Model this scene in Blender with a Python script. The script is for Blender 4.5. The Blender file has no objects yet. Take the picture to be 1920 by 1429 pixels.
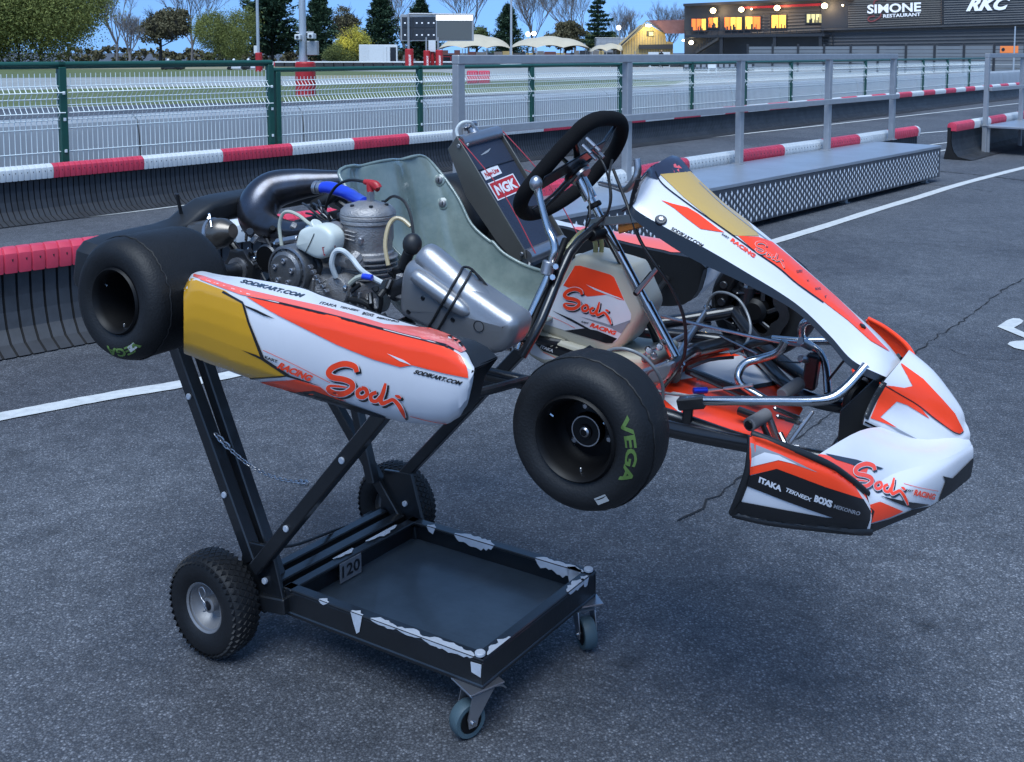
import bpy, bmesh, math, random
from math import sin, cos, pi, radians, atan2, sqrt
from mathutils import Vector as V, Matrix, noise
from mathutils.bvhtree import BVHTree
from mathutils.geometry import tessellate_polygon

# ------------------------------------------------------------------ camera, sky, sun, exposure
S = bpy.context.scene
FPX, CX, PY, H, PITCH = 1923.0, 960.0, 266.0, 1.5, radians(5.0)
cam_d = bpy.data.cameras.new('camera'); cam = bpy.data.objects.new('camera', cam_d)
S.collection.objects.link(cam); S.camera = cam
cam.location = (0, 0, H); cam.rotation_euler = (pi/2 - PITCH, 0, 0)
cam_d.sensor_width = 36; cam_d.lens = 36*FPX/1920; cam_d.shift_y = -(714.5-PY)/1920
cam_d.clip_start = .05; cam_d.clip_end = 3000
SUN_EL, SUN_AZ = radians(14), radians(192)      # azimuth clockwise from +Y
W = bpy.data.worlds.new('World'); S.world = W; W.use_nodes = True
nt = W.node_tree; sky = nt.nodes.new('ShaderNodeTexSky'); sky.sky_type = 'NISHITA'; sky.sun_disc = False
sky.sun_elevation = SUN_EL; sky.sun_rotation = SUN_AZ; sky.ozone_density = 4.0; sky.dust_density = .3; sky.air_density = 1.0
tcw = nt.nodes.new('ShaderNodeTexCoord'); vm = nt.nodes.new('ShaderNodeVectorMath'); vm.operation = 'ADD'; vm.inputs[1].default_value = (0, 0, .55)
vn = nt.nodes.new('ShaderNodeVectorMath'); vn.operation = 'NORMALIZE'; nt.links.new(tcw.outputs['Generated'], vm.inputs[0]); nt.links.new(vm.outputs[0], vn.inputs[0]); nt.links.new(vn.outputs[0], sky.inputs['Vector'])
nt.links.new(sky.outputs[0], nt.nodes['Background'].inputs[0]); nt.nodes['Background'].inputs[1].default_value = .088
sl = bpy.data.lights.new('sun', 'SUN'); sl.energy = 1.05; sl.angle = radians(42); sl.color = (.80, .90, 1)
so = bpy.data.objects.new('sun', sl); S.collection.objects.link(so)
sd = V((sin(SUN_AZ)*cos(radians(64)), cos(SUN_AZ)*cos(radians(64)), sin(radians(64))))
so.rotation_euler = sd.to_track_quat('Z', 'Y').to_euler()
S.view_settings.view_transform = 'Standard'; S.view_settings.look = 'None'; S.view_settings.exposure = 2.1
S.view_settings.gamma = 1

# ------------------------------------------------------------------ photo measurement helpers
CD, CU, CR, CO = V((0, cos(PITCH), -sin(PITCH))), V((0, sin(PITCH), cos(PITCH))), V((1, 0, 0)), V((0, 0, H))
def ray(u, v): return CD + CR*((u-CX)/FPX) - CU*((v-PY)/FPX)
def G(u, v, z=0.):
    d = ray(u, v); return CO + d*((z-H)/d.z)
def atY(u, v, y):
    d = ray(u, v); return CO + d*(y/d.y)
def onplane(u, v, p, n):
    d = ray(u, v); return CO + d*((p-CO).dot(n)/d.dot(n))

# ------------------------------------------------------------------ materials
MATS = {}
def mat(name, col, rough=.5, metal=0., coat=0., bump=0., bscale=60., var=0., vscale=8., col2=None, trans=0., alpha=1., emit=0., spec=.5, detail=6):
    if name in MATS: return MATS[name]
    m = bpy.data.materials.new(name); m.use_nodes = True; n = m.node_tree.nodes; L = m.node_tree.links
    b = n['Principled BSDF']; b.inputs['Base Color'].default_value = (*col, 1); b.inputs['Roughness'].default_value = rough
    b.inputs['Metallic'].default_value = metal; b.inputs['Coat Weight'].default_value = coat; b.inputs['Coat Roughness'].default_value = .08
    b.inputs['Specular IOR Level'].default_value = spec
    b.inputs['Transmission Weight'].default_value = trans; b.inputs['Alpha'].default_value = alpha
    if emit: b.inputs['Emission Color'].default_value = (*col, 1); b.inputs['Emission Strength'].default_value = emit
    if bump or var:
        tc = n.new('ShaderNodeTexCoord')
    if bump:
        t = n.new('ShaderNodeTexNoise'); t.inputs['Scale'].default_value = bscale; t.inputs['Detail'].default_value = detail
        L.new(tc.outputs['Object'], t.inputs['Vector'])
        bp = n.new('ShaderNodeBump'); bp.inputs['Strength'].default_value = bump; bp.inputs['Distance'].default_value = .01
        L.new(t.outputs['Fac'], bp.inputs['Height']); L.new(bp.outputs[0], b.inputs['Normal'])
    if var:
        t = n.new('ShaderNodeTexNoise'); t.inputs['Scale'].default_value = vscale; t.inputs['Detail'].default_value = 8; t.inputs['Roughness'].default_value = .65
        L.new(tc.outputs['Object'], t.inputs['Vector'])
        r = n.new('ShaderNodeValToRGB'); r.color_ramp.elements[0].position = .5-.2; r.color_ramp.elements[1].position = .5+.2
        c2 = col2 or tuple(c*(1-var) for c in col)
        r.color_ramp.elements[0].color = (*c2, 1); r.color_ramp.elements[1].color = (*col, 1)
        L.new(t.outputs['Fac'], r.inputs['Fac']); L.new(r.outputs[0], b.inputs['Base Color'])
        mr = n.new('ShaderNodeMapRange'); mr.inputs['To Min'].default_value = min(1, rough*1.25); mr.inputs['To Max'].default_value = rough*.85
        L.new(t.outputs['Fac'], mr.inputs['Value']); L.new(mr.outputs[0], b.inputs['Roughness'])
    MATS[name] = m; return m

M_black = mat('black_powdercoat', (.012, .013, .016), .38, coat=.2, var=.4, vscale=30)
M_plastic = mat('black_plastic', (.012, .013, .015), .45, bump=.04, bscale=300, var=.3, vscale=14)
M_tyre = mat('tyre_rubber', (.011, .0115, .013), .55, bump=.14, bscale=220, var=1, vscale=11, col2=(.0045, .005, .006), spec=.35)
M_rim = mat('black_rim', (.003, .003, .0035), .5, spec=.25)
M_white = mat('white_vinyl', (.68, .68, .71), .34, coat=.3, var=.07, vscale=6)
M_orange = mat('orange_vinyl', (1.0, .060, .012), .34, coat=.3, var=.04, vscale=6)
M_gold = mat('gold_vinyl', (.60, .30, .008), .28, coat=.55, var=.08, vscale=5)
M_ink = mat('black_vinyl', (.006, .006, .008), .3, coat=.4)
M_greyv = mat('grey_vinyl', (.25, .26, .29), .3, coat=.4)
M_navy = mat('navy_vinyl', (.03, .035, .06), .3, coat=.5)
M_chrome = mat('chrome', (.55, .55, .56), .2, 1., var=.12, vscale=40)
M_alu = mat('cast_aluminium', (.36, .345, .34), .42, .55, bump=.3, bscale=260, var=.35, vscale=40)
M_cast = mat('grey_cast_cover', (.17, .175, .185), .36, .6, bump=.1, bscale=200, var=.2, vscale=20)
M_alu2 = mat('brushed_aluminium', (.45, .45, .47), .32, .9, var=.15, vscale=20)
M_dkmetal = mat('dark_metal', (.075, .078, .085), .35, .8, var=.4, vscale=25)
M_rubber = mat('rubber_hose', (.012, .012, .013), .5)
M_red = mat('red_paint', (.45, .02, .025), .4, var=.2, vscale=12)
M_pipe = mat('exhaust_steel', (.11, .12, .15), .28, .9, var=.5, vscale=9, col2=(.07, .06, .055))

# ------------------------------------------------------------------ mesh building
def cr(p, n, closed=False):
    """Catmull-Rom resample"""
    out = []; k = len(p); segs = k if closed else k-1
    for i in range(segs):
        if closed: a, b, c, d = p[(i-1) % k], p[i], p[(i+1) % k], p[(i+2) % k]
        else: a, b, c, d = p[max(i-1, 0)], p[i], p[i+1], p[min(i+2, k-1)]
        for j in range(n):
            t = j/n
            out.append(.5*((2*b)+(c-a)*t+(2*a-5*b+4*c-d)*t*t+(3*b-a-3*c+d)*t**3))
    if not closed: out.append(p[-1].copy() if hasattr(p[-1], 'copy') else p[-1])
    return out
class MB:
    def __init__(s): s.v = []; s.f = []; s.m = []; s.mats = []
    def mi(s, m):
        if m not in s.mats: s.mats.append(m)
        return s.mats.index(m)
    def add(s, vs, fs, m):
        o = len(s.v); s.v += [V(x) for x in vs]; k = s.mi(m)
        for f in fs: s.f.append(tuple(i+o for i in f)); s.m.append(k)
        return s
    def bvh(s): return BVHTree.FromPolygons([tuple(x) for x in s.v], s.f)
    def build(s, name, parent=None, angle=35, smooth=True, mx=None):
        me = bpy.data.meshes.new(name); me.from_pydata([tuple(mx @ x) if mx else tuple(x) for x in s.v], [], s.f)
        for m in s.mats: me.materials.append(m)
        me.polygons.foreach_set('material_index', s.m)
        if smooth:
            me.polygons.foreach_set('use_smooth', [True]*len(s.f)); me.set_sharp_from_angle(angle=radians(angle))
        me.update(); o = bpy.data.objects.new(name, me); S.collection.objects.link(o)
        if parent: o.parent = parent
        return o
def tag(o, label=None, cat=None, group=None, kind=None):
    if label: o['label'] = label
    if cat: o['category'] = cat
    if group: o['group'] = group
    if kind: o['kind'] = kind
    return o
def thing(name, label, cat, loc=(0, 0, 0), rz=0, group=None, mw=None):
    o = bpy.data.objects.new(name, None); S.collection.objects.link(o); o.empty_display_size = .1
    if mw: o.matrix_world = mw
    else: o.location = loc; o.rotation_euler = (0, 0, rz)
    return tag(o, label, cat, group)
def copy_tree(o, parent=None):
    c = o.copy(); S.collection.objects.link(c); c.parent = parent
    for ch in [x for x in bpy.data.objects if x.parent == o]: copy_tree(ch, c)
    return c
def basis(d):
    d = d.normalized(); a = V((0, 0, 1)) if abs(d.z) < .9 else V((0, 1, 0))
    x = d.cross(a).normalized(); return x, d.cross(x).normalized()
def tube(M, pts, r, m, n=12, sub=6, caps=True, closed=False, flat=1.):
    pts = [V(p) for p in pts]; rs = r if isinstance(r, (list, tuple)) else [r]*len(pts)
    if sub > 1 and len(pts) > 2:
        q = cr(pts, sub, closed); rr = cr([float(x) for x in rs], sub, closed)
    else: q = pts; rr = list(rs)
    k = len(q); vs = []; fs = []
    T = []
    for i in range(k):
        if closed: t = q[(i+1) % k]-q[(i-1) % k]
        else: t = q[min(i+1, k-1)]-q[max(i-1, 0)]
        T.append(t.normalized() if t.length > 1e-9 else V((0, 0, 1)))
    x, y = basis(T[0])
    for i in range(k):
        if i: x = (x - T[i]*x.dot(T[i])).normalized(); y = T[i].cross(x)
        for j in range(n):
            a = 2*pi*j/n; vs.append(q[i]+(x*cos(a)+y*sin(a)*flat)*rr[i])
    rng = k if closed else k-1
    for i in range(rng):
        for j in range(n):
            a, b = i*n+j, i*n+(j+1) % n; c, d = ((i+1) % k)*n+(j+1) % n, ((i+1) % k)*n+j
            fs.append((a, b, c, d))
    if caps and not closed: fs += [tuple(range(n))[::-1], tuple((k-1)*n+j for j in range(n))]
    return M.add(vs, fs, m)
def lathe(M, prof, c, ax, m, n=48, a0=0, a1=2*pi, cap=False):
    """prof: (radius, height along axis)"""
    c = V(c); ax = V(ax).normalized(); x, y = basis(ax); full = abs(a1-a0-2*pi) < 1e-6
    k = n if full else n+1; vs = []; fs = []
    for r, h in prof:
        for j in range(k):
            a = a0+(a1-a0)*j/n; vs.append(c+ax*h+(x*cos(a)+y*sin(a))*r)
    for i in range(len(prof)-1):
        for j in range(n):
            b = (j+1) % k; fs.append((i*k+j, i*k+b, (i+1)*k+b, (i+1)*k+j))
    if cap: fs += [tuple(range(k))[::-1], tuple((len(prof)-1)*k+j for j in range(k))]
    return M.add(vs, fs, m)
def cyl(M, a, b, r, m, n=20, ch=None):
    a, b = V(a), V(b); L = (b-a).length; ch = min(r*.15, L*.2) if ch is None else ch
    return lathe(M, [(0, 0), (r-ch, 0), (r, ch), (r, L-ch), (r-ch, L), (0, L)], a, b-a, m, n)
_tmp = {}
def rbox(M, lo, hi, m, bev=.003, mx=None, seg=1):
    lo, hi = V(lo), V(hi); bm = bmesh.new(); bmesh.ops.create_cube(bm, size=1)
    sz = hi-lo; ce = (hi+lo)/2
    for v in bm.verts: v.co = V((v.co.x*sz.x, v.co.y*sz.y, v.co.z*sz.z))+ce
    if bev: bmesh.ops.bevel(bm, geom=bm.edges[:], offset=min(bev, min(sz)*.45), segments=seg, affect='EDGES', profile=.5)
    if mx: bmesh.ops.transform(bm, matrix=mx, verts=bm.verts)
    bm.verts.index_update(); M.add([v.co.copy() for v in bm.verts], [[v.index for v in f.verts] for f in bm.faces], m); bm.free()
    return M
def bar(M, a, b, w, h, m, up=(0, 0, 1), bev=.003):
    a, b = V(a), V(b); d = (b-a); L = d.length; d.normalize(); up = V(up); x = d.cross(up)
    if x.length < 1e-4: x = d.cross(V((0, 1, 0)))
    x.normalize(); u = x.cross(d).normalized()
    mx = Matrix((x, d, u)).transposed().to_4x4(); mx.translation = a
    return rbox(M, (-w/2, 0, -h/2), (w/2, L, h/2), m, bev, mx)
def sphere(M, c, r, m, sq=(1, 1, 1), n=16):
    prof = [(r*sin(pi*i/n), -r*cos(pi*i/n)) for i in range(n+1)]
    o = len(M.v); lathe(M, prof, (0, 0, 0), (0, 0, 1), m, n*2)
    for i in range(o, len(M.v)):
        p = M.v[i]; M.v[i] = V((p.x*sq[0], p.y*sq[1], p.z*sq[2]))+V(c)
    return M
def area2(p): return sum(p[i][0]*p[(i+1) % len(p)][1]-p[(i+1) % len(p)][0]*p[i][1] for i in range(len(p)))/2
def offs(p, d):
    """inset closed 2D polygon (ccw) by d"""
    k = len(p); out = []
    for i in range(k):
        a, b, c = V(p[i-1][:2]), V(p[i][:2]), V(p[(i+1) % k][:2])
        e1 = (b-a); e2 = (c-b)
        if e1.length < 1e-9 or e2.length < 1e-9: out.append(b); continue
        e1.normalize(); e2.normalize(); n1 = V((-e1.y, e1.x)); n2 = V((-e2.y, e2.x)); n = n1+n2
        if n.length < 1e-6: n = n1
        n.normalize(); s = max(.5, n.dot(n1)); out.append(b+n*d/s)
    return out
def pillow(M, pts, back, m, bev=.01, steps=4, bulge=0., mback=None, rounds=3):
    """outline of 3D points (about planar), front face there, body extruded along back"""
    pts = [V(p) for p in pts]; c = sum(pts, V())/len(pts); back = V(back); bn = back.normalized()
    x = (pts[0]-c); x = (x-bn*x.dot(bn)).normalized(); y = bn.cross(x)
    p2 = [((p-c).dot(x), (p-c).dot(y)) for p in pts]; dz = [(p-c).dot(bn) for p in pts]
    if area2(p2) < 0: p2 = p2[::-1]; dz = dz[::-1]
    k = len(p2); rings = []
    def ring(q, off, sc=1.): rings.append([c+x*q[i][0]*sc+y*q[i][1]*sc+bn*(off+dz[i]*sc) for i in range(k)])
    L = back.length
    for s in range(rounds, 0, -1):                     # dome toward viewer
        t = s/rounds; ring(offs(p2, bev), -bulge*(1-(1-t*.85)**2)*1., 1-t*.85)
    rings = rings[::1]
    for s in range(steps+1):
        a = (pi/2)*(1-s/steps); ring(offs(p2, bev*(1-cos(a))), bev*(1-sin(a)))
    for s in range(steps+1):
        a = (pi/2)*s/steps; ring(offs(p2, bev*(1-cos(a))), L-bev*(1-sin(a)))
    vs = [p for r in rings for p in r]; fs = [tuple(range(k))]
    for i in range(len(rings)-1):
        for j in range(k): fs.append((i*k+j, i*k+(j+1) % k, (i+1)*k+(j+1) % k, (i+1)*k+j)[::-1])
    fs.append(tuple((len(rings)-1)*k+j for j in range(k))[::-1])
    return M.add(vs, fs, m)
def patch(M, rows, m, nu=6, nv=6, su=True, sv=True, thick=0., mback=None, flip=False):
    """rows[i][j] control points -> smooth surface; thick: solid shell away from its normal"""
    flip = not flip
    rows = [[V(p) for p in r] for r in rows]
    def lin(p, n):
        o = []
        for i in range(len(p)-1): o += [p[i].lerp(p[i+1], j/n) for j in range(n)]
        return o+[p[-1]]
    R1 = [(cr if su else lin)(r, nu) for r in rows]
    cols = list(zip(*R1)); C = [(cr if sv else lin)(list(c), nv) for c in cols]
    a, b = len(C), len(C[0]); vs = [p for c in C for p in c]; fs = []
    for i in range(a-1):
        for j in range(b-1):
            f = (i*b+j, (i+1)*b+j, (i+1)*b+j+1, i*b+j+1); fs.append(f[::-1] if flip else f)
    M.add(vs, fs, m)
    if thick:
        nr = [V() for _ in vs]
        for f in fs:
            nn = (vs[f[2]]-vs[f[0]]).cross(vs[f[3]]-vs[f[1]])
            for i in f: nr[i] += nn
        v2 = [vs[i]-(nr[i].normalized() if nr[i].length > 1e-12 else V())*thick for i in range(len(vs))]
        f2 = [f[::-1] for f in fs]; M.add(v2, f2, mback or m)
        bd = [i*b for i in range(a)]+[(a-1)*b+j for j in range(1, b)]+[i*b+b-1 for i in range(a-2, -1, -1)]+[j for j in range(b-2, 0, -1)]
        k = len(bd); vv = [vs[i] for i in bd]+[v2[i] for i in bd]
        M.add(vv, [(i, (i+1) % k, k+(i+1) % k, k+i) if flip else (i, k+i, k+(i+1) % k, (i+1) % k) for i in range(k)], mback or m)
    return C
def prism(M, pts, ext, m):
    pts = [V(p) for p in pts]; k = len(pts); e = V(ext)
    tri = tessellate_polygon([pts]); vs = pts+[p+e for p in pts]
    fs = [tuple(t) for t in tri]+[tuple(i+k for i in t[::-1]) for t in tri]+[(i, i+k, (i+1) % k+k, (i+1) % k) for i in range(k)]
    M.add(vs, fs, m); return M

# 2D shapes (unit space) : text and brush logo
_tx = {}
def text2d(body, bold=0., shear=0.):
    key = (body, bold, shear)
    if key in _tx: return _tx[key]
    c = bpy.data.curves.new('t', 'FONT'); c.body = body; c.offset = bold; c.shear = shear; c.resolution_u = 3; c.fill_mode = 'FRONT'
    o = bpy.data.objects.new('t', c); S.collection.objects.link(o); dg = bpy.context.evaluated_depsgraph_get()
    me = bpy.data.meshes.new_from_object(o.evaluated_get(dg)); bpy.data.objects.remove(o)
    vs = [(v.co.x, v.co.y) for v in me.vertices]; fs = [tuple(p.vertices) for p in me.polygons]; bpy.data.meshes.remove(me)
    x0 = min(v[0] for v in vs); x1 = max(v[0] for v in vs); y0 = min(v[1] for v in vs); y1 = max(v[1] for v in vs)
    _tx[key] = ([((x-x0)/(x1-x0), (y-y0)/(y1-y0)) for x, y in vs], fs); return _tx[key]
def ribbon(pts, w, closed=False):
    P = [V(p).to_2d() for p in pts]; ws = w if isinstance(w, (list, tuple)) else [w]*len(P)
    q = cr([V((p.x, p.y, wv)) for p, wv in zip(P, ws)], 5, closed); k = len(q); vs = []; fs = []
    for i in range(k):
        t = (q[(i+1) % k]-q[(i-1) % k]) if closed else (q[min(i+1, k-1)]-q[max(i-1, 0)]); t = V((t.x, t.y))
        t = t.normalized() if t.length > 0 else V((1, 0)); n = V((-t.y, t.x))*q[i].z/2; c = V((q[i].x, q[i].y))
        vs += [tuple(c+n), tuple(c-n)]
    for i in range(k if closed else k-1):
        j = (i+1) % k; fs.append((2*i, 2*i+1, 2*j+1, 2*j))
    return vs, fs
def poly2(pts):
    pts = [V((p[0], p[1], 0)) for p in pts]; return [(p.x, p.y) for p in pts], [tuple(t) for t in tessellate_polygon([pts])]
def bez(pts, n=4): return [(p.x, p.y) for p in cr([V(p) for p in pts], n)]
def decal(M, shape, m, hit, off, cut=0, slip=0):
    """lay a flat 2D shape onto a surface; hit(u,v)->(point, normal) or None"""
    vs, fs = shape; bm = bmesh.new(); bv = [bm.verts.new((x, y, 0)) for x, y in vs]
    for f in fs:
        if len(set(f)) >= 3:
            try: bm.faces.new([bv[i] for i in f])
            except ValueError: pass
    if cut:
        for ax in (0, 1):
            lo = min(v[ax] for v in vs); hi = max(v[ax] for v in vs); k = int((hi-lo)/cut)
            for i in range(1, k+1):
                co = [0, 0, 0]; co[ax] = lo+(hi-lo)*i/(k+1); no = [0, 0, 0]; no[ax] = 1
                bmesh.ops.bisect_plane(bm, geom=bm.verts[:]+bm.edges[:]+bm.faces[:], plane_co=co, plane_no=no)
    bm.verts.index_update(); P = {}; cx_ = sum(v[0] for v in vs)/len(vs); cy_ = sum(v[1] for v in vs)/len(vs)
    for v in bm.verts:
        h = hit(v.co.x, v.co.y)
        if not h and slip:                        # outside the part: pull in to its edge
            for k in range(1, 10):
                for a in range(8):
                    h = hit(v.co.x+cos(a*pi/4)*k*slip/9, v.co.y+sin(a*pi/4)*k*slip/9)
                    if h: break
                if h: break
        if h: P[v.index] = h[0]+h[1]*off
    out = []; idx = {}; fl = []
    for f in bm.faces:
        if all(v.index in P for v in f.verts):
            ff = []
            for v in f.verts:
                if v.index not in idx: idx[v.index] = len(out); out.append(P[v.index])
                ff.append(idx[v.index])
            a, b, c = [out[i] for i in ff[:3]]
            if max((out[i]-out[ff[0]]).length for i in ff) < .5: fl.append(tuple(ff))
    bm.free(); M.add(out, fl, m)
def flatdecal(M, shape, m, o, ex, ey, off=0):
    vs, fs = shape; o, ex, ey = V(o), V(ex), V(ey); n = ex.cross(ey).normalized()*off
    M.add([o+ex*x+ey*y+n for x, y in vs], fs, m)
def aff(shape, o, ex, ey):
    return [(o[0]+ex[0]*x+ey[0]*y, o[1]+ex[1]*x+ey[1]*y) for x, y in shape[0]], shape[1]
R = random.Random(7)
# ------------------------------------------------------------------ ground
def asphalt_mat():
    m = bpy.data.materials.new('asphalt'); m.use_nodes = True; n = m.node_tree.nodes; L = m.node_tree.links; b = n['Principled BSDF']
    tc = n.new('ShaderNodeTexCoord')
    def noise_(sc, det=6, ro=.6):
        t = n.new('ShaderNodeTexNoise'); t.inputs['Scale'].default_value = sc; t.inputs['Detail'].default_value = det; t.inputs['Roughness'].default_value = ro
        L.new(tc.outputs['Object'], t.inputs['Vector']); return t
    def ramp(src, p0, c0, p1, c1):
        r = n.new('ShaderNodeValToRGB'); e = r.color_ramp.elements; e[0].position = p0; e[0].color = (*c0, 1); e[1].position = p1; e[1].color = (*c1, 1)
        L.new(src, r.inputs['Fac']); return r
    def mix(a, bb, f, t='MIX'):
        x = n.new('ShaderNodeMix'); x.data_type = 'RGBA'; x.blend_type = t
        for k, s in ((6, a), (7, bb), (0, f)):
            if isinstance(s, (int, float)): x.inputs[k].default_value = s
            elif isinstance(s, tuple): x.inputs[k].default_value = (*s, 1)
            else: L.new(s, x.inputs[k])
        return x.outputs[2]
    vo = n.new('ShaderNodeTexVoronoi'); vo.inputs['Scale'].default_value = 185; L.new(tc.outputs['Object'], vo.inputs['Vector'])
    hs = n.new('ShaderNodeSeparateColor'); L.new(vo.outputs['Color'], hs.inputs[0])
    st = ramp(hs.outputs[0], .0, (.090, .095, .105), 1., (.26, .27, .29)); st.color_ramp.elements.new(.78).color = (.118, .125, .138, 1)
    gap = ramp(vo.outputs['Distance'], .28, (1, 1, 1), .66, (.5, .5, .52))
    c = mix(st.outputs[0], gap.outputs[0], 1., 'MULTIPLY')
    big = ramp(noise_(1.1, 8).outputs['Fac'], .32, (.72, .73, .75), .68, (1.12, 1.12, 1.12)); c = mix(c, big.outputs[0], 1., 'MULTIPLY')
    md = ramp(noise_(11, 6).outputs['Fac'], .34, (.74, .75, .76), .66, (1.13, 1.13, 1.13)); c = mix(c, md.outputs[0], 1., 'MULTIPLY')
    fine = ramp(noise_(330, 3).outputs['Fac'], .66, (0, 0, 0), .72, (1, 1, 1)); c = mix(c, (.22, .22, .23), fine.outputs[0])
    spot = ramp(noise_(2.3, 4, .5).outputs['Fac'], .66, (1, 1, 1), .74, (.62, .62, .62)); c = mix(c, spot.outputs[0], 1., 'MULTIPLY')
    v2 = n.new('ShaderNodeTexVoronoi'); v2.inputs['Scale'].default_value = 2.4; wv = n.new('ShaderNodeVectorMath'); wv.operation = 'MULTIPLY_ADD'; wv.inputs[1].default_value = (.05, .05, .05)
    L.new(noise_(30, 3).outputs['Color'], wv.inputs[0]); L.new(tc.outputs['Object'], wv.inputs[2]); L.new(wv.outputs[0], v2.inputs['Vector'])
    oil = ramp(v2.outputs['Distance'], .035, (.5, .5, .5), .11, (1, 1, 1)); c = mix(c, oil.outputs[0], 1., 'MULTIPLY')
    pt_ = ramp(noise_(.35, 3, .5).outputs['Fac'], .42, (.80, .80, .82), .50, (1.05, 1.05, 1.05)); c = mix(c, pt_.outputs[0], 1., 'MULTIPLY')
    L.new(c, b.inputs['Base Color'])
    rr = ramp(hs.outputs[1], 0, (.55,)*3, 1, (.9,)*3); L.new(rr.outputs[0], b.inputs['Roughness'])
    hgt = n.new('ShaderNodeMath'); hgt.operation = 'SUBTRACT'; L.new(hs.outputs[2], hgt.inputs[0]); L.new(vo.outputs['Distance'], hgt.inputs[1])
    bp = n.new('ShaderNodeBump'); bp.inputs['Strength'].default_value = .4; bp.inputs['Distance'].default_value = .005
    L.new(hgt.outputs[0], bp.inputs['Height']); L.new(bp.outputs[0], b.inputs['Normal'])
    return m
M_asph = asphalt_mat()
M_track = mat('track_surface', (.31, .32, .31), .8, var=.25, vscale=.4)
M_grass = mat('grass', (.12, .15, .05), .9, var=.45, vscale=1.2, bump=.5, bscale=30)
M_dirt = mat('dry_verge', (.30, .27, .16), .9, var=.4, vscale=.5)
M_line = mat('worn_road_paint', (.62, .63, .62), .6, var=.3, vscale=22, bump=.2, bscale=120)
M_crack = mat('crack_dark', (.012, .012, .013), .9)  # even dark tone of the pavement cracks
def sheet(name, polys, m, z, kind='structure'):
    M = MB()
    for p in polys: M.add([(x[0], x[1], z) for x in p], [tuple(t) for t in tessellate_polygon([[V((x[0], x[1], 0)) for x in p]])], m)
    for i, f in enumerate(M.f):
        a, b, c = [M.v[j] for j in f[:3]]
        if (b-a).cross(c-a).z < 0: M.f[i] = f[::-1]
    return tag(M.build(name, smooth=False), kind=kind)
sheet('ground', [[(-900, -60), (900, -60), (900, 1500), (-900, 1500)]], M_asph, 0)
def gp(pts): return [tuple(G(u, v).xy) for u, v in pts]
sheet('race_track', [gp([(-900, 205), (-900, 119), (3000, 119), (3000, 150), (1900, 160), (1300, 166), (800, 182), (0, 205)])], M_track, .004)
sheet('lawn', [gp([(-500, 168), (0, 170), (330, 163), (560, 160), (800, 155), (1100, 149), (1290, 151), (1250, 162), (1000, 170), (800, 178), (560, 190), (0, 203), (-500, 208)]),
               gp([(-500, 131), (400, 130), (830, 136), (900, 142), (500, 143), (-500, 150)])], M_grass, .009)
sheet('verge', [gp([(-500, 124), (600, 123), (830, 128), (400, 130), (-500, 130.7)]), gp([(560, 141.5), (700, 141.8), (815, 145), (760, 150), (560, 149)])], M_dirt, .014)
def line_strip(pts, w, jit=.0):
    P = [V((*p, 0)) if len(p) == 2 else V(p) for p in pts]; P = cr(P, 14); L_, R_ = [], []
    for i, p in enumerate(P):
        t = P[min(i+1, len(P)-1)]-P[max(i-1, 0)]; n = V((-t.y, t.x, 0)).normalized(); a = w/2+R.uniform(-jit, jit)
        L_.append((p+n*a).xy); R_.append((p-n*(w/2+R.uniform(-jit, jit))).xy)
    return [[tuple(L_[i]), tuple(R_[i]), tuple(R_[i+1]), tuple(L_[i+1])] for i in range(len(P)-1)]
tag(sheet('pit_line', line_strip(gp([(-160, 812), (0, 783), (200, 745), (445, 701), (850, 607), (1265, 506), (1500, 439), (1700, 377), (1920, 315), (2300, 225)]), .105, .003)
      + line_strip(gp([(-200, 448), (0, 424), (275, 394), (620, 347), (940, 305), (1280, 264), (1600, 229), (1920, 193)]), .09)
      + line_strip(gp([(1640, 262), (1700, 253), (1790, 245)]), .09) + line_strip(gp([(1745, 272), (1790, 266)]), .06) + line_strip(gp([(1755, 285), (1790, 279)]), .06), M_line, .005))
num = [[(1870, 614), (1888, 602), (1900, 598), (1912, 599), (1919, 603), (1915, 608), (1901, 616), (1925, 627), (1960, 640), (1962, 652), (1921, 635)],
       [(1889, 647), (1893, 643), (1903, 641), (1925, 640), (1960, 641), (1985, 646), (1960, 658), (1925, 659), (1902, 654)]]
sheet('grid_marking', [gp(p) for p in num], M_line, .005)
def crackline(pts, w):
    P = []
    for a, b in zip(pts, pts[1:]):
        a, b = V(a), V(b); n = max(2, int((b-a).length/.05))
        for i in range(n): P.append(a.lerp(b, i/n)+V((R.uniform(-1, 1), R.uniform(-1, 1)))*.012)
    P.append(V(pts[-1])); out = []
    for i in range(len(P)-1):
        t = (P[i+1]-P[i]).normalized(); n = V((-t.y, t.x))*w*R.uniform(.3, 1.1)/2; out.append([tuple(P[i]+n), tuple(P[i]-n), tuple(P[i+1]-n), tuple(P[i+1]+n)])
    return out
sheet('pavement_crack', crackline(gp([(1930, 518), (1885, 540), (1850, 568), (1815, 595), (1788, 612), (1755, 632), (1725, 655), (1650, 710), (1560, 775), (1480, 830), (1420, 872), (1372, 910), (1300, 962), (1270, 978)]), .009)
      + crackline(gp([(1668, 455), (1730, 458), (1810, 463), (1930, 476)]), .007) + crackline(gp([(1765, 322), (1830, 328), (1930, 340)]), .03)
      + crackline(gp([(1735, 346), (1800, 352), (1860, 360)]), .02) + crackline(gp([(1765, 650), (1830, 674), (1930, 676)]), .004), M_crack, .004)

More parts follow.
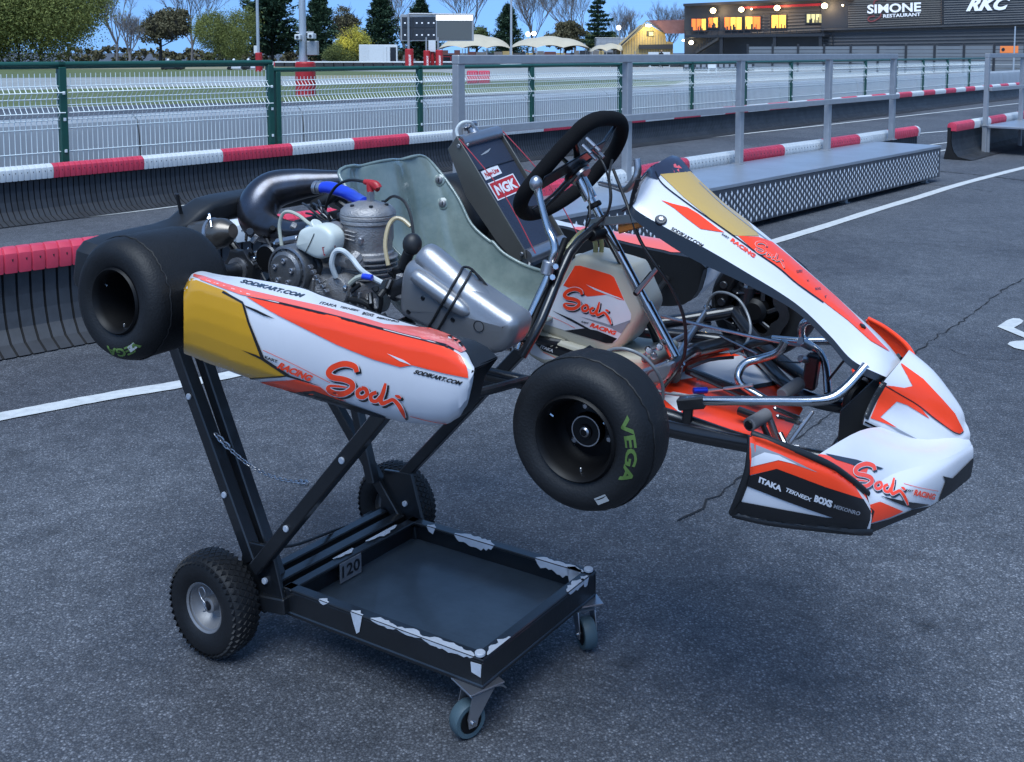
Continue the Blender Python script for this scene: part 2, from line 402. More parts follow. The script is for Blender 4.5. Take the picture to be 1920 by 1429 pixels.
# ------------------------------------------------------------------ safety barriers
M_belt = mat('black_rubber_belt', (.045, .048, .055), .5, var=.5, vscale=5, bump=.1, bscale=30)
M_seam = mat('belt_gap', (.004, .004, .005), .8)
M_rw = mat('white_plastic_cap', (.66, .68, .68), .42, var=.12, vscale=9, bump=.05, bscale=60)
M_rr = mat('red_plastic_cap', (.68, .055, .10), .4, var=.25, vscale=9, bump=.05, bscale=60)
def resamp(P, step):
    out = [P[0]]; acc = 0
    for a, b in zip(P, P[1:]):
        L = (b-a).length; s = step-acc
        while s <= L: out.append(a.lerp(b, s/L)); s += step
        acc = (acc+L) % step if L else acc
        acc = L-(s-step)
    return out
def barrier(label, path, seg, first_red, rib=.05, capz=.43, near=1., endcap=False, foot=.2):
    P = cr([V((p[0], p[1], 0)) for p in path], 12); P = resamp(P, rib)
    o = thing('safety_barrier', label, 'barrier', P[0]); o0 = P[0]; P = [p-o0 for p in P]; N = []
    for i in range(len(P)):
        t = (P[min(i+1, len(P)-1)]-P[max(i-1, 0)]).normalized(); N.append(V((t.y, -t.x, 0)))
    prof = [(0, capz), (.0, .27), (.012, .19), (.04, .11), (.095, .045), (foot, .008)]
    M = MB(); vs = []; fs = []
    for i in range(len(P)-1):           # belt slats with gaps
        a = P[i].lerp(P[i+1], .09); b = P[i].lerp(P[i+1], .91); k = len(vs)
        for d, z in prof:
            dd = d*near; vs += [a+N[i]*dd+V((0, 0, z)), b+N[i+1]*dd+V((0, 0, z))]
        for j in range(len(prof)-1): fs.append((k+2*j, k+2*j+1, k+2*j+3, k+2*j+2)[::-1])
    M.add(vs, fs, M_belt)
    vs = []; fs = []; inner = [(d*near-.012, z-.004) for d, z in prof]+[(-.10, .0), (-.06, .2), (-.06, capz)]
    for i in range(len(P)):
        for d, z in inner: vs.append(P[i]+N[i]*d+V((0, 0, max(z, .006))))
    k = len(inner)
    for i in range(len(P)-1):
        for j in range(k): a, b = i*k+j, i*k+(j+1) % k; fs.append((a, b, b+k, a+k))
    fs += [tuple(range(k)), tuple((len(P)-1)*k+j for j in range(k))[::-1]]
    M.add(vs, fs, M_seam); M.build('belt_skirt', o, smooth=False)
    # caps
    n = max(1, int(round(seg/rib))); i = 0; red = first_red; r = .062
    while i < len(P)-2:
        j = min(i+n, len(P)-1); C = MB(); pr = []
        for k in range(i, j+1):
            a = P[k]; pr.append((a, 1.))
            if k < j: 
                b = P[k+1]; pr[-1] = (a.lerp(b, .02), .88); pr += [(a.lerp(b, .07), .985), (a.lerp(b, .2), 1.), (a.lerp(b, .8), 1.), (a.lerp(b, .93), .985), (a.lerp(b, .98), .88)]
        ring = [(-.055, -.06), (-.065, .0), (-.058, .04), (-.03, .064), (.0, .07), (.03, .064), (.058, .04), (.065, .0), (.055, -.06)]
        vs = []; fs = []; q = len(ring)
        for (p, s), kk in zip(pr, range(len(pr))):
            t = (P[j]-P[i]).normalized(); nn = V((t.y, -t.x, 0)); e = 1.
            if endcap and j == len(P)-1 and kk > len(pr)-8: e = (len(pr)-1-kk)/7*.45+.55
            for x, z in ring: vs.append(p+nn*x*s*e+V((0, 0, capz+.005+z*s*e)))
        for a in range(len(pr)-1):
            for b in range(q-1): fs.append((a*q+b, a*q+b+1, (a+1)*q+b+1, (a+1)*q+b)[::-1])
        fs += [tuple(range(q)), tuple((len(pr)-1)*q+b for b in range(q))[::-1]]
        C.add(vs, fs, M_rr if red else M_rw)
        for k in range(i, j):           # bolt slots
            if (P[k]+o0).length < 13:
                c = P[k].lerp(P[k+1], .5)+N[k]*.06+V((0, 0, capz+.012)); t = (P[k+1]-P[k]).normalized()
                rbox(C, (-.006, -.004, -.006), (.006, .004, .006), M_ink, 0, Matrix.Translation(c))
        C.build('cap_segment', o, angle=24); red = not red; i = j
    return o
def ext(p, q, d): p, q = V(p), V(q); return p+(q-p).normalized()*d
fa, fb = V((-4.47, 8.95)), V((2.85, 16.9))
far0 = G(256, 303, .45).xy                           # a colour change of the far barrier
dirf = (G(1280, 213, .45).xy-G(256, 303, .45).xy).normalized()
p0 = far0-dirf*.88*11
barrier('long black ribbed safety barrier with red and white caps before the green wire fence', [p0, far0, far0+dirf*8, far0+dirf*20, far0+dirf*34], .88, True, .052)
nbd = (G(-110, 497, .46).xy-G(60, 480, .46).xy).normalized()
nb = [G(-110, 497, .46).xy+nbd*1.86, G(-110, 497, .46).xy, G(60, 480, .46).xy, V((.32, 7.82)), V((1.69, 9.59)), V((3.6, 11.65)), G(1722, 244, .46).xy]
barrier('black ribbed red and white barrier passing behind the raised kart to the long platform', nb, .93, True, .066, capz=.45, endcap=True)
b2 = G(1785, 238, .46).xy
barrier('short black barrier with rounded red cap end beside the far right platform', [b2+dirf*0, b2+dirf*2.2, b2+dirf*7], .85, True, .052, capz=.45, foot=.28)

# ------------------------------------------------------------------ green wire fence
M_green = mat('green_steel', (.012, .085, .06), .4, coat=.2, var=.15, vscale=12)
M_wire = mat('galvanised_wire', (.80, .86, .84), .4)
nrm = V((dirf.y, -dirf.x))
f0 = far0-nrm*.42
def fence():
    T = thing('wire_fence', 'long green post fence with pale welded wire panels behind the far barrier', 'fence', (f0.x, f0.y, 0), atan2(dirf.y, dirf.x))
    # local x along the fence, -y toward camera
    xs = []; 
    def sx(u):                           # where pixel column u meets the fence line
        d = ray(u, 120); k = (f0.x*d.y-f0.y*d.x)/(dirf.y*d.x-dirf.x*d.y); return k
    posts = [sx(-205)-4.1, sx(-205)-2.05, sx(-205), sx(114), sx(505), sx(786), sx(996), sx(1163), sx(1297)]
    step = 2.05; x = posts[-1]
    for i in range(9): x += step; posts.append(x)
    for i, a in enumerate(posts):
        top = 1.38 if i <= 4 else 1.30
        P = MB(); rbox(P, (a-.035, -.035, 0), (a+.035, .035, top-.02), M_green, .004)
        for z in (.25, .55, .85, 1.1): rbox(P, (a-.012, -.045, z), (a+.012, -.034, z+.03), M_wire, .002)
        P.build('fence_post', T)
        if i == 4: P = MB(); rbox(P, (a+.07, -.035, 0), (a+.13, .035, 1.28), M_green, .004); P.build('fence_post', T)
        if i == len(posts)-1: break
        b = posts[i+1]; a_ = a+(.13 if i == 4 else .035); top = 1.36 if i < 4 else 1.28
        W_ = MB(); n = int((b-a_)/.05)
        pr = [(0, .08), (0, .86), (-.055, .93), (0, 1.0), (0, 1.06), (-.05, 1.12), (0, 1.18), (0, top-.06)]
        det = 4 if i < 11 else 3; r = .0042
        for k in range(1, n): xx = a_+k*(b-a_)/n; tube(W_, [(xx, y, z) for y, z in pr], r, M_wire, det, 1, False)
        for y, z in ((0, .12), (0, .34), (0, .56), (0, .78), (0, .86), (-.055, .93), (0, 1.0), (0, 1.06), (-.05, 1.12), (0, 1.18)):
            tube(W_, [(a_, y-.006, z), (b, y-.006, z)], r*1.2, M_wire, 4, 1, False)
        W_.build('mesh_panel', T, smooth=False)
        Rl = MB(); zt = 1.385 if i < 4 else 1.30
        tube(Rl, [(a-(.03 if i else 0), 0, zt), (b+.03, 0, zt)], .027, M_green, 14, 1)
        if i < 4: tube(Rl, [(a, 0, zt-.03), (b, 0, zt-.03)], .012, M_green, 8, 1)
        Rl.build('top_rail', T)
fence()
# smooth grey wall of barrier blocks beyond the fence
M_gw = mat('grey_barrier_sheet', (.34, .365, .39), .45, var=.2, vscale=1.5)
w0 = f0-nrm*1.25-dirf*10.6
for i in range(22):
    a = w0+dirf*i*2.3
    T = thing('barrier_block', ['smooth grey barrier block in the row beyond the wire fence'][0], 'barrier block', (a.x, a.y, 0), atan2(dirf.y, dirf.x), 'grey barrier blocks in a row beyond the fence')
    if i == 0: bl = MB(); pr = [(-.2, 0), (-.17, .6), (-.13, .74), (-.05, .80), (.05, .80), (.13, .74), (.17, .6), (.2, 0)]; vs = [(x, y, z) for x in (.01, 2.285) for y, z in pr]; bl.add(vs, [(j, j+8, j+9, j+1) for j in range(7)]+[tuple(range(8)), tuple(range(15, 7, -1))], M_gw)
    if i == 0: blo = bl.build('block_shell', T)
    else: c = blo.copy(); c.parent = T; S.collection.objects.link(c)

# ------------------------------------------------------------------ aluminium pit platforms with rail
M_deck = mat('deck_aluminium', (.50, .52, .55), .38, .75, bump=.08, bscale=120, var=.15, vscale=3)
M_plate = mat('tread_plate', (.13, .135, .15), .42, .8, var=.2, vscale=5)
M_dia = mat('tread_diamond', (.85, .87, .90), .35, .3)
M_rail = mat('grey_steel_rail', (.36, .37, .385), .42, .35, var=.15, vscale=15, bump=.05, bscale=80)
def platform(label, corner, yaw, L, Wd, rail_x, z=.42, skirt=True):
    """corner: near corner nearest the camera side, local +x runs along the pit lane, +y away"""
    T = thing('platform', label, 'platform', (corner[0], corner[1], 0), yaw)
    D = MB(); rbox(D, (-.005, -.005, z-.03), (L, Wd, z), M_deck, .003); D.build('deck', T)
    if skirt:
        K = MB(); rbox(K, (0, 0, .055), (L-.01, .004, z-.032), M_plate, 0); rbox(K, (L-.014, .004, .055), (L-.01, Wd, z-.032), M_plate, 0); rbox(K, (0, .004, .055), (.004, Wd, z-.032), M_plate, 0)
        nx = int(L/.093); nz = 7; vs = []; fs = []
        for i in range(nx):
            for j in range(nz*2):
                x = .03+i*.093+(.0465 if j % 2 else 0); zz = .088+j*.036
                if zz > z-.05 or x > L-.03: continue
                a, b, h = .0155, .0260, .0035; k = len(vs)
                vs += [(x-a, -.0005, zz), (x, -.0005, zz-b), (x+a, -.0005, zz), (x, -.0005, zz+b), (x, -h, zz-b*.35), (x, -h, zz+b*.35)]
                fs += [(k, k+1, k+4), (k+1, k+2, k+5, k+4), (k+2, k+3, k+5), (k+3, k, k+4, k+5)]
        K.add(vs, fs, M_dia); 
        ny = int(Wd/.093)
        vs = []; fs = []
        for i in range(ny):
            for j in range(nz*2):
                y = .03+i*.093+(.0465 if j % 2 else 0); zz = .088+j*.036; X = L-.0095
                if zz > z-.05 or y > Wd-.03: continue
                k = len(vs); vs += [(X, y-.0155, zz), (X, y, zz-.026), (X, y+.0155, zz), (X, y, zz+.026), (X+.0035, y, zz)]
                fs += [(k, k+1, k+4), (k+1, k+2, k+4), (k+2, k+3, k+4), (k+3, k, k+4)]
        K.add(vs, fs, M_dia)
        K.build('tread_plate_skirt', T, smooth=False)
    for x in ([.3, L*.33, L*.66, L-.25] if skirt else [.05, 1.6]):
        for y in (.08, Wd-.08):
            F_ = MB(); rbox(F_, (x-.025, y-.025, 0), (x+.025, y+.025, z-.03), M_rail, .003); rbox(F_, (x-.04, y-.04, 0), (x+.04, y+.04, .008), M_rail, .001); F_.build('foot', T)
    zt = 1.49
    for x, y in rail_x:
        P = MB(); rbox(P, (x-.035, y-.03, 0 if not skirt and x < .1 else z), (x+.035, y+.03, zt-.075), M_rail, .004); rbox(P, (x-.05, y-.05, z), (x+.05, y+.05, z+.008), M_rail, .001); P.build('rail_post', T)
    a, b = rail_x[0], rail_x[-1]
    Tt = MB(); rbox(Tt, (a[0]-.035, a[1]-.035, zt-.075), (b[0]+.05, b[1]+.035, zt-.01), M_rail, .006); Tt.build('top_rail', T)
    Mr = MB(); rbox(Mr, (a[0], a[1]-.075, .93), (b[0]+.03, a[1]-.033, .985), M_rail, .004); Mr.build('middle_rail', T)
    return T
c1 = G(1421, 427).xy; c2 = G(1762, 340).xy; sdir = (c2-c1).normalized(); syaw = atan2(sdir.y, sdir.x); sn = V((-sdir.y, sdir.x))
cL = c1-sdir*((c1-V((.21, 6.7))).dot(sdir))
L1 = (c2-cL).length
def loc1(u, v, z): p = G(u, v, z).xy-cL; return (p.dot(sdir), p.dot(sn))
rp = [loc1(1385, 307, .42), loc1(1550, 281, .42), loc1(1672, 262, .42)]
yy = sum(p[1] for p in rp)/3; st_ = (rp[2][0]-rp[0][0])/2
rail1 = [(rp[0][0]-2*st_-.12, yy), (rp[0][0]-st_, yy), (rp[0][0], yy), (rp[1][0], yy), (rp[2][0], yy)]
print('platform', cL, L1, yy, rail1)
platform('long aluminium platform with diamond tread sides and grey handrail behind the kart', cL, syaw, L1, .80, rail1)
cc = G(1845, 289).xy
platform('shorter aluminium platform on open legs at the right edge of the photo', cc-sn*.75, syaw, 4.2, .80, [(0, .75), (1.7, .75), (3.4, .75)], skirt=False)
# ------------------------------------------------------------------ trees
def leafmat(name, a, b, vs=1.5):
    m = mat(name, a, .75, var=1, vscale=vs, col2=b, spec=.25); return m
ML = [leafmat('foliage_olive', (.22, .235, .06), (.09, .11, .035)), leafmat('foliage_dark', (.065, .11, .06), (.03, .06, .035)),
      leafmat('foliage_brownish', (.15, .13, .07), (.08, .075, .04)), leafmat('foliage_yellow_lit', (.55, .48, .07), (.16, .18, .05), 1.0), leafmat('foliage_mid', (.15, .18, .06), (.07, .09, .035))]  # yellow light on the bush is painted into its leaf colour
M_bark = mat('bark', (.22, .20, .19), .9, var=.4, vscale=5)
M_barkd = mat('bark_dark', (.05, .045, .04), .9, var=.4, vscale=5)
def leaves(M, c, rad, n, size, m, rnd, shell=.55):
    """leaf sized faces gathered in clumps through an ellipsoid"""
    c = V(c); vs = []; fs = []
    nc = max(6, n//28); cl = []
    for _ in range(nc):
        d = V((rnd.gauss(0, 1), rnd.gauss(0, 1), rnd.gauss(0, 1))).normalized()*(rnd.uniform(shell, 1)**.6)
        cl.append((V((d.x*rad[0], d.y*rad[1], d.z*rad[2])), rnd.uniform(.14, .30)*min(rad)))
    for i in range(n):
        q, s = cl[i % nc]; p = c+q+V((rnd.gauss(0, s), rnd.gauss(0, s), rnd.gauss(0, s*.8)))
        x = V((rnd.gauss(0, 1), rnd.gauss(0, 1), rnd.gauss(0, 1))).normalized(); y = x.cross(V((rnd.gauss(0, 1), rnd.gauss(0, 1), rnd.gauss(0, .6)))).normalized()
        a = size*rnd.uniform(.6, 1.3); k = len(vs); vs += [p-x*a, p-y*a*.5, p+x*a, p+y*a*.5]; fs.append((k, k+1, k+2, k+3))
    M.add(vs, fs, m)
def branchy(M, p, d, L, r, depth, m, rnd, spread=.5, tips=None, up=.12):
    k = 3; pts = [p]; dd = d.copy()
    for i in range(k):
        dd = (dd+V((rnd.gauss(0, .1), rnd.gauss(0, .1), rnd.gauss(0, .06)+up*.5))).normalized(); pts.append(pts[-1]+dd*L/k)
    tube(M, pts, [r, r*.88, r*.76, r*.62], m, 5 if depth > 2 else 3, 1, False)
    if tips is not None and depth <= 1: tips.append(pts[-1])
    if depth <= 0: return
    for j in range(rnd.choice((3, 4)) if depth > 1 else 4):
        t = rnd.uniform(.35, 1.0) if j else 1.; i = min(int(t*k), k-1); q = pts[i].lerp(pts[i+1], t*k-i)
        nd = (dd+V((rnd.gauss(0, spread), rnd.gauss(0, spread), rnd.gauss(0, spread*.5)+up))).normalized()
        branchy(M, q, nd, L*rnd.uniform(.58, .8), max(r*.58, .008), depth-1, m, rnd, spread, tips, up)
def tree(kind, label, u, wpx, top, D, base=None, seed=0, group=None, cat='tree', n=None, mi=0, name=None):
    rnd = random.Random(seed); x = (u-CX)/FPX*D; b = 0.; h = H+(98-top)/FPX*D; w = wpx/FPX*D
    T = thing(name or {'bare': 'bare_tree', 'conifer': 'conifer_tree', 'cedar': 'cedar_tree', 'bush': 'dense_bush', 'round': 'round_tree', 'hedge': 'hedge'}[kind], label, cat, (x, D, b), rnd.uniform(0, 6) if kind != 'hedge' else 0, group)
    if kind in ('bush', 'hedge'):
        M = MB(); n = n or 9000
        if kind == 'bush':
            parts = [((0, 0, h*.45), (w*.42, w*.36, h*.47))]+[((w*.3*cos(a), w*.25*sin(a), h*rnd.uniform(.3, .7)), (w*.24, w*.22, h*.3)) for a in (0, 1.2, 2.5, 3.7, 5)]
        else: parts = [((w*(i/9-.5), rnd.uniform(-1, 1), h*.42*rnd.uniform(.7, 1.1)), (w*.07, w*.05+.6, h*.5*rnd.uniform(.8, 1.1))) for i in range(10)]
        for c, r in parts: leaves(M, c, r, n//len(parts), (min(w, h)*.0065+.05) if kind == 'bush' else .34, ML[mi], rnd, .5)
        M.build('crown', T, smooth=False)
        B = MB()
        for i in range(5): branchy(B, V((rnd.uniform(-.3, .3)*w*.5, 0, 0)), V((rnd.uniform(-.5, .5), 0, 1)).normalized(), h*.45, .09, 2, M_barkd, rnd)
        B.build('stem', T)
    elif kind == 'bare':
        M = MB(); tips = []; rnd2 = rnd
        tube(M, [(0, 0, 0), (.1, 0, h*.12), (.05, .1, h*.25)], [.22, .17, .15], M_bark, 7, 2)
        for i in range(5): branchy(M, V((.05, .1, h*rnd.uniform(.14, .25))), V((rnd.gauss(0, .38)*w/h*2, rnd.gauss(0, .3), 1)).normalized(), h*.34, .10, 5, M_bark, rnd, .38, None, .14)
        M.build('trunk_and_branches', T, smooth=False)
    elif kind == 'round':
        B = MB(); tips = []; tube(B, [(0, 0, 0), (.1, 0, h*.2), (0, .1, h*.4)], [.25, .2, .15], M_barkd, 8, 2)
        for i in range(6): branchy(B, V((0, .1, h*rnd.uniform(.25, .4))), V((rnd.gauss(0, .6), rnd.gauss(0, .6), .8)).normalized(), h*.25, .09, 3, M_barkd, rnd, .5, tips)
        B.build('trunk', T, smooth=False)
        M = MB()
        for i in range(9): leaves(M, (rnd.uniform(-.3, .3)*w, rnd.uniform(-.3, .3)*w, h*rnd.uniform(.45, .82)), (w*.24, w*.24, h*.16), (n or 5000)//9, w*.022+.06, ML[mi], rnd, .6)
        M.build('crown', T, smooth=False)
    else:
        B = MB(); tube(B, [(0, 0, 0), (0, 0, h*.95)], [.28, .04], M_barkd, 7, 1); B.build('trunk', T)
        M = MB(); n = n or 7000; vs = []; fs = []; tiers = 26 if kind == 'conifer' else 13
        for t in range(tiers):
            f = (t+.5)/tiers; z = h*(.06+.92*f) if kind == 'conifer' else h*(.2+.78*f)
            rr = w*.5*(1-f)**(.62 if kind == 'conifer' else .8)*rnd.uniform(.75, 1.12)+.15; nb_ = 9 if kind == 'conifer' else 6
            for b_ in range(nb_):
                a = rnd.uniform(0, 6.28); R_ = rr*rnd.uniform(.7, 1.15); dz = -.22*R_ if kind == 'conifer' else .05
                for q in range(n//(tiers*nb_)):
                    s = rnd.random()**.7; th = a+rnd.gauss(0, .16); p = V((cos(th)*R_*s, sin(th)*R_*s, z+dz*s*(-1 if kind == 'conifer' else 1)+rnd.gauss(0, .2 if kind == 'conifer' else .1)))
                    x = V((cos(th)+rnd.gauss(0, .5), sin(th)+rnd.gauss(0, .5), rnd.gauss(.3, .5))).normalized(); y = x.cross(V((rnd.gauss(0, .4), rnd.gauss(0, .4), 1))).normalized(); sz = w*.03*rnd.uniform(.6, 1.3)+.03
                    k = len(vs); vs += [p-x*sz, p-y*sz*.45, p+x*sz, p+y*sz*.45]; fs.append((k, k+1, k+2, k+3))
        M.add(vs, fs, ML[mi]); M.build('crown', T, smooth=False)
    return T
tree('hedge', 'low brown scrub hedge running along the foot of the far trees', 470, 640, 88, 165, seed=2, cat='hedge', n=7000, mi=2)
tree('bush', 'huge dense olive green bush at the far left edge', 52, 285, -75, 95, seed=1, cat='bush', n=95000, mi=0)
for i, (k, lb, u, w, top, D, mi) in enumerate([
    ('bare', 'tall bare tree just right of the huge olive bush', 222, 80, -30, 150, 0),
    ('bare', 'small crooked bare tree in front of blue sky left of the brownish tree', 245, 60, 30, 130, 0),
    ('round', 'brownish green tree with forked visible trunk left of the grey mast', 303, 96, 6, 140, 2),
    ('bare', 'wide pale bare tree between the brownish tree and the yellow green bush', 362, 110, -45, 150, 0),
    ('bush', 'rounded yellow green bush left of the thin grey mast', 425, 120, 16, 135, 0),
    ('conifer', 'large dark conifer directly behind the thin grey mast', 512, 150, -60, 150, 1),
    ('conifer', 'dark green conifer just right of the thick pale mast', 600, 100, -12, 140, 1),
    ('round', 'small reddish brown round tree above the yellow lit bush', 652, 54, 8, 160, 2),
    ('bush', 'yellow lit bush beside the white container', 664, 66, 44, 125, 3),
    ('bush', 'dark bush at the foot of the yellow lit bush', 640, 60, 82, 124, 4),
    ('conifer', 'broad dark conifer behind the white container', 716, 92, -14, 145, 1),
    ('bare', 'bare tree between the two conifers behind the scoreboard', 758, 80, -50, 160, 0),
    ('conifer', 'dark conifer rising behind the scoreboard digits', 790, 90, -4, 150, 1),
    ('bare', 'wide spreading bare tree behind the scoreboard screen', 880, 170, -50, 155, 0),
    ('round', 'small olive tree peeking out right of the scoreboard', 895, 40, 40, 150, 4),
    ('conifer', 'compact dark conifer behind the first canopy tent', 952, 78, 10, 140, 1),
    ('bare', 'bare tree right of the slim white lamp mast', 1000, 110, -25, 160, 0),
    ('bare', 'slender bare tree left of the layered cedar', 1078, 90, -40, 155, 0),
    ('round', 'brown green tree behind the middle canopy tent', 1060, 80, 40, 150, 2),
    ('cedar', 'layered dark cedar tree above the canopy tents', 1120, 84, -16, 140, 1),
    ('bush', 'grey green shrub at the foot of the layered cedar', 1128, 60, 60, 145, 4),
    ('bare', 'small bare tree right of the layered cedar', 1178, 70, 24, 165, 0),
    ('bare', 'low bare tree above the red roof of the wooden hut', 1252, 70, 22, 170, 0)]):
    tree(k, lb, u, w, top, D, seed=20+i, mi=mi, cat='bush' if k == 'bush' else 'tree', n=14000 if k == 'conifer' else (34000 if k == 'bush' else 9000))

# ------------------------------------------------------------------ restaurant building on the right
M_clad = mat('dark_cladding', (.045, .05, .058), .5, .2, var=.15, vscale=.5)
M_clad2 = mat('brown_grey_cladding', (.065, .06, .055), .55, .1, var=.15, vscale=.5)
M_trim = mat('dark_trim', (.025, .027, .032), .5)
M_sign = mat('white_sign_letters', (.85, .86, .88), .5, emit=.05)
M_win = [mat('lit_window_orange', (1., .22, .04), .3, emit=.16), mat('lit_window_yellow', (1., .50, .08), .3, emit=.24), mat('lit_window_pale', (.60, .56, .26), .3, emit=.12)]
M_lamp = mat('lamp_glow', (1., .76, .42), .3, emit=3.2)
M_lampw = mat('lamp_glow_white', (1., .90, .7), .3, emit=2.2)
bp0 = V((18.0, 110, 0)); bp1 = V((47.4, 93, 0)); bd = (bp1-bp0).normalized(); bn_ = V((bd.y, -bd.x, 0))     # bn_ faces the camera
def BF(u, v, off=0.): return onplane(u, v, bp0+bn_*off, bn_)
BT = thing('restaurant_building', 'long dark clad two storey restaurant with lit orange windows and large white lettering', 'building', bp0)
def bl(p): return p-bp0
def bquad(M, u0, v0, u1, v1, m, off=0., th=.1, v2=None, v3=None):
    """rectangle on the facade; v2/v3 right side heights"""
    v2 = v0 if v2 is None else v2; v3 = v1 if v3 is None else v3
    prism(M, [bl(BF(u0, v0, off)), bl(BF(u0, v1, off)), bl(BF(u1, v3, off)), bl(BF(u1, v2, off))], -bn_*th, m)
def corr(M, u0, v0, u1, v1, v2, v3, m, off, step=.22):
    A, B = bl(BF(u0, v0, off)), bl(BF(u0, v1, off)); C, D = bl(BF(u1, v3, off)), bl(BF(u1, v2, off)); n = int((A-B).length/step); vs = []; fs = []
    for i in range(n+1):
        for t, o in ((i/n, 0), ((i+.45)/n, .05), ((i+.55)/n, 0.)):
            t = min(t, 1); vs += [B.lerp(A, t)+bn_*o, C.lerp(D, t)+bn_*o]
    for i in range(len(vs)//2-1): fs.append((2*i, 2*i+1, 2*i+3, 2*i+2))
    M.add(vs, fs, m)
Wl = MB()
bquad(Wl, 1283, 10, 1545, 119, M_clad, -.4, 12, -3, 119)
Wl.build('wall', BT, smooth=False)
Wl = MB(); bquad(Wl, 1540, -40, 2300, 119, M_clad, -.06, 14, -70, 119)
corr(Wl, 1590, 54, 1768, -38, 47, -38, M_clad2, 0); corr(Wl, 1770, 47, 2300, -42, 30, -60, M_clad, 0)
corr(Wl, 1410, 66, 1585, 12, 58, 4, M_clad2, -.33, .3); corr(Wl, 1541, 117, 2300, 58, 117, 40, M_clad, -.02, .3)
Wl.build('wall', BT, smooth=False)
Rf = MB(); bquad(Rf, 1281, 7, 1600, 12, M_trim, .35, 12.8, -7, -2); Rf.build('roof', BT, smooth=False)
Gt = MB(); a, b = bl(BF(1540, 57, .25)), bl(BF(2300, 34, .25)); tube(Gt, [a, b], .16, M_dkmetal, 10, 1); tube(Gt, [bl(BF(1766, -40, .1)), bl(BF(1766, 46, .1))], .07, M_dkmetal, 8, 1); tube(Gt, [bl(BF(1562, 62, .1)), bl(BF(1562, 112, .1))], .06, M_dkmetal, 8, 1); Gt.build('gutter', BT)
Rs = MB(); bquad(Rs, 1390, 13, 1586, 17, M_red, -.2, .1, 4, 9); Rs.build('red_fascia', BT, smooth=False)
def window(u0, v0, u1, v1, m, panes):
    M = MB(); bquad(M, u0-2, v0-2, u1+2, v1+2, M_trim, -.21, .1); W_ = M.build('window', BT, smooth=False)
    P = MB(); st = (u1-u0)/panes
    for i in range(panes): bquad(P, u0+st*i+.5, v0+.5, u0+st*(i+1)-.5, v1-.5, m[i % len(m)], -.18, .02)
    P.build('pane', W_, smooth=False)
    F_ = MB(); rr = random.Random(int(u0))
    for i in range(panes*2):                          # curtains, furniture and people seen against the light
        x = rr.uniform(u0, u1-3); bquad(F_, x, v1-rr.uniform(4, 11), x+rr.uniform(1, 3), v1, M_trim, -.155, .015)
    for i in range(panes+1): bquad(F_, u0+st*i-.6, v0, u0+st*i+.6, v1, M_trim, -.15, .02)
    F_.build('frame', W_, smooth=False)
o_, y_, p_ = M_win
for w in [(1296, 35, 1324, 58, [o_, o_, y_], 3), (1328, 33, 1346, 52, [o_, y_], 2), (1358, 32, 1391, 56, [o_, y_, y_], 3), (1397, 31, 1426, 55, [y_, o_], 2), (1446, 28, 1474, 53, [y_, y_], 2), (1512, 26, 1546, 43, [p_], 4), (1552, 24, 1584, 42, [p_], 3)]: window(*w)
Dr = MB(); bquad(Dr, 1433, 29, 1441, 62, M_trim, -.3, .1); Dr.build('door', BT, smooth=False)
for u0, u1, v in ((1569, 1606, 88), (1661, 1699, 86), (1759, 1800, 85), (1864, 1907, 83)):
    M = MB(); bquad(M, u0, v, u1, 117, M_trim, .05, .1); M.build('garage_door', BT, smooth=False)
Tr = MB(); a, b = bl(BF(1283, 70, 2.2)), bl(BF(1548, 64, 2.2))
prism(Tr, [bl(BF(1283, 66, 2.2)), bl(BF(1283, 71, 2.2)), bl(BF(1546, 68, 2.2)), bl(BF(1546, 63, 2.2))], -bn_*2.6, M_trim)
for i in range(22): u = 1284+i*12.3; prism(Tr, [bl(BF(u, 57, 2.2)), bl(BF(u, 66, 2.2)), bl(BF(u+1, 66, 2.2)), bl(BF(u+1, 57, 2.2))], -bn_*.08, M_trim)
prism(Tr, [bl(BF(1283, 57, 2.2)), bl(BF(1283, 58.4, 2.2)), bl(BF(1546, 54.4, 2.2)), bl(BF(1546, 53, 2.2))], -bn_*.08, M_trim)
Tr.build('terrace', BT, smooth=False)
for u in (1352, 1452, 1538):
    M = MB(); prism(M, [bl(BF(u-3, 68, 2.1)), bl(BF(u-3, 118, 2.1)), bl(BF(u+3, 118, 2.1)), bl(BF(u+3, 68, 2.1))], -bn_*.3, M_trim); M.build('terrace_post', BT, smooth=False)
St = MB(); prism(St, [bl(BF(1346, 70, 2.6)), bl(BF(1304, 96, 2.6)), bl(BF(1304, 101, 2.6)), bl(BF(1346, 75, 2.6))], -bn_*.9, M_clad2)
for i in range(8): u = 1344-i*5; v = 68+i*3.2; prism(St, [bl(BF(u, v-7, 2.65)), bl(BF(u, v+3, 2.65)), bl(BF(u+.8, v+3, 2.65)), bl(BF(u+.8, v-7, 2.65))], -bn_*.05, M_trim)
St.build('stair', BT, smooth=False)
for (u, v, r) in ((1337, 20, .30), (1390, 18, .28), (1457, 15, .30), (1546, 11, .30), (1296, 80, .24), (1281, 76, .12), (1409, 17, .1), (1580, 10, .1)):
    M = MB(); c = bl(BF(u, v, .6)); sphere(M, c, r, M_lamp, (1, 1, .9), 8); cyl(M, c-bn_*.9, c-bn_*(r*.7), r*.5, M_trim, 10); M.build('wall_lamp', BT)
def lightpt(p, e, col, r=.25):
    l = bpy.data.lights.new('lamp_light', 'POINT'); l.energy = e; l.color = col; l.shadow_soft_size = r; o = bpy.data.objects.new('lamp_light', l); o.location = p; S.collection.objects.link(o); return o
for (u, v) in ((1337, 21), (1390, 19), (1457, 16), (1546, 12)): lightpt(BF(u, v, 1.3), 42, (1, .66, .34))
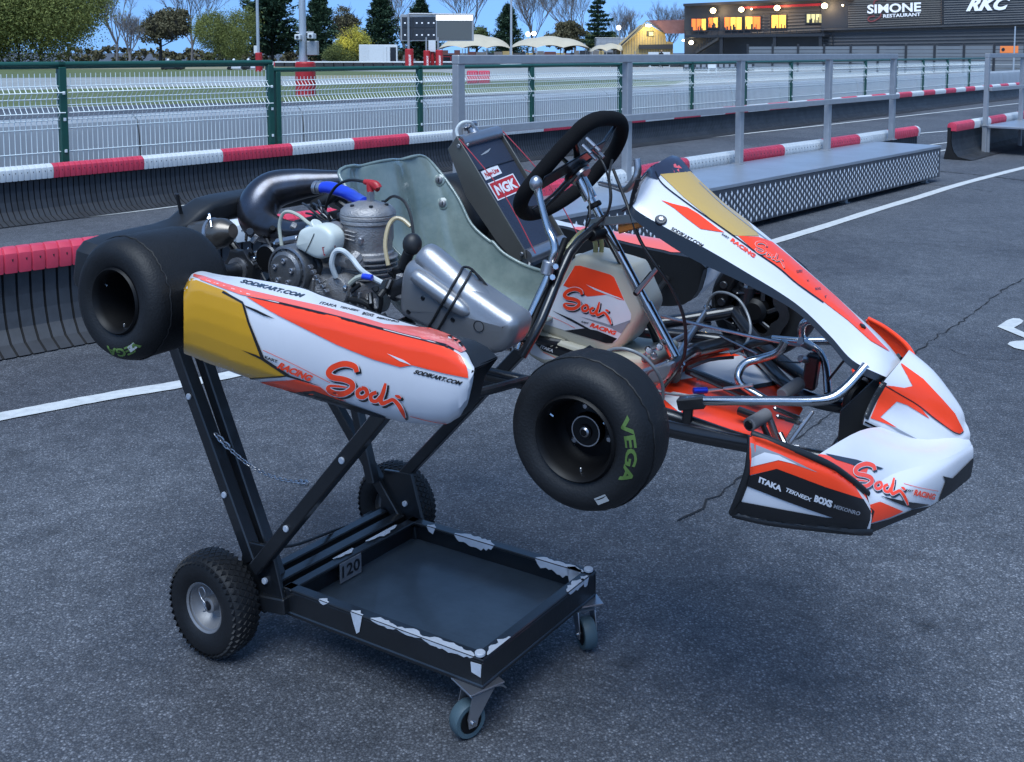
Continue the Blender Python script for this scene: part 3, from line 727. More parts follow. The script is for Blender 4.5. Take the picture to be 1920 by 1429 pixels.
def btext(body, u0, v0, u1, v1, h, bold, m, shear=0., off=.14, th=.05):
    o = BF(u0, v0, off); ex = BF(u1, v1, off)-o; ey = BF(u0, v0-h, off)-o
    vs, fs = text2d(body, bold, shear); M = MB(); P = [bl(o+ex*x+ey*y) for x, y in vs]; M.add(P, fs, m)
    M.build('lettering', BT, smooth=False)
btext('SIMONE', 1626, 26, 1727, 21.5, 17, .03, M_sign)
btext('RESTAURANT', 1656, 33.5, 1726, 30, 6.5, .02, M_sign)
btext('RKC', 1811, 21.5, 1896, 18.5, 25, .05, M_sign, .45)
M = MB(); rb_ = ribbon([(1662, 0), (1655, -3), (1640, 2), (1640, 12), (1650, 22), (1650, 32), (1636, 40), (1628, 38), (1630, 32), (1640, 30)], 2.6)
M.add([bl(BF(x, y, .09)) for x, y in rb_[0]], rb_[1], mat('faded_red_sign', (.22, .05, .05), .6)); M.build('sign_flourish', BT, smooth=False)

# ------------------------------------------------------------------ wooden hut
M_wood = mat('lit_timber', (.50, .36, .15), .7, var=.35, vscale=1.5)
M_roof = mat('red_tiles', (.15, .06, .055), .7, var=.3, vscale=2)
HT = thing('wooden_hut', 'gabled timber hut with red brown roof and a lamp under its gable', 'hut', G(1200, 118)*0+V(((1215-CX)/FPX*112, 112, 0)))
def at(u, v, D): return atY(u, v, D)
hb = V(((1215-CX)/FPX*112, 112, 0))
M = MB(); prism(M, [at(u, v, 112)-hb for u, v in ((1168, 86), (1214, 44), (1247, 64), (1249, 78), (1262, 79), (1262, 118), (1168, 118))], (0, 7, 0), M_wood)
for i in range(18): u = 1174+i*5; vt = 46+abs(1214-u)*.82+2; prism(M, [at(u, vt, 111.97)-hb, at(u, 100, 111.97)-hb, at(u+.7, 100, 111.97)-hb, at(u+.7, vt, 111.97)-hb], (0, .04, 0), M_bark)
M.build('wall', HT, smooth=False)
M = MB(); prism(M, [at(1247.5, 64, 111.5)-hb, at(1216, 41, 111.5)-hb, at(1213, 41, 111.5)-hb, at(1166, 86, 111.5)-hb, at(1164, 84, 111.5)-hb, at(1214, 38, 111.5)-hb, at(1249, 62, 111.5)-hb], (0, .5, 0), M_trim)
prism(M, [at(1217, 39.5, 112)-hb, at(1284, 38.5, 112)-hb, at(1284, 63, 111.4)-hb, at(1248, 63, 111.4)-hb], (0, .3, .1), M_roof); M.build('roof', HT, smooth=False)
M = MB(); prism(M, [at(u, v, 111.95)-hb for u, v in ((1212, 58), (1226, 58), (1226, 68), (1212, 68))], (0, .1, 0), M_trim); wn = M.build('window', HT, smooth=False)
M = MB(); prism(M, [at(u, v, 111.9)-hb for u, v in ((1217, 60), (1225, 60), (1225, 67), (1217, 67))], (0, .03, 0), p_); M.build('pane', wn, smooth=False)
M = MB(); prism(M, [at(u, v, 111.6)-hb for u, v in ((1198, 84), (1262, 83), (1262, 92), (1198, 92))], (0, .3, 0), M_trim); M.build('awning', HT, smooth=False)
M = MB(); c = at(1216, 48, 111.3)-hb; sphere(M, c, .22, M_lampw, (1.6, 1, .6), 8); cyl(M, c, c+V((0, .7, 0)), .05, M_trim, 8); M.build('lamp', HT)
lightpt(at(1215, 50, 110.6), 75, (1, .85, .4))
lightpt(at(640, 50, 121), 60, (1, .9, .35)); 
# things under and beside the tents
T = thing('log_stack', 'reddish stack of logs to the left of the white hut doors', 'log stack', at(1190, 118, 105)*1)
M = MB(); rr = random.Random(4)
for i in range(9):
    for j in range(4): c = V(((i-4.5)*.22+rr.uniform(-.03, .03), 0, .12+j*.22)); cyl(M, c+V((0, -.3, 0)), c+V((0, .3, 0)), .11, M_roof if rr.random() < .5 else M_wood, 8)
M.build('logs', T)
T = thing('white_door_panel', 'pair of white door panels under the dark hut awning', 'doors', V(((1235-CX)/FPX*104, 104, 0)))
M = MB(); rbox(M, (-1.1, 0, 0), (-.05, .08, 1.5), M_rw, .01); rbox(M, (.05, 0, 0), (1.1, .08, 1.5), M_rw, .01); M.build('panel', T)

# ------------------------------------------------------------------ people (far away, small)
M_cloth = mat('dark_clothing', (.015, .015, .018), .85); M_skin = mat('skin', (.45, .28, .2), .6)
def skinned(name, joints, edges, parent, m):
    me = bpy.data.meshes.new(name); me.from_pydata([j[0] for j in joints], edges, []); o = bpy.data.objects.new(name, me); S.collection.objects.link(o)
    o.modifiers.new('s', 'SKIN'); sk = me.skin_vertices[0].data
    for i, j in enumerate(joints): sk[i].radius = (j[1], j[1]*.8)
    sk[0].use_root = True; ss = o.modifiers.new('d', 'SUBSURF'); ss.levels = ss.render_levels = 2
    dg = bpy.context.evaluated_depsgraph_get(); m2 = bpy.data.meshes.new_from_object(o.evaluated_get(dg)); bpy.data.objects.remove(o)
    M = MB(); M.add([v.co for v in m2.vertices], [tuple(p.vertices) for p in m2.polygons], m); bpy.data.meshes.remove(m2)
    return M.build(name, parent, 80)
def person_standing(label, u, D, rz=0, h=1.72):
    T = thing('person', label, 'person', V(((u-CX)/FPX*D, D, 0)), rz)
    s = h/1.72
    J = [((0, 0, .93), .13), ((0, 0, 1.15), .14), ((0, 0, 1.38), .16), ((0, 0, 1.48), .06), ((0, .01, 1.56), .075), ((0, .01, 1.66), .085),
         ((.18, 0, 1.38), .06), ((.23, .03, 1.12), .045), ((.2, -.1, .9), .035), ((-.18, 0, 1.38), .06), ((-.23, .03, 1.12), .045), ((-.2, -.12, .92), .035),
         ((.09, 0, .86), .09), ((.1, 0, .48), .06), ((.1, .02, .06), .045), ((.11, -.14, .03), .04), ((-.09, 0, .86), .09), ((-.1, -.04, .48), .06), ((-.1, .02, .06), .045), ((-.11, -.14, .03), .04)]
    E_ = [(0, 1), (1, 2), (2, 3), (3, 4), (4, 5), (2, 6), (6, 7), (7, 8), (2, 9), (9, 10), (10, 11), (0, 12), (12, 13), (13, 14), (14, 15), (0, 16), (16, 17), (17, 18), (18, 19)]
    skinned('body', [(tuple(c*s for c in j[0]), j[1]*s) for j in J], E_, T, M_cloth)
    M = MB(); sphere(M, (0, -.03, 1.61*s), .085, M_skin, (.8, .8, 1.1), 8); M.build('face', T)
    return T
person_standing('person in dark clothes standing by the white door panels', 1239, 101, .3)
for i, (u, D) in enumerate(((980, 112), (1001, 114), (1072, 112))):
    person_standing(['person in dark clothes under the left end of the middle tent', 'second dark clothed person under the middle tent, beside the first', 'person in dark clothes under the right end of the middle tent'][i], u, D, i*1.2)

# ------------------------------------------------------------------ tents
M_tent = mat('cream_canvas', (.50, .44, .33), .7, var=.12, vscale=1)
def tent(label, u0, u1, vtop, veave, D, dep=7):
    a = (u0-CX)/FPX*D; b = (u1-CX)/FPX*D; w = b-a; ht = H+(98-vtop)/FPX*D; he = H+(98-veave)/FPX*D
    T = thing('canopy_tent', label, 'tent', (a, D, 0), 0, 'cream canopy tents in the paddock')
    M = MB(); nx = 24; ny = 8; vs = []; fs = []
    for i in range(nx+1):
        for j in range(ny+1):
            x = i/nx; y = j/ny; s = sin(pi*x); z = he+(ht-he)*(s**.6)*(.06+.94*sin(pi*y)**.5)
            sc = .16*abs(sin(pi*x*3))*(1 if j in (0, ny) else 0); vs.append((x*w, y*dep, z+(sc if 0 < i < nx else 0)-.12*(1-abs(sin(pi*x*3)))))
    for i in range(nx):
        for j in range(ny): k = i*(ny+1)+j; fs.append((k, k+ny+1, k+ny+2, k+1))
    M.add(vs, fs, M_tent); M.build('canopy', T, 60)
    for i in range(4):
        for y in (0, dep): M = MB(); tube(M, [(w*i/3, y, 0), (w*i/3, y, he-.1)], .05, M_rail, 8, 1); M.build('tent_pole', T)
    M = MB(); rbox(M, (.3, dep*.6, 0), (w-.3, dep*.62, 1.15), M_wood if 'middle' in label else M_trim, .02)
    for k in range(int(w/1.1)): rbox(M, (.3+k*1.1, .2, 0), (.36+k*1.1, .26, 1.0), M_red, 0)
    rbox(M, (.3, .2, .95), (w-.3, .26, 1.0), M_red, 0); M.build('counter', T, smooth=False)
    return T
tent('cream canopy tent partly behind the scoreboard', 822, 958, 64, 90, 118)
tent('wide cream canopy tent in the middle of the paddock', 956, 1106, 67, 89, 116)
tent('small cream canopy tent left of the wooden hut', 1110, 1190, 81, 95, 112)
T = thing('timber_screen', 'long low brown timber screen standing behind the canopy tents', 'screen', V(((830-CX)/FPX*128, 128, 0)))
M = MB(); rr = random.Random(8); x = 0
while x < 25: w_ = rr.uniform(.5, 1.6); rbox(M, (x, 0, 0), (x+w_-.04, .1, rr.uniform(1.35, 1.75)), rr.choice([M_wood, M_roof, M_trim, M_bark, M_clad2]), .01); x += w_
M.build('boards', T, smooth=False)
T = thing('parked_car_dome', 'low pale dome standing in for a parked car in front of the middle tent', 'car', at(958, 118, 98)*1); T.location.z = 0  # simplified dome in place of a parked car
M = MB(); sphere(M, (0, 0, .25), .5, M_rw, (2.1, 1.4, .9), 12); rbox(M, (-1, -.6, 0), (1, .6, .3), M_rail, .05); M.build('shell', T)
T = thing('grandstand', 'small pale metal grandstand behind the wooden hut', 'grandstand', V(((1158-CX)/FPX*130, 130, 0)))
M = MB(); 
for i in range(4): rbox(M, (-2.8+i*.1, i*.9, 0), (3.2, i*.9+.9, 1.9+i*.45), M_rail, .02)
for i in range(9): tube(M, [(-2.9+i*.75, 0, 1.9), (-2.9+i*.75, 0, 3.3)], .03, M_rail, 6, 1)
tube(M, [(-2.9, 0, 3.3), (3.1, 0, 3.3)], .04, M_rail, 6, 1); rbox(M, (0, .2, 2.1), (3, .25, 3.0), M_rw, .01); M.build('steps', T)

# ------------------------------------------------------------------ container, scoreboard, masts
T = thing('shipping_container', 'white shipping container with an open dark door in front of the conifers', 'container', V(((713-CX)/FPX*118, 118, 0)), .1)
M = MB(); rbox(M, (-2.35, 0, .1), (2.0, 5, 2.35), M_rw, .03)
for i in range(9): rbox(M, (-2.32+i*.13, -.03, .15), (-2.26+i*.13, 0, 2.3), M_rw, .005)
M.build('shell', T); M = MB(); rbox(M, (1.2, -.04, .2), (1.85, -.01, 2.05), M_ink, 0); M.build('doorway', T); M = MB(); rbox(M, (.45, -.12, .15), (1.15, -.05, 2.15), M_rw, .01); tube(M, [(.8, -.13, .2), (.8, -.13, 2.1)], .02, M_rail, 6, 1); M.build('door', T)
SBD = 92.
ox = V(((820-CX)/FPX*SBD, SBD, 0)); T = thing('scoreboard', 'roadside electronic scoreboard with digit panels, grey screen and a lit white strip', 'scoreboard', ox)
def sq(M, u0, v0, u1, v1, m, y0, y1): a = at(u0, v1, SBD)-ox; b = at(u1, v0, SBD)-ox; rbox(M, (a.x, y0, a.z), (b.x, y1, b.z), m, .01)
M = MB(); sq(M, 751, 27, 888, 77, M_rail, 0, .5); M.build('housing', T)
M = MB(); sq(M, 754, 32, 817, 75, M_trim, -.04, .02)
for i in range(2):
    for j in range(3): sq(M, 755+j*21, 33+i*21.5, 774+j*21, 52+i*21.5, M_dkmetal, -.07, -.03)
    for x in (758, 780, 790, 802, 812): sq(M, x, 42+i*22.5, x+3.0, 44.5+i*22.5, M_sign, -.09, -.06)
M.build('digit_panel', T)
M = MB(); sq(M, 819.5, 38, 884.5, 75, mat('grey_screen', (.10, .105, .10), .4), -.05, .02); M.build('screen', T)
M = MB(); sq(M, 818, 29, 886, 38, mat('white_light_strip', (1, 1, 1), .4, emit=.6), -.08, .02); M.build('light_strip', T)
for u, w in ((767, .11), (800, .08), (822, .08)):
    M = MB(); a = at(u, 118, SBD)-ox; b = at(u, 26 if u == 767 else 70, SBD)-ox; tube(M, [(a.x, -.25, 0), (a.x, -.25, b.z)], w, M_rail, 12, 1)
    if u == 767: c = at(888, 26, SBD)-ox; tube(M, [(b.x, -.25, b.z), (c.x, .1, b.z-.05)], .07, M_rail, 8, 1)
    M.build('support_post', T)
M = MB(); sq(M, 804, 76, 817, 97, M_rw, -.3, .1); M.build('control_box', T)
def pad(label, u, wpx, v0, v1, D, word=None):
    x = (u-CX)/FPX*D; r = wpx/2/FPX*D; z1 = H+(98-v0)/FPX*D
    T = thing('crash_pad', label, 'crash pad', (x, D, 0)); M = MB()
    lathe(M, [(0, 0), (r, .0), (r, z1-.05), (r-.05, z1), (0, z1)], (0, 0, 0), (0, 0, 1), M_red, 20)
    if word:
        vs, fs = text2d(word, .03); nn = []
        for x_, y_ in vs: a = -pi/2+.25-(y_-.5)*.5; nn.append((cos(a)*(r+.01), sin(a)*(r+.01), z1*(.12+.6*x_)))
        M.add(nn, fs, M_sign)
    M.build('padding', T); return T
pad('tall red crash pad round the left post of the scoreboard', 768, 16, 92, 128, 91.2, 'PEUGEOT')
pad('red crash pad round the middle post of the scoreboard', 801, 13, 95, 126, 91.2, 'PEUGEOT')
pad('red crash pad round the right post of the scoreboard', 824, 14, 94, 126, 91.2, 'PEUGEOT')
pad('orange red crash pad between the two right posts of the scoreboard', 811.5, 7, 97, 124, 92.0)
def mast(label, u, D, r, v0, base=None, gear=None, m=None):
    x = (u-CX)/FPX*D; h = H+(98-v0)/FPX*D; T = thing('mast', label, 'mast', (x, D, 0)); M = MB(); lathe(M, [(0, 0), (r*1.1, 0), (r, h*.5), (r*.85, h), (0, h)], (0, 0, 0), (0, 0, 1), m or M_mast, 16); M.build('pole', T)
    if gear: gear(T, x, D)
    return T
M_mast = mat('pale_mast', (.42, .46, .50), .45, .3, var=.1)
def gear1(T, x, D):
    def q(u, v): p = at(u, v, D); return p-V((x, D, 0))
    M = MB(); a, b = q(577, 115), q(596, 77); rbox(M, (a.x, -.15, a.z+.2), (b.x, .2, b.z), M_rail, .02); M.build('cabinet', T)
    for u, v in ((562, 70), (586, 68)):
        M = MB(); c = q(u, v); rbox(M, (c.x-.1, -.4, c.z-.09), (c.x+.1, .15, c.z+.09), M_rw, .02); cyl(M, c+V((0, -.42, 0)), c+V((0, -.38, 0)), .05, M_ink, 12); M.build('camera_box', T)
    M = MB(); a, b = q(556, 61), q(588, 61); tube(M, [a, b], .03, M_rail, 8, 1); M.build('bracket', T)
mast('thick pale mast carrying cameras and a grey cabinet, red pad at its foot', 569.5, 35, .125, -60, gear=gear1)
pad('large red crash pad at the foot of the thick pale mast', 573.5, 38, 116, 180, 34.9)
def gear2(T, x, D): M = MB(); p = at(480, 93, D)-V((x, D, 0)); rbox(M, (p.x-.15, -.1, p.z-.3), (p.x+.15, .1, p.z+.3), M_rw, .01); M.build('box', T)
mast('thin grey mast with a small box, in front of the large dark conifer', 486, 80, .12, -60, gear=gear2)
pad('small red crash pad at the foot of the thin grey mast', 487, 13, 99, 116, 79.8)
mast('slim white lamp mast in front of the compact conifer', 958.5, 105, .11, -60)
mast('thin white flag pole in front of the garage doors', 1898, 60, .045, 50)
def globe(label, pts, D):
    x = (pts[0][0]-CX)/FPX*D; T = thing('street_lamp', label, 'lamp', (x, D, 0)); M = MB(); z = H+(98-pts[0][1])/FPX*D; tube(M, [(0, 0, 0), (0, 0, z-.2)], .06, M_rail, 8, 1); M.build('pole', T)
    for u, v in pts: M = MB(); c = at(u, v, D)-V((x, D, 0)); sphere(M, c, .26, M_lampw, (1, 1, 1), 8); M.build('globe', T)
globe('twin globe street lamp between the first and second canopy tents', [(990, 64), (1001, 63)], 122)
globe('single globe street lamp beside the layered cedar', [(1160, 52)], 122)
# red blocks and tyre wall on the track
T = thing('track_block', 'pair of red plastic blocks standing on the track beyond the wire fence', 'track block', G(897, 157)*1)
for s in (0, 1):
    M = MB(); rbox(M, (-.55+s*.56, -.2, 0), (-.01+s*.56, .25, .62), M_rr, .06, seg=2); M.build('block', T)
T = thing('tyre_wall', 'long low black wall with white top strip along the far side of the track', 'tyre wall', at(900, 118, 112)*1); T.location = (-10, 104, 0)
M = MB()
for i in range(60): rbox(M, (-14+i*1.0, 0, 0), (-13.05+i*1.0, .6, .42), M_trim, .05)
rbox(M, (-14, -.03, .42), (46, .63, .56), M_rw, .02); M.build('wall', T, smooth=False)
T = thing('tyre_wall', 'red and white low wall at the foot of the far left trees', 'tyre wall', (-44, 108, 0)); M = MB()
for i in range(33): rbox(M, (i*1.0, 0, 0), (i*1.0+.97, .5, .5), M_rr if i % 2 else M_rw, .05)
M.build('wall', T, smooth=False)
# slatted grey paddock fence below the building
T = thing('slatted_fence', 'grey horizontal slatted fence in front of the garage doors', 'fence', V(((1400-CX)/FPX*80, 80, 0)))
e0 = V(((1400-CX)/FPX*80, 80, 0)); e1 = V(((2100-CX)/FPX*68, 68, 0)); ed = (e1-e0); 
M_slat = mat('grey_slats', (.20, .215, .23), .5, .2, var=.15, vscale=.6)
nps = 14
M = MB()
for k in range(7): z = .25+k*.26; a = V((0, 0, z)); bar(M, a, a+ed, .03, .22, M_slat, bev=0)
M.build('slats', T, smooth=False)
for i in range(nps): p = ed*(i/(nps-1)); M = MB(); rbox(M, (p.x-.07, p.y-.12, 0), (p.x+.07, p.y-.02, 2.1), M_trim, .01); M.build('fence_post', T)
T = thing('orange_sign', 'small orange sign fixed to the slatted fence beside the flag pole', 'sign', at(1892, 93, 70)*1); M = MB(); rbox(M, (-.62, -.03, -.24), (.62, 0, .24), mat('orange_sign_face', (.85, .22, .05), .5, emit=.03), .02); cyl(M, (-.42, -.05, 0), (-.42, -.03, 0), .12, M_ink, 14); M.build('face', T)
T = thing('white_chair', 'white chair shaped stand on the far side of the track below the restaurant', 'stand', V(((1334-CX)/FPX*70, 70, 0)))
M = MB(); rbox(M, (-.28, 0, .42), (.28, .05, 1.1), M_rw, .02); rbox(M, (-.28, -.3, .4), (.28, .05, .45), M_rw, .01)
for x in (-.26, .26):
    for y in (-.28, .02): rbox(M, (x-.02, y-.02, 0), (x+.02, y+.02, .42), M_rw, 0)
M.build('frame', T)
T = thing('advert_board', 'row of low dark boards with small pale and red patches beyond the wire fence', 'board', V(((1280-CX)/FPX*75, 75, 0))); M = MB(); rbox(M, (0, 0, .1), (5.2, .05, .95), M_clad, .01); M.build('panel', T); M = MB(); rr = random.Random(5)
for i in range(12): x = .1+i*.42; rbox(M, (x, -.02, .4), (x+.28, -.003, .62), M_red if i == 1 else M_rail, 0)
M.build('lettering_patch', T)
# ------------------------------------------------------------------ two far karts with drivers on the track
def far_kart(lk, lp, u, v):
    p = G(u, v); K_ = thing('racing_kart', lk, 'kart', (p.x, p.y, 0), 0.1)
    M = MB(); rbox(M, (-.8, -.5, .06), (.8, .5, .16), M_trim, .04); M.build('chassis', K_)
    M = MB(); pillow(M, [(.55, -.5, .06), (1.0, -.45, .06), (1.05, -.45, .28), (.6, -.5, .34)], (0, 1., 0), M_trim, .06); M.build('nose', K_)
    M = MB(); pillow(M, [(-.4, -.66, .08), (.4, -.66, .08), (.4, -.66, .3), (-.4, -.66, .34)], (0, 1.32, 0), M_white if u > 400 else M_trim, .05); M.build('side_pod', K_)
    for x in (-.62, .62):
        for y in (-.62, .5): M = MB(); cyl(M, (x, y, .14), (x, y+.14, .14), .14, M_tyre, 16, .03); M.build('wheel', K_)
    T = thing('person', lp, 'person', (p.x, p.y, .1), .1)
    J = [((-.25, 0, .18), .16), ((-.32, 0, .42), .17), ((-.3, 0, .55), .08), ((-.28, 0, .62), .07), ((-.3, .2, .5), .07), ((-.05, .25, .36), .05), ((.15, .1, .4), .04), ((-.3, -.2, .5), .07), ((-.05, -.25, .36), .05), ((.15, -.1, .4), .04), ((.15, .14, .3), .08), ((.5, .14, .12), .05), ((.15, -.14, .3), .08), ((.5, -.14, .12), .05)]
    skinned('body', J, [(0, 1), (1, 2), (2, 3), (1, 4), (4, 5), (5, 6), (1, 7), (7, 8), (8, 9), (0, 10), (10, 11), (0, 12), (12, 13)], T, M_cloth)
    M = MB(); sphere(M, (-.27, 0, .72), .13, M_rw, (1, .9, 1.05), 10); rbox(M, (-.16, -.09, .7), (-.13, .09, .78), M_ink, .01); M.build('helmet', T)
far_kart('black racing kart on the far track, left one of the two', 'helmeted driver sitting in the left far kart', 322, 131)
far_kart('racing kart with pale side pod on the far track, near the thin grey mast', 'helmeted driver sitting in the far kart near the thin grey mast', 445, 131)
far_kart('racing kart close behind the pale podded one on the far track', 'helmeted driver sitting in the rearmost far kart by the mast', 472, 130)
# ================================================================== the kart
KO = V((-0.48643937, 2.74165117, 0.87601212+.1)); 
def rotm(yaw, pit, rol): return Matrix.Rotation(yaw, 3, 'Z') @ Matrix.Rotation(pit, 3, 'Y') @ Matrix.Rotation(rol, 3, 'X')
KR = rotm(radians(-30.6428336), radians(6.84222574), radians(.26009413)); KI = KR.inverted()
KM = Matrix.Translation(KO) @ KR.to_4x4(); cam_k = KI @ (CO-KO)
def kray(u, v): return KI @ ray(u, v)
def K(u, v, c, ax=1):
    d = kray(u, v); return cam_k + d*((c-cam_k[ax])/d[ax])
def KX(u, v, c): return K(u, v, c, 0)
def KZ(u, v, c): return K(u, v, c, 2)
def KP(u, v, p, n): d = kray(u, v); p, n = V(p), V(n); return cam_k + d*((p-cam_k).dot(n)/d.dot(n))
def hitter(M):
    b = M.bvh()
    def h(u, v):
        d = kray(u, v); r = b.ray_cast(cam_k, d.normalized(), 20)
        if r[0] is None: return None
        n = r[1] if r[1].dot(d) < 0 else -r[1]
        return r[0], n
    return h
def pl(M, h, pts, m, off, cut=0, sm=0): decal(M, poly2(bez(pts, sm) if sm else pts), m, h, off, cut, 14)
def tx(M, h, body, o, ex, ey, m, off, bold=0., shear=0., cut=0): decal(M, aff(text2d(body, bold, shear), o, ex, ey), m, h, off, cut)
SODI = [([(1122, 662), (1108, 628), (1050, 612), (985, 630), (953, 664), (975, 692), (1040, 704), (1088, 724), (1094, 757), (1050, 788), (990, 788), (950, 764), (962, 744), (1010, 746), (1062, 752)], [26, 33, 34, 34, 34, 34, 33, 33, 33, 32, 32, 27, 16, 14, 8]),
        ([(1150, 758), (1126, 778), (1132, 806), (1160, 812), (1184, 790), (1174, 762), (1150, 757)], 24),
        ([(1240, 782), (1208, 796), (1210, 828), (1240, 834), (1266, 806)], 23),
        ([(1295, 728), (1282, 775), (1266, 826), (1276, 848), (1305, 838), (1338, 826), (1368, 852), (1392, 892), (1410, 934)], [14, 24, 26, 26, 22, 22, 24, 24, 9]),
        ([(1352, 800), (1372, 808), (1388, 818)], [8, 20, 8])]
def sodi(M, h, f, off, cut=0, s=1., line=M_orange):
    """brush lettering: dark shadow, pale rim, orange fill"""
    for k, (dx, dy, dw, m) in enumerate(((11, 13, 6, M_ink), (0, 0, 9, M_white), (0, 0, 0, line))):
        for i, (p, w) in enumerate(SODI):
            ws = [x+dw for x in w] if isinstance(w, list) else [w+dw]*len(p)
            vs, fs = ribbon([(x+dx, y+dy) for x, y in p], ws); decal(M, ([f(*q) for q in vs], fs), m, h, off+k*.00045+i*.00006, cut)
def zf(ox, oy, s): return lambda pts: [(ox+x*s, oy+y*s) for x, y in pts]

KT = thing('racing_kart', 'white, orange and gold racing kart without driver, raised nose right on a black steel trolley', 'kart', mw=KM)
def kp(name, M, parent=None, angle=35): return M.build(name, parent or KT, angle)
def mir(p): return V((p.x-.03*abs(p.y), -p.y, p.z-.085*abs(p.y)))
def mir2(p): q = mir(p); q.z -= .085*sin(pi*min(abs(p.y)/.8, 1)); q.x -= .04*sin(pi*min(abs(p.y)/.8, 1)); return q
def mirror(M):
    N = MB(); N.v = [V((p.x, -p.y, p.z)) for p in M.v]; N.f = [f[::-1] for f in M.f]; N.m = list(M.m); N.mats = list(M.mats); return N

# ---------------- frame
fr = MB(); M_frame = mat('frame_paint', (.010, .011, .014), .28, coat=.5, var=.2, vscale=20)
for s in (-1, 1):
    tube(fr, [(-.06, s*.33, -.085), (.3, s*.33, -.088), (.62, s*.285, -.088), (.80, s*.25, -.088), (1.04, -.20 if s < 0 else .35, -.088), (1.25, -.205 if s < 0 else .13, -.088), (1.40, s*.17 if s < 0 else .15, -.085)], .016, M_frame, 14, 8)
    tube(fr, [(.78, s*.255, -.085), (.88, s*.33, -.06), (1.0, s*.40, -.02)], .016, M_frame, 14, 6)
    tube(fr, [(1.0, s*.40, -.02), (1.10, s*.32, -.06), (1.26, s*.21, -.086)], .016, M_frame, 14, 6)
    lathe(fr, [(.0, -.055), (.021, -.055), (.021, .055), (0, .055)], (1.015, s*.425, -.01), (0.05, 0, 1), M_frame, 16)
    bar(fr, (.985, s*.40, .03), (1.03, s*.46, .03), .05, .008, M_frame); bar(fr, (.985, s*.40, -.05), (1.03, s*.46, -.05), .05, .008, M_frame)
for x, w in ((-.05, .33), (.36, .33), (.80, .25), (1.39, .172)): tube(fr, [(x, -w, -.088), (x, w, -.088)], .014, M_frame, 12, 1)
tube(fr, [(.36, -.1, -.088), (.8, .05, -.088)], .011, M_frame, 10, 1)
tube(fr, [(.98, -.17, -.085), (1.0, -.02, -.05), (1.0, .1, -.05), (.98, .21, -.085)], .012, M_frame, 10, 6)
for a in ((.985, .17, -.08), ): tube(fr, [K(1262, 705, .0), K(1285, 664, .16), K(1386, 640, .38)], .018, M_frame, 12, 4)
kp('frame', fr)
fl = MB(); pts = [(.84, -.235, -.106), (1.04, -.19, -.106), (1.26, -.20, -.106), (1.29, -.16, -.106), (1.27, .10, -.106), (1.20, .20, -.106), (1.12, .33, -.106), (1.03, .33, -.106), (.95, .25, -.106), (.84, .235, -.106)]
prism(fl, [V(p) for p in pts], (0, 0, -.003), M_orange); h = hitter(fl)
pl(fl, h, [(1262, 715), (1292, 689), (1340, 674), (1390, 661), (1456, 714), (1400, 728), (1386, 727), (1318, 706)], M_white, .001)
pl(fl, h, [(1240, 745), (1262, 735), (1300, 742), (1275, 775)], M_white, .001)
pl(fl, h, [(1318, 707), (1386, 727), (1458, 715), (1458, 722), (1400, 733), (1330, 716)], M_ink, .0014)
tx(fl, h, 'SODIKART.COM', (1305, 714), (74, 14), (4, -8), M_ink, .002, .03, .2)
kp('floor_tray', fl)
xt = MB(); tube(xt, [KZ(1288, 694, -.07), KZ(1426, 748, -.075)], .010, M_frame, 10, 1); kp('cross_tube', xt); xt = MB(); tube(xt, [KZ(1385, 770, -.08), KZ(1440, 790, -.08)], .009, M_frame, 10, 1); kp('cross_tube', xt)

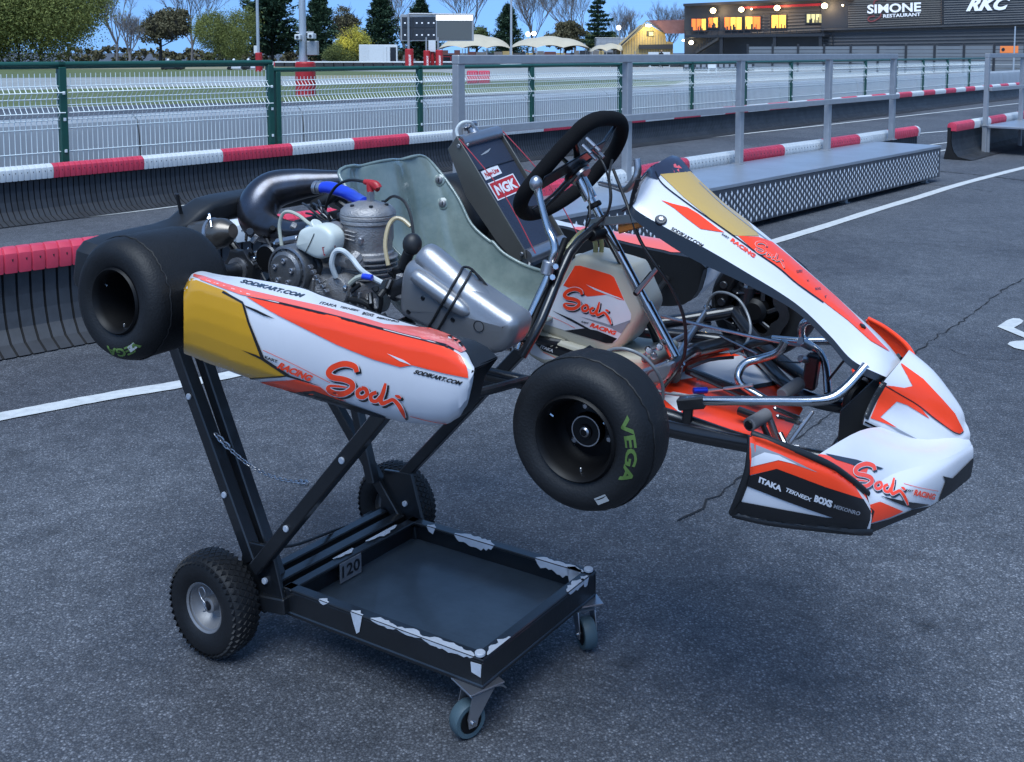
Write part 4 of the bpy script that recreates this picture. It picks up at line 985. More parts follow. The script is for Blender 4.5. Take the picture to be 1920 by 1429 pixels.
# ---------------- wheels
def add_arc_text(M, body, cy, cx, cz, rad, hgt, a0, span, m, bold=.03, side=-1, off=.0008):
    vs, fs = text2d(body, bold); b = M.bvh()
    def h(x, y):
        a = a0-x*span; r = rad+y*hgt; p = V((cx+cos(a)*r, side*2., cz+sin(a)*r)); q = b.ray_cast(p, V((0, -side, 0)), 5)
        return None if q[0] is None else (q[0], q[1] if q[1].y*side > 0 else -q[1])
    decal(M, (vs, fs), m, h, off, .08)
M_vega = mat('green_tyre_lettering', (.07, .13, .025), .6)
M_stick = mat('barcode_label', (.35, .36, .36), .6)
def wheel(name, c, yo, yi, r, rimr, side, text=None, steer=0., hub=True):
    """outer face at yo, inner at yi (both relative), side=-1 right of kart"""
    o = thing(name, None, None); o.parent = KT; o.location = c; o.rotation_euler = (0, 0, steer)
    T = MB(); w = abs(yo-yi); s = side
    def P(h_): return h_*s                     # heights outward
    pr = [(rimr-.004, w*.5-.004), (rimr+.006, w*.5-.002), (rimr+.013, w*.5+.004), (r*.78, w*.5+.007), (r*.88, w*.5+.002), (r*.95, w*.5-.009), (r*.985, w*.5-.021), (r, w*.5-.036), (r+.0012, 0)]
    full = pr+[(a, -b) for a, b in pr[-2::-1]]; lathe(T, full, (0, (yo+yi)/2, 0), (0, s, 0), M_tyre, 72)
    if text: add_arc_text(T, text[0], 0, 0, 0, r*.74, r*.14, text[1], text[2], M_vega, .035, s)
    if text:                                    # torn wear edge at the tread shoulder and a small label
        rr = random.Random(3); q = [(cos(a), sin(a)) for a in [i*2*pi/90 for i in range(91)]]; N = []
        for i, (x, z) in enumerate(q): R1 = r*.992+.0015; N.append(V((x*R1, (yo+yi)/2+s*(w*.5-.034+rr.uniform(-.003, .003)), z*R1)))
        tube(T, N[:-1], .0016, M_tyre, 4, 1, closed=True)
        b = T.bvh(); a = text[3]; e = V((cos(a), 0, sin(a))); t = V((-sin(a), 0, cos(a)))
        def hh(x, y): p = e*(r*.80)+t*x*.024+e*0+V((0, s*2, 0))+e*y*.013; k_ = b.ray_cast(p, V((0, -s, 0)), 5); return None if k_[0] is None else (k_[0], V((0, s, 0)))
        decal(T, ([(-.5, -.5), (.5, -.5), (.5, .5), (-.5, .5)], [(0, 1, 2, 3)]), M_stick, hh, .0012)
    tp = T.build('tyre', o, 60)
    Rm_ = MB(); hw = w*.5
    lathe(Rm_, [(rimr+.003, hw-.001), (rimr-.001, hw+.004), (rimr-.004, hw+.001), (rimr-.009, hw-.012), (rimr-.011, hw*.25), (rimr-.02, -hw*.02), (.047, -hw*.12), (.045, -hw*.20), (.018, -hw*.22), (0, -hw*.22)], (0, (yo+yi)/2, 0), (0, s, 0), M_rim, 48)
    lathe(Rm_, [(rimr+.003, hw-.001), (rimr-.001, hw+.004), (rimr-.004, hw+.001), (rimr-.009, hw-.012), (rimr-.011, hw*.1), (.03, 0)], (0, (yo+yi)/2, 0), (0, -s, 0), M_rim, 48)
    for i in range(3): a = .7+i*2.094; cyl(Rm_, (cos(a)*(rimr-.018), (yo+yi)/2+s*(hw-.02), sin(a)*(rimr-.018)), (cos(a)*(rimr-.010), (yo+yi)/2+s*(hw-.02), sin(a)*(rimr-.010)), .003, M_chrome, 8)
    Rm_.build('rim', o)
    if hub:
        Hb = MB(); y0 = (yo+yi)/2-s*hw*.22
        lathe(Hb, [(0, hw*.62), (.007, hw*.62), (.009, hw*.57), (.012, hw*.57), (.013, hw*.5), (.0255, hw*.5), (.0275, hw*.47), (.0275, .0)], (0, y0, 0), (0, s, 0), M_rim, 32)
        lathe(Hb, [(.0255, hw*.5+.001), (.0275, hw*.5+.001)], (0, y0, 0), (0, s, 0), M_alu2, 32); lathe(Hb, [(.006, hw*.62+.001), (.009, hw*.58+.001)], (0, y0, 0), (0, s, 0), M_alu2, 24)
        for i in range(3): a = 1.9+i*2.094; cyl(Hb, (cos(a)*.04, y0, sin(a)*.04), (cos(a)*.04, y0+s*hw*.22, sin(a)*.04), .0085, M_dkmetal, 12); cyl(Hb, (cos(a)*.04, y0+s*hw*.22, sin(a)*.04), (cos(a)*.04, y0+s*hw*.30, sin(a)*.04), .0050, M_alu2, 6)
        bar(Hb, (-.03, y0+s*.004, -.045), (-.012, y0+s*.004, -.022), .012, .004, M_alu2); Hb.build('hub', o)
    return o
wheel('rear_wheel', (0, 0, 0), -.70, -.49, .134, .070, -1, ('VEGA', radians(-38), radians(58), radians(-50)), hub=False)
wheel('rear_wheel', (0, 0, 0), .70, .49, .134, .070, 1, hub=False)
wheel('front_wheel', (1.045, 0, -.012), -.585, -.460, .1345, .074, -1, ('VEGA', radians(39), radians(62), radians(-52)), steer=0)
wheel('front_wheel', (1.045, 0, -.012), .585, .45, .1345, .074, 1)
ax_ = MB(); cyl(ax_, (0, -.60, 0), (0, .60, 0), .0205, M_dkmetal, 24)
for s in (-1, 1): lathe(ax_, [(.0205, 0), (.03, .0), (.03, .09), (.0205, .09)], (0, s*.40, 0), (0, s, 0), M_black, 20)
kp('rear_axle', ax_)
bc = MB()
for s in (-1, 1):
    o2 = []
    for i in range(14): a = i*2*pi/14; rr = .045+(.009 if i % 2 else 0); o2.append(V((cos(a)*rr, s*.345, sin(a)*rr)))
    pillow(bc, o2, (0, .03, 0), M_dkmetal, .003, 2); lathe(bc, [(.021, -.006), (.031, -.006), (.031, .036), (.021, .036)], (0, s*.345, 0), (0, 1, 0), M_alu2, 24)
    bar(bc, (-.04, s*.345+.015, -.04), (.04, s*.345+.015, -.09), .03, .01, M_frame); kp('axle_bearing', bc); bc = MB()

# ---------------- front steering gear and brakes
st = MB()
for s in (-1, 1):
    cyl(st, (1.02, s*.425, -.01), (1.043, s*.495, -.012), .0125, M_alu2, 16); cyl(st, (1.015, s*.425, -.075), (1.012, s*.425, .065), .009, M_chrome, 12)
    bar(st, (1.02, s*.43, -.03), (.93, s*.40, -.035), .02, .008, M_alu2)
tube(st, [(.93, -.40, -.03), (.985, .0, -.055)], .007, M_alu2, 10, 1); tube(st, [(.93, .40, -.03), (.99, .02, -.055)], .007, M_alu2, 10, 1)
for p in ((.93, .40, -.03), (.93, -.40, -.03), (.985, 0, -.055)): sphere(st, p, .012, M_chrome, (1, 1, .8), 8)
kp('steering_linkage', st)
for s in (-1, 1):
    b = MB(); c = (1.045, s*.428, -.012)
    pr = [(.086, -.0025), (.086, .0025)]; n = 48; vs = []; fs = []
    for i in range(n):
        a = 2*pi*i/n; ro = .086+(.003*cos(a*8)); ri = .058+(.006*cos(a*6))
        for y in (-.003, .003): vs += [V((c[0]+cos(a)*ro, c[1]+y, c[2]+sin(a)*ro)), V((c[0]+cos(a)*ri, c[1]+y, c[2]+sin(a)*ri))]
    for i in range(n):
        k = i*4; q = ((i+1) % n)*4; fs += [(k, k+1, q+1, q), (k+2, q+2, q+3, k+3), (k, q, q+2, k+2), (k+1, k+3, q+3, q+1)]
    b.add(vs, fs, M_dkmetal)
    for i in range(6): a = i*pi/3; bar(b, V((c[0]+cos(a)*.03, c[1], c[2]+sin(a)*.03)), V((c[0]+cos(a+.3)*.06, c[1], c[2]+sin(a+.3)*.06)), .012, .006, M_dkmetal, (0, 1, 0))
    lathe(b, [(.0, -.02), (.022, -.02), (.032, -.01), (.032, .02), (0, .02)], c, (0, 1, 0), M_rim, 24)
    B = kp('brake_disc', b)
    cpr = MB(); pillow(cpr, [(.975, s*.41-.022, -.03), (.985, s*.41-.022, .03), (1.0, s*.41-.022, .075), (.965, s*.41-.022, .085), (.94, s*.41-.022, .03), (.95, s*.41-.022, -.03)], (0, .05, 0), M_rim, .008)
    for z in (.0, .045): cyl(cpr, (.968, s*.41-.03, z), (.968, s*.41-.015, z), .010, M_dkmetal, 12)
    kp('brake_caliper', cpr)

# ---------------- side pods
def interp(tab, u):
    for (a, va), (b, vb) in zip(tab, tab[1:]):
        if u <= b: return va+(vb-va)*(u-a)/(b-a)
    return tab[-1][1]
bot = [(345, 662), (400, 684), (440, 700), (500, 720), (560, 738), (640, 762), (700, 779), (760, 792), (810, 797), (840, 795), (862, 781), (878, 755), (887, 715), (889, 697)]
cre = [(345, 548), (356, 528), (372, 521), (420, 535), (480, 556), (540, 573), (600, 588), (700, 613), (760, 628), (800, 637), (840, 651), (862, 664), (878, 681), (889, 693)]
top = [(345, 542), (356, 518), (372, 507), (414, 516), (460, 521), (520, 531), (570, 541), (601, 554), (664, 574), (726, 595), (789, 614), (807, 618), (840, 630), (862, 646), (878, 666), (889, 690)]
us = [345, 350, 357, 366, 380]+list(range(400, 801, 20))+[815, 830, 842, 852, 862, 870, 877, 883, 887, 889]
sp = MB(); rows = []
for u in us:
    b_, c_, t_ = interp(bot, u), interp(cre, u), interp(top, u); h_ = b_-c_
    e = 1-max(0, (u-860)/29.)**2*.5
    pts = [K(u, b_, -.640), K(u, b_-h_*.04, -.665), K(u, b_-h_*.14, -.682), K(u, b_-h_*.32, -.690), K(u, b_-h_*.5, -.694), K(u, b_-h_*.68, -.694), K(u, b_-h_*.86, -.691), K(u, c_, -.683)]
    a = K(u, c_, -.683); d = K(u, t_, -.60-.065*max(0, (u-835)/54.))
    ui = a.lerp(d, .5)+V((0, 0, .003)); pts += [a.lerp(d, .15)+V((0, 0, .0015)), ui, a.lerp(d, .85), d]
    rows.append(pts)
patch(sp, rows, M_white, 1, 3, su=False, sv=True, thick=.004, mback=M_plastic, flip=False)
# inner shell closing the back
ins = [[r[0]+V((0, .002, .001)) for r in rows], [V((r[0].x, -.60, r[0].z)) for r in rows], [V((r[-1].x, -.585, r[-1].z-.004)) for r in rows], [r[-1]+V((0, .003, -.001)) for r in rows]]
patch(sp, ins, M_plastic, 1, 1, su=False, sv=False)
for rw in (rows[0], rows[-1]): sp.add([p+V((.003 if rw is rows[0] else -.003, 0, 0)) for p in rw]+[V((rw[-1].x, -.585, rw[-1].z)), V((rw[0].x, -.60, rw[0].z))], [tuple(range(len(rw)+2))], M_plastic)
base_pod = MB(); base_pod.v = list(sp.v); base_pod.f = list(sp.f); base_pod.m = list(sp.m); base_pod.mats = list(sp.mats)
h = hitter(sp); z = zf(320, 490, .3125)
pl(sp, h, z([(68, 600), (60, 380), (80, 170), (100, 108), (135, 104), (330, 178), (440, 258), (470, 360), (560, 582), (715, 686), (480, 700), (380, 660), (200, 600)]), M_gold, .0013, 5)
pl(sp, h, z([(430, 530), (520, 560), (560, 584), (556, 592), (500, 565)]), M_ink, .0021, 5)
pl(sp, h, z([(432, 254), (448, 262), (476, 360), (566, 580), (720, 682), (900, 745), (700, 690), (480, 706), (478, 698), (690, 683), (548, 588), (464, 364)]), M_ink, .0022, 5)
pl(sp, h, z([(448, 262), (520, 290), (630, 345), (560, 325), (455, 275)]), M_ink, .0022, 5)
pl(sp, h, z([(320, 178), (436, 242), (448, 262), (436, 256), (310, 188)]), M_ink, .0022, 5)
# orange band: lower flame and top strip
pl(sp, h, z([(136, 92), (140, 78), (200, 92), (330, 136), (480, 178), (640, 214), (900, 270), (1130, 334), (1280, 380), (1580, 406), (1680, 448), (1735, 482), (1772, 535), (1740, 550), (1650, 500), (1500, 462), (1370, 430), (1000, 330), (760, 272), (560, 226), (420, 200), (260, 140)]), mat('orange_skylit_vinyl', (.90, .14, .10), .3, coat=.5), .0016, 5)  # top strip is paler and pinker: sky reflection put into the orange
pl(sp, h, z([(455, 212), (760, 276), (1000, 334), (1370, 434), (1500, 466), (1650, 505), (1740, 566), (1786, 660), (1788, 700), (1640, 670), (1450, 622), (1380, 634), (1220, 588), (1000, 500), (800, 400), (600, 300)]), M_orange, .0019, 5)
pl(sp, h, z([(420, 203), (560, 230), (760, 276), (1000, 334), (1370, 434), (1500, 466), (1650, 505), (1700, 532), (1698, 538), (1645, 512), (1498, 472), (1370, 440), (1000, 339), (760, 281), (560, 235)]), M_ink, .0024, 5)
pl(sp, h, z([(1300, 550), (1400, 590), (1450, 622), (1380, 598)]), M_white, .0025, 5)
pl(sp, h, z([(540, 722), (760, 708), (900, 752), (960, 800), (1060, 838), (900, 800), (720, 790), (620, 755)]), M_orange, .0018, 5)
pl(sp, h, z([(700, 786), (860, 772), (960, 808), (1100, 860), (1290, 930), (1290, 960), (1150, 920), (900, 850), (720, 800)]), M_ink, .0022, 5)
vs, fs = ribbon(z([(560, 532), (760, 625), (960, 726)]), 1.); decal(sp, (vs, fs), M_orange, h, .0022, 5)
vs, fs = ribbon(z([(1440, 925), (1560, 955), (1700, 975)]), 1.); decal(sp, (vs, fs), M_orange, h, .0022, 5)
tx(sp, h, 'KART', (498, 671), (26, 10), (-2, -6), M_ink, .0024, .04, .3, 5)
tx(sp, h, 'RACING', (520, 689), (64, 27), (5, -12), M_orange, .0024, .05, .3, 5)
tx(sp, h, 'SODIKART.COM', (775, 700), (90, 23), (4, -7.5), M_ink, .0012, .05, .3, 5)
tx(sp, h, 'SODIKART.COM', (449, 530), (118, 29), (6, -6.5), M_ink, .0009, .05, .3, 5)
for b_, u_, v_, w_, e_ in (('ITAKA', 598, 570, 32, 4.5), ('TEKNEEX', 637, 577.5, 36, 3), ('BOXS', 678, 590, 22, 5), ('MEKONRO', 705, 597, 42, 3)): tx(sp, h, b_, (u_, v_), (w_, w_*.21), (2, -e_), M_ink, .0009, .03, .3, 5)
sodi(sp, h, lambda x, y: (320+x*.3125, 490+y*.3125), .0018, 12)
kp('side_pod', sp, None, 40)
fpod = mirror(base_pod)
for p in fpod.v: p.z -= .065; p.x -= .03
pb = fpod.bvh()
mo = mat('orange_skylit_vinyl', (.90, .14, .10)); pts = []  # same orange with the sky reflection painted in, for the far pod
for i in range(len(fpod.f)):
    f = fpod.f[i]; c = sum((fpod.v[j] for j in f), V())/len(f)
    if fpod.mats[fpod.m[i]] is M_white and c.z > .02 and c.x > .3: fpod.m[i] = fpod.mi(mo) if c.x > .42 else fpod.m[i]
kp('side_pod', fpod, None, 40)
for s in (-1, 1):
    br = MB(); tube(br, [(.36, s*.33, -.08), (.38, s*.5, -.05), (.42, s*.62, -.03), (.7, s*.62, -.03), (.75, s*.5, -.05), (.77, s*.26, -.08)], .010, M_dkmetal, 10, 6); kp('side_bumper', br)

# ---------------- rear bumper
rb = MB(); X0 = -.19
ol = [(-.605, -.03), (-.60, .035), (-.58, .056), (-.53, .064), (-.45, .066), (-.38, .067), (-.33, .074), (-.29, .098), (-.25, .115), (-.20, .120), (0, .12)]
lo_ = [(0, .062), (-.19, .06), (-.25, .045), (-.30, .012), (-.36, .0), (-.48, -.02), (-.60, -.05)]
half = ol+lo_; full = ol[:-1]+[(0, .12)]+[(-y, z_) for y, z_ in ol[-2::-1]]+[(-y, z_) for y, z_ in lo_[::-1]][:-1]+lo_
pillow(rb, [V((X0, y, z_)) for y, z_ in full][::1], (-.085, 0, 0), M_plastic, .016, 3, rounds=0)
kp('rear_bumper', rb)
rs = MB(); bar(rs, K(343, 415, -.30), K(331, 362, -.33), .012, .006, M_dkmetal); kp('bumper_bracket', rs); rs = MB(); tube(rs, [(-.02, -.25, -.06), (-.12, -.25, .02), (-.2, -.25, .05)], .011, M_frame, 10, 4); kp('bumper_bracket', rs); rs = MB(); tube(rs, [(-.02, .25, -.06), (-.12, .25, .02), (-.2, .25, .05)], .011, M_frame, 10, 4); kp('bumper_bracket', rs)

# ---------------- front fairing panel (nassau)
A_ = [(1202, 336), (1189, 376), (1193, 394), (1256, 431), (1316, 462), (1400, 511), (1492, 569), (1554, 627), (1598, 675), (1652, 703), (1708, 725)]
B_ = [(1222, 314), (1226, 324), (1241, 346), (1295, 388), (1350, 427), (1414, 473), (1495, 535), (1572, 592), (1622, 628), (1662, 664), (1712, 722)]
C_ = [(1262, 292), (1277, 299), (1300, 326), (1352, 376), (1405, 416), (1465, 465), (1535, 526), (1598, 583), (1640, 622), (1672, 658), (1716, 720)]
S_ = [(1192, 338), (1181, 380), (1188, 410), (1245, 453), (1306, 490), (1388, 528), (1486, 580), (1550, 638), (1594, 688), (1648, 716), (1706, 735)]
rows = []; HW = .055
for a, b, c, s_ in zip(A_, B_, C_, S_):
    w2 = HW
    pa, pb_, pc, ps = K(*a, -.135), K(*b, -w2), K(*c, w2), K(*s_, -.140)
    if s_[0] > 1690: pa, pb_, pc, ps = K(*a, -.045), K(*b, -.03), K(*c, .0), K(*s_, -.047)
    pm = (pb_+pc)/2+V((.004, 0, .006)); fa_ = V((pa.x-.025, .125, pa.z-.05)); fs_ = V((ps.x-.025, .13, ps.z-.05))
    if s_[0] > 1690: fa_ = V((pa.x, .03, pa.z)); fs_ = V((ps.x, .035, ps.z))
    rows.append([ps, pa, pa.lerp(pb_, .5)+V((.003, -.006, .002)), pb_, pb_.lerp(pm, .5)+V((.001, 0, .002)), pm, pc.lerp(pm, .5)+V((.001, 0, .002)), pc, fa_.lerp(pc, .5), fa_, fs_])
r0 = [p+V((-.02, 0, -.004)) for p in rows[0]]; r0[4:7] = [K(1240, 297, -.02), K(1252, 291, 0), K(1262, 291, .02)]; 
fp = MB(); patch(fp, rows, M_white, 1, 6, su=False, sv=True, thick=.004, mback=M_plastic, flip=False)
for k in range(len(fp.f)):
    if k < 600 and k//60 in (0, 9): fp.m[k] = fp.mi(M_ink)
h = hitter(fp); z8 = zf(1160, 280, .2396); z5 = zf(1340, 560, .322); z4 = zf(1200, 480, .2659)
pl(fp, h, [(1183, 388), (1184, 375), (1196, 343), (1209, 323), (1223, 304), (1224, 314), (1213, 329), (1201, 347), (1191, 378)], M_ink, .0012, 4)
pl(fp, h, [(1210, 330), (1222, 309), (1232, 293), (1256, 285), (1280, 292), (1297, 318), (1302, 325), (1292, 323), (1238, 327), (1232, 337)], M_navy, .0014, 4)
pl(fp, h, [(1237, 327), (1294, 322), (1310, 338), (1354, 379), (1402, 415), (1423, 443), (1383, 443), (1368, 440), (1332, 411), (1281, 370)], mat('pale_gold_vinyl', (.52, .34, .10), .3, coat=.6), .0014, 4)
pl(fp, h, [(1383, 443), (1421, 445), (1447, 454), (1481, 482), (1520, 516), (1567, 557), (1603, 592), (1620, 610), (1650, 642), (1668, 660), (1632, 640), (1590, 602), (1543, 566), (1495, 532), (1459, 503), (1414, 471)], M_orange, .0016, 4)
for ln in ([(1228, 322), (1241, 345), (1281, 377), (1332, 413), (1376, 444), (1414, 472), (1459, 503), (1495, 534), (1543, 568)],):
    vs, fs = ribbon(ln, 2.2); decal(fp, (vs, fs), M_ink, h, .0022, 4)
vs, fs = ribbon([(1310, 343), (1352, 383), (1400, 422), (1440, 452)], 1.4); decal(fp, (vs, fs), M_greyv, h, .0020, 4)
pl(fp, h, [(1239, 376), (1261, 383), (1289, 390), (1309, 402), (1347, 431), (1358, 437), (1337, 434), (1313, 430), (1285, 409), (1263, 391)], M_orange, .0019, 4)
tx(fp, h, 'SODIKART.COM', (1257, 432), (60, 34), (3, -7), M_ink, .0007, .05, .2, 4)
tx(fp, h, 'RACING', (1368, 453), (46, 33), (3, -7), M_orange, .0023, .05, .2, 4)
tx(fp, h, 'KART', (1352, 441), (13, 9), (2, -3), M_ink, .0023, .04, .2, 4)
sodi(fp, h, lambda x, y: (1416+(x-945)*.115, 452+(y-605)*.115+(x-945)*.03), .0018, 4)
for b_, u_, v_, w_, e_ in (('ITAKA', 1492, 508, 11, 6), ('X', 1511, 526, 4, 4), ('BOXS', 1527, 541, 10, 5), ('L', 1545, 556, 4, 5)): tx(fp, h, b_, (u_, v_), (w_, -w_*.1), (1.5, e_*.9), M_ink, .0023, .03, 0, 0)
lz = [(1262, 309), (1266, 307), (1268, 311), (1272, 310), (1278, 316), (1272, 317), (1273, 323), (1268, 319), (1264, 325), (1262, 319), (1258, 316), (1263, 314)]
pl(fp, h, lz, mat('pink_vinyl', (.75, .12, .14), .4), .0014)
c, n = h(1239, 414); cyl(fp, c-n*.004, c+n*.006, .0125, M_dkmetal, 20); cyl(fp, c+n*.005, c+n*.0085, .006, M_alu2, 6)
for u_, v_ in ((1622, 612), (1690, 668)):
    q = h(u_-6, v_+2)
    if q: cyl(fp, q[0]-q[1]*.002, q[0]+q[1]*.006, .007, M_dkmetal, 4)
kp('front_panel', fp, None, 30)
bk = MB(); bar(bk, K(1100, 418, 0), K(1212, 408, -.12), .004, .02, M_alu2, (0, 0, 1)); bar(bk, K(1160, 430, -.06), K(1212, 414, -.12), .0045, .021, mat('orange_brown_bracket', (.45, .14, .02), .4, var=.3), (0, 0, 1))
tube(bk, [K(1165, 395, .0), K(1240, 350, .05)], .004, M_dkmetal, 8, 1); kp('panel_bracket', bk)

# ---------------- nose (front bumper fairing)
ns = MB(); rearb = [(1372, 962, -.56), (1440, 978, -.545), (1530, 989, -.50), (1600, 996, -.45), (1632, 996, -.425)]
rows = [[K(u, v, y+dy) for (u, v, y), dy in zip(r, d)] for r, d in (
    ([(1372, 964, -.555), (1440, 979, -.535), (1530, 990, -.49), (1600, 997, -.44), (1630, 998, -.41)], [0]*5),
    ([(1384, 935, -.565), (1450, 955, -.545), (1535, 968, -.50), (1604, 976, -.448), (1633, 982, -.415)], [0]*5),
    ([(1400, 890, -.57), (1460, 905, -.55), (1545, 930, -.505), (1608, 954, -.45), (1634, 966, -.415)], [0]*5),
    ([(1406, 850, -.57), (1468, 868, -.55), (1550, 892, -.505), (1604, 925, -.45), (1630, 946, -.415)], [0]*5),
    ([(1407, 818, -.565), (1470, 842, -.545), (1548, 874, -.50), (1596, 906, -.445), (1624, 930, -.41)], [0]*5))]
wing = MB(); patch(wing, rows, M_white, 6, 6, thick=.006, mback=M_plastic, flip=True); cr_ = rows[-1]
tube(wing, [p+V((0, .003, .003)) for p in cr_], .0065, M_plastic, 10, 6); tube(wing, [p+V((0, .003, 0)) for p in rows[0]], .007, M_plastic, 10, 6)
tube(wing, [r[0]+V((0, .003, 0)) for r in rows], .0065, M_plastic, 10, 6)
wb = MB(); wb.v = list(wing.v); wb.f = list(wing.f); wb.m = list(wing.m); wb.mats = list(wing.mats)
h = hitter(wing)
pl(wing, h, z5([(206, 795), (300, 820), (480, 900), (700, 1000), (800, 1075), (862, 1170), (640, 1095), (480, 1035), (360, 990), (204, 1026)]), M_orange, .0012, 4)
pl(wing, h, z5([(210, 838), (380, 905), (600, 1012), (380, 935), (212, 930)]), M_greyv, .0016, 4)
pl(wing, h, z5([(213, 925), (290, 893), (372, 912), (480, 965), (370, 938), (209, 976)]), M_white, .0019, 4)
pl(wing, h, z5([(200, 1030), (360, 988), (480, 1033), (640, 1094), (862, 1168), (905, 1240), (900, 1290), (700, 1278), (560, 1230), (400, 1172), (186, 1088)]), M_ink, .0017, 4)
pl(wing, h, z5([(150, 1178), (90, 1260), (870, 1375), (900, 1290), (720, 1276), (650, 1272), (400, 1226)]), M_plastic, .0015, 4)
tx(wing, h, 'ITAKA', (1422, 903), (42, 18), (1, -11), M_white, .0021, .05, .1, 4); tx(wing, h, 'TEKNEEX', (1472, 920), (48, 20), (2, -7), M_white, .0021, .03, .2, 4)
tx(wing, h, 'BOXS', (1525, 939), (33, 12), (2, -13), M_white, .0021, .06, .1, 4); tx(wing, h, 'MEKONRO', (1561, 951), (49, 15), (2, -7), M_greyv, .0021, .03, .1, 4)
kp('nose_wing', wing, None, 50); mw_ = mirror(wb)
for p in mw_.v: p.z -= .155*abs(p.y); p.x -= .07*abs(p.y)
mw_.m = [mw_.mi(M_orange) for k in mw_.m]
kp('nose_wing', mw_, None, 50)
# front face and platform
fr_ = [[K(u, v, y) for u, v, y in r] for r in (
    [(1630, 999, -.41), (1700, 972, -.29), (1768, 934, -.15), (1812, 900, -.03), (1822, 868, .08)],
    [(1632, 975, -.415), (1704, 945, -.295), (1774, 905, -.155), (1817, 872, -.03), (1826, 842, .08)],
    [(1631, 950, -.415), (1702, 912, -.29), (1776, 876, -.15), (1819, 850, -.025), (1826, 822, .08)],
    [(1626, 928, -.415), (1672, 890, -.29), (1766, 862, -.15), (1816, 838, -.02), (1822, 812, .08)])]
ff = MB(); 
for r in fr_: 
    e = r[-1]; r[-1] = V((e.x-.004, .10, e.z)); c0 = (r[3]+V((r[3].x, -r[3].y, r[3].z)))/2; r[3:] = [V((r[3].x, r[3].y, r[3].z))]; r += [V((c0.x+.003, 0, c0.z))]+[mir2(p) for p in r[::-1]]
patch(ff, fr_, M_white, 5, 5, thick=.005, mback=M_plastic, flip=True)
plt = [[K(u, v, y) for u, v, y in r] for r in (
    [(1626, 928, -.415), (1672, 890, -.29), (1766, 862, -.15), (1816, 838, -.02)],
    [(1596, 905, -.44), (1655, 862, -.29), (1755, 846, -.13), (1812, 828, -.015)],
    [(1548, 874, -.485), (1630, 830, -.28), (1720, 826, -.12), (1800, 812, -.01)],
    [(1520, 862, -.50), (1612, 808, -.27), (1680, 800, -.11), (1780, 800, -.0)])]
for r in plt: r += [V((r[3].x+.002, 0, r[3].z))]+[mir2(p) for p in r[::-1]]
patch(ff, plt, M_white, 5, 4, thick=.004, mback=M_plastic, flip=True)
h = hitter(ff)
pl(ff, h, z5([(540, 900), (640, 912), (760, 955), (830, 985), (900, 960), (860, 1080), (900, 1200), (960, 1182), (1095, 1238), (1010, 1275), (905, 1305), (880, 1240), (850, 1130), (790, 1050), (700, 985)]), M_orange, .0013, 4)
pl(ff, h, z5([(868, 1185), (925, 1236), (905, 1310), (880, 1290)]), M_ink, .0019, 4)
pl(ff, h, z5([(640, 905), (820, 940), (980, 990), (960, 996), (800, 970), (700, 940)]), M_ink, .0019, 4)
pl(ff, h, z5([(1322, 1032), (1380, 1045), (1500, 925), (1510, 1070), (1430, 1130), (1290, 1200), (1340, 1060)]), M_plastic, .0019, 4)
pl(ff, h, z5([(960, 1150), (1110, 1180), (1250, 1198), (1150, 1222), (1085, 1200)]), M_ink, .0019, 4)
pl(ff, h, z5([(905, 1310), (1010, 1282), (1150, 1225), (1300, 1195), (1440, 1120), (1440, 1150), (1300, 1225), (1150, 1260), (1000, 1320), (900, 1365)]), M_plastic, .0019, 4)
tx(ff, h, 'KART', (1696, 921), (14, 2), (1, -4), M_ink, .0023, .03, .2, 4); tx(ff, h, 'RACING', (1711, 928), (40, 9), (2, -11), M_orange, .0023, .04, .2, 4)
vs, fs = ribbon(z5([(1100, 1078), (1190, 1100), (1300, 1120)]), .8); decal(ff, (vs, fs), M_orange, h, .001, 4)
sodi(ff, h, lambda x, y: (1600+(x-945)*.215, 868+(y-600)*.235), .0018, 4)
kp('nose_front', ff, None, 30)
# beak
bkl = [[K(u, v, y) for u, v, y in r] for r in (
    [(1618, 796, -.19), (1680, 824, -.14), (1730, 843, -.10), (1780, 850, -.05), (1818, 826, .0)],
    [(1622, 782, -.19), (1684, 808, -.14), (1735, 830, -.10), (1783, 838, -.05), (1819, 815, .0)],
    [(1636, 750, -.17), (1690, 780, -.12), (1742, 806, -.08), (1786, 822, -.04), (1816, 803, .0)],
    [(1657, 716, -.15), (1712, 745, -.09), (1756, 780, -.055), (1792, 804, -.03), (1812, 795, .0)],
    [(1690, 676, -.055), (1735, 712, -.05), (1768, 748, -.04), (1796, 780, -.02), (1810, 791, .0)])]
# symmetric shell: right half traced, left half mirrored
for r in bkl:
    pass
rowsb = [list(r) for r in bkl]; midr = [V((p.x+.004, 0, p.z+.008)) for p in rowsb[-1]]; midr[-1] = V((rowsb[-1][-1].x, 0, rowsb[-1][-1].z))
allr = rowsb+[midr]+[[mir2(p) for p in r] for r in rowsb[::-1]]
bm_ = MB(); patch(bm_, allr, M_white, 5, 4, thick=.004, mback=M_plastic, flip=True)
h = hitter(bm_)
pl(bm_, h, z5([(905, 695), (985, 500), (1110, 560), (1200, 640), (1250, 700), (1120, 620), (1058, 598), (962, 690), (1060, 752), (985, 725)]), M_orange, .0013, 4)
pl(bm_, h, z5([(1075, 370), (1115, 400), (1212, 468), (1326, 588), (1396, 668), (1446, 768), (1425, 786), (1385, 772), (1280, 700), (1180, 620), (1080, 560), (1000, 505), (1100, 520), (1150, 510)]), M_orange, .0016, 4)
for ln in ([(985, 505), (1080, 560), (1180, 620), (1280, 700), (1385, 775), (1425, 788), (1445, 772)],): vs, fs = ribbon(z5(ln), 1.8); decal(bm_, (vs, fs), M_ink, h, .0022, 4)
pl(bm_, h, z5([(985, 725), (1060, 755), (1180, 820), (1080, 780)]), M_greyv, .0012, 4)
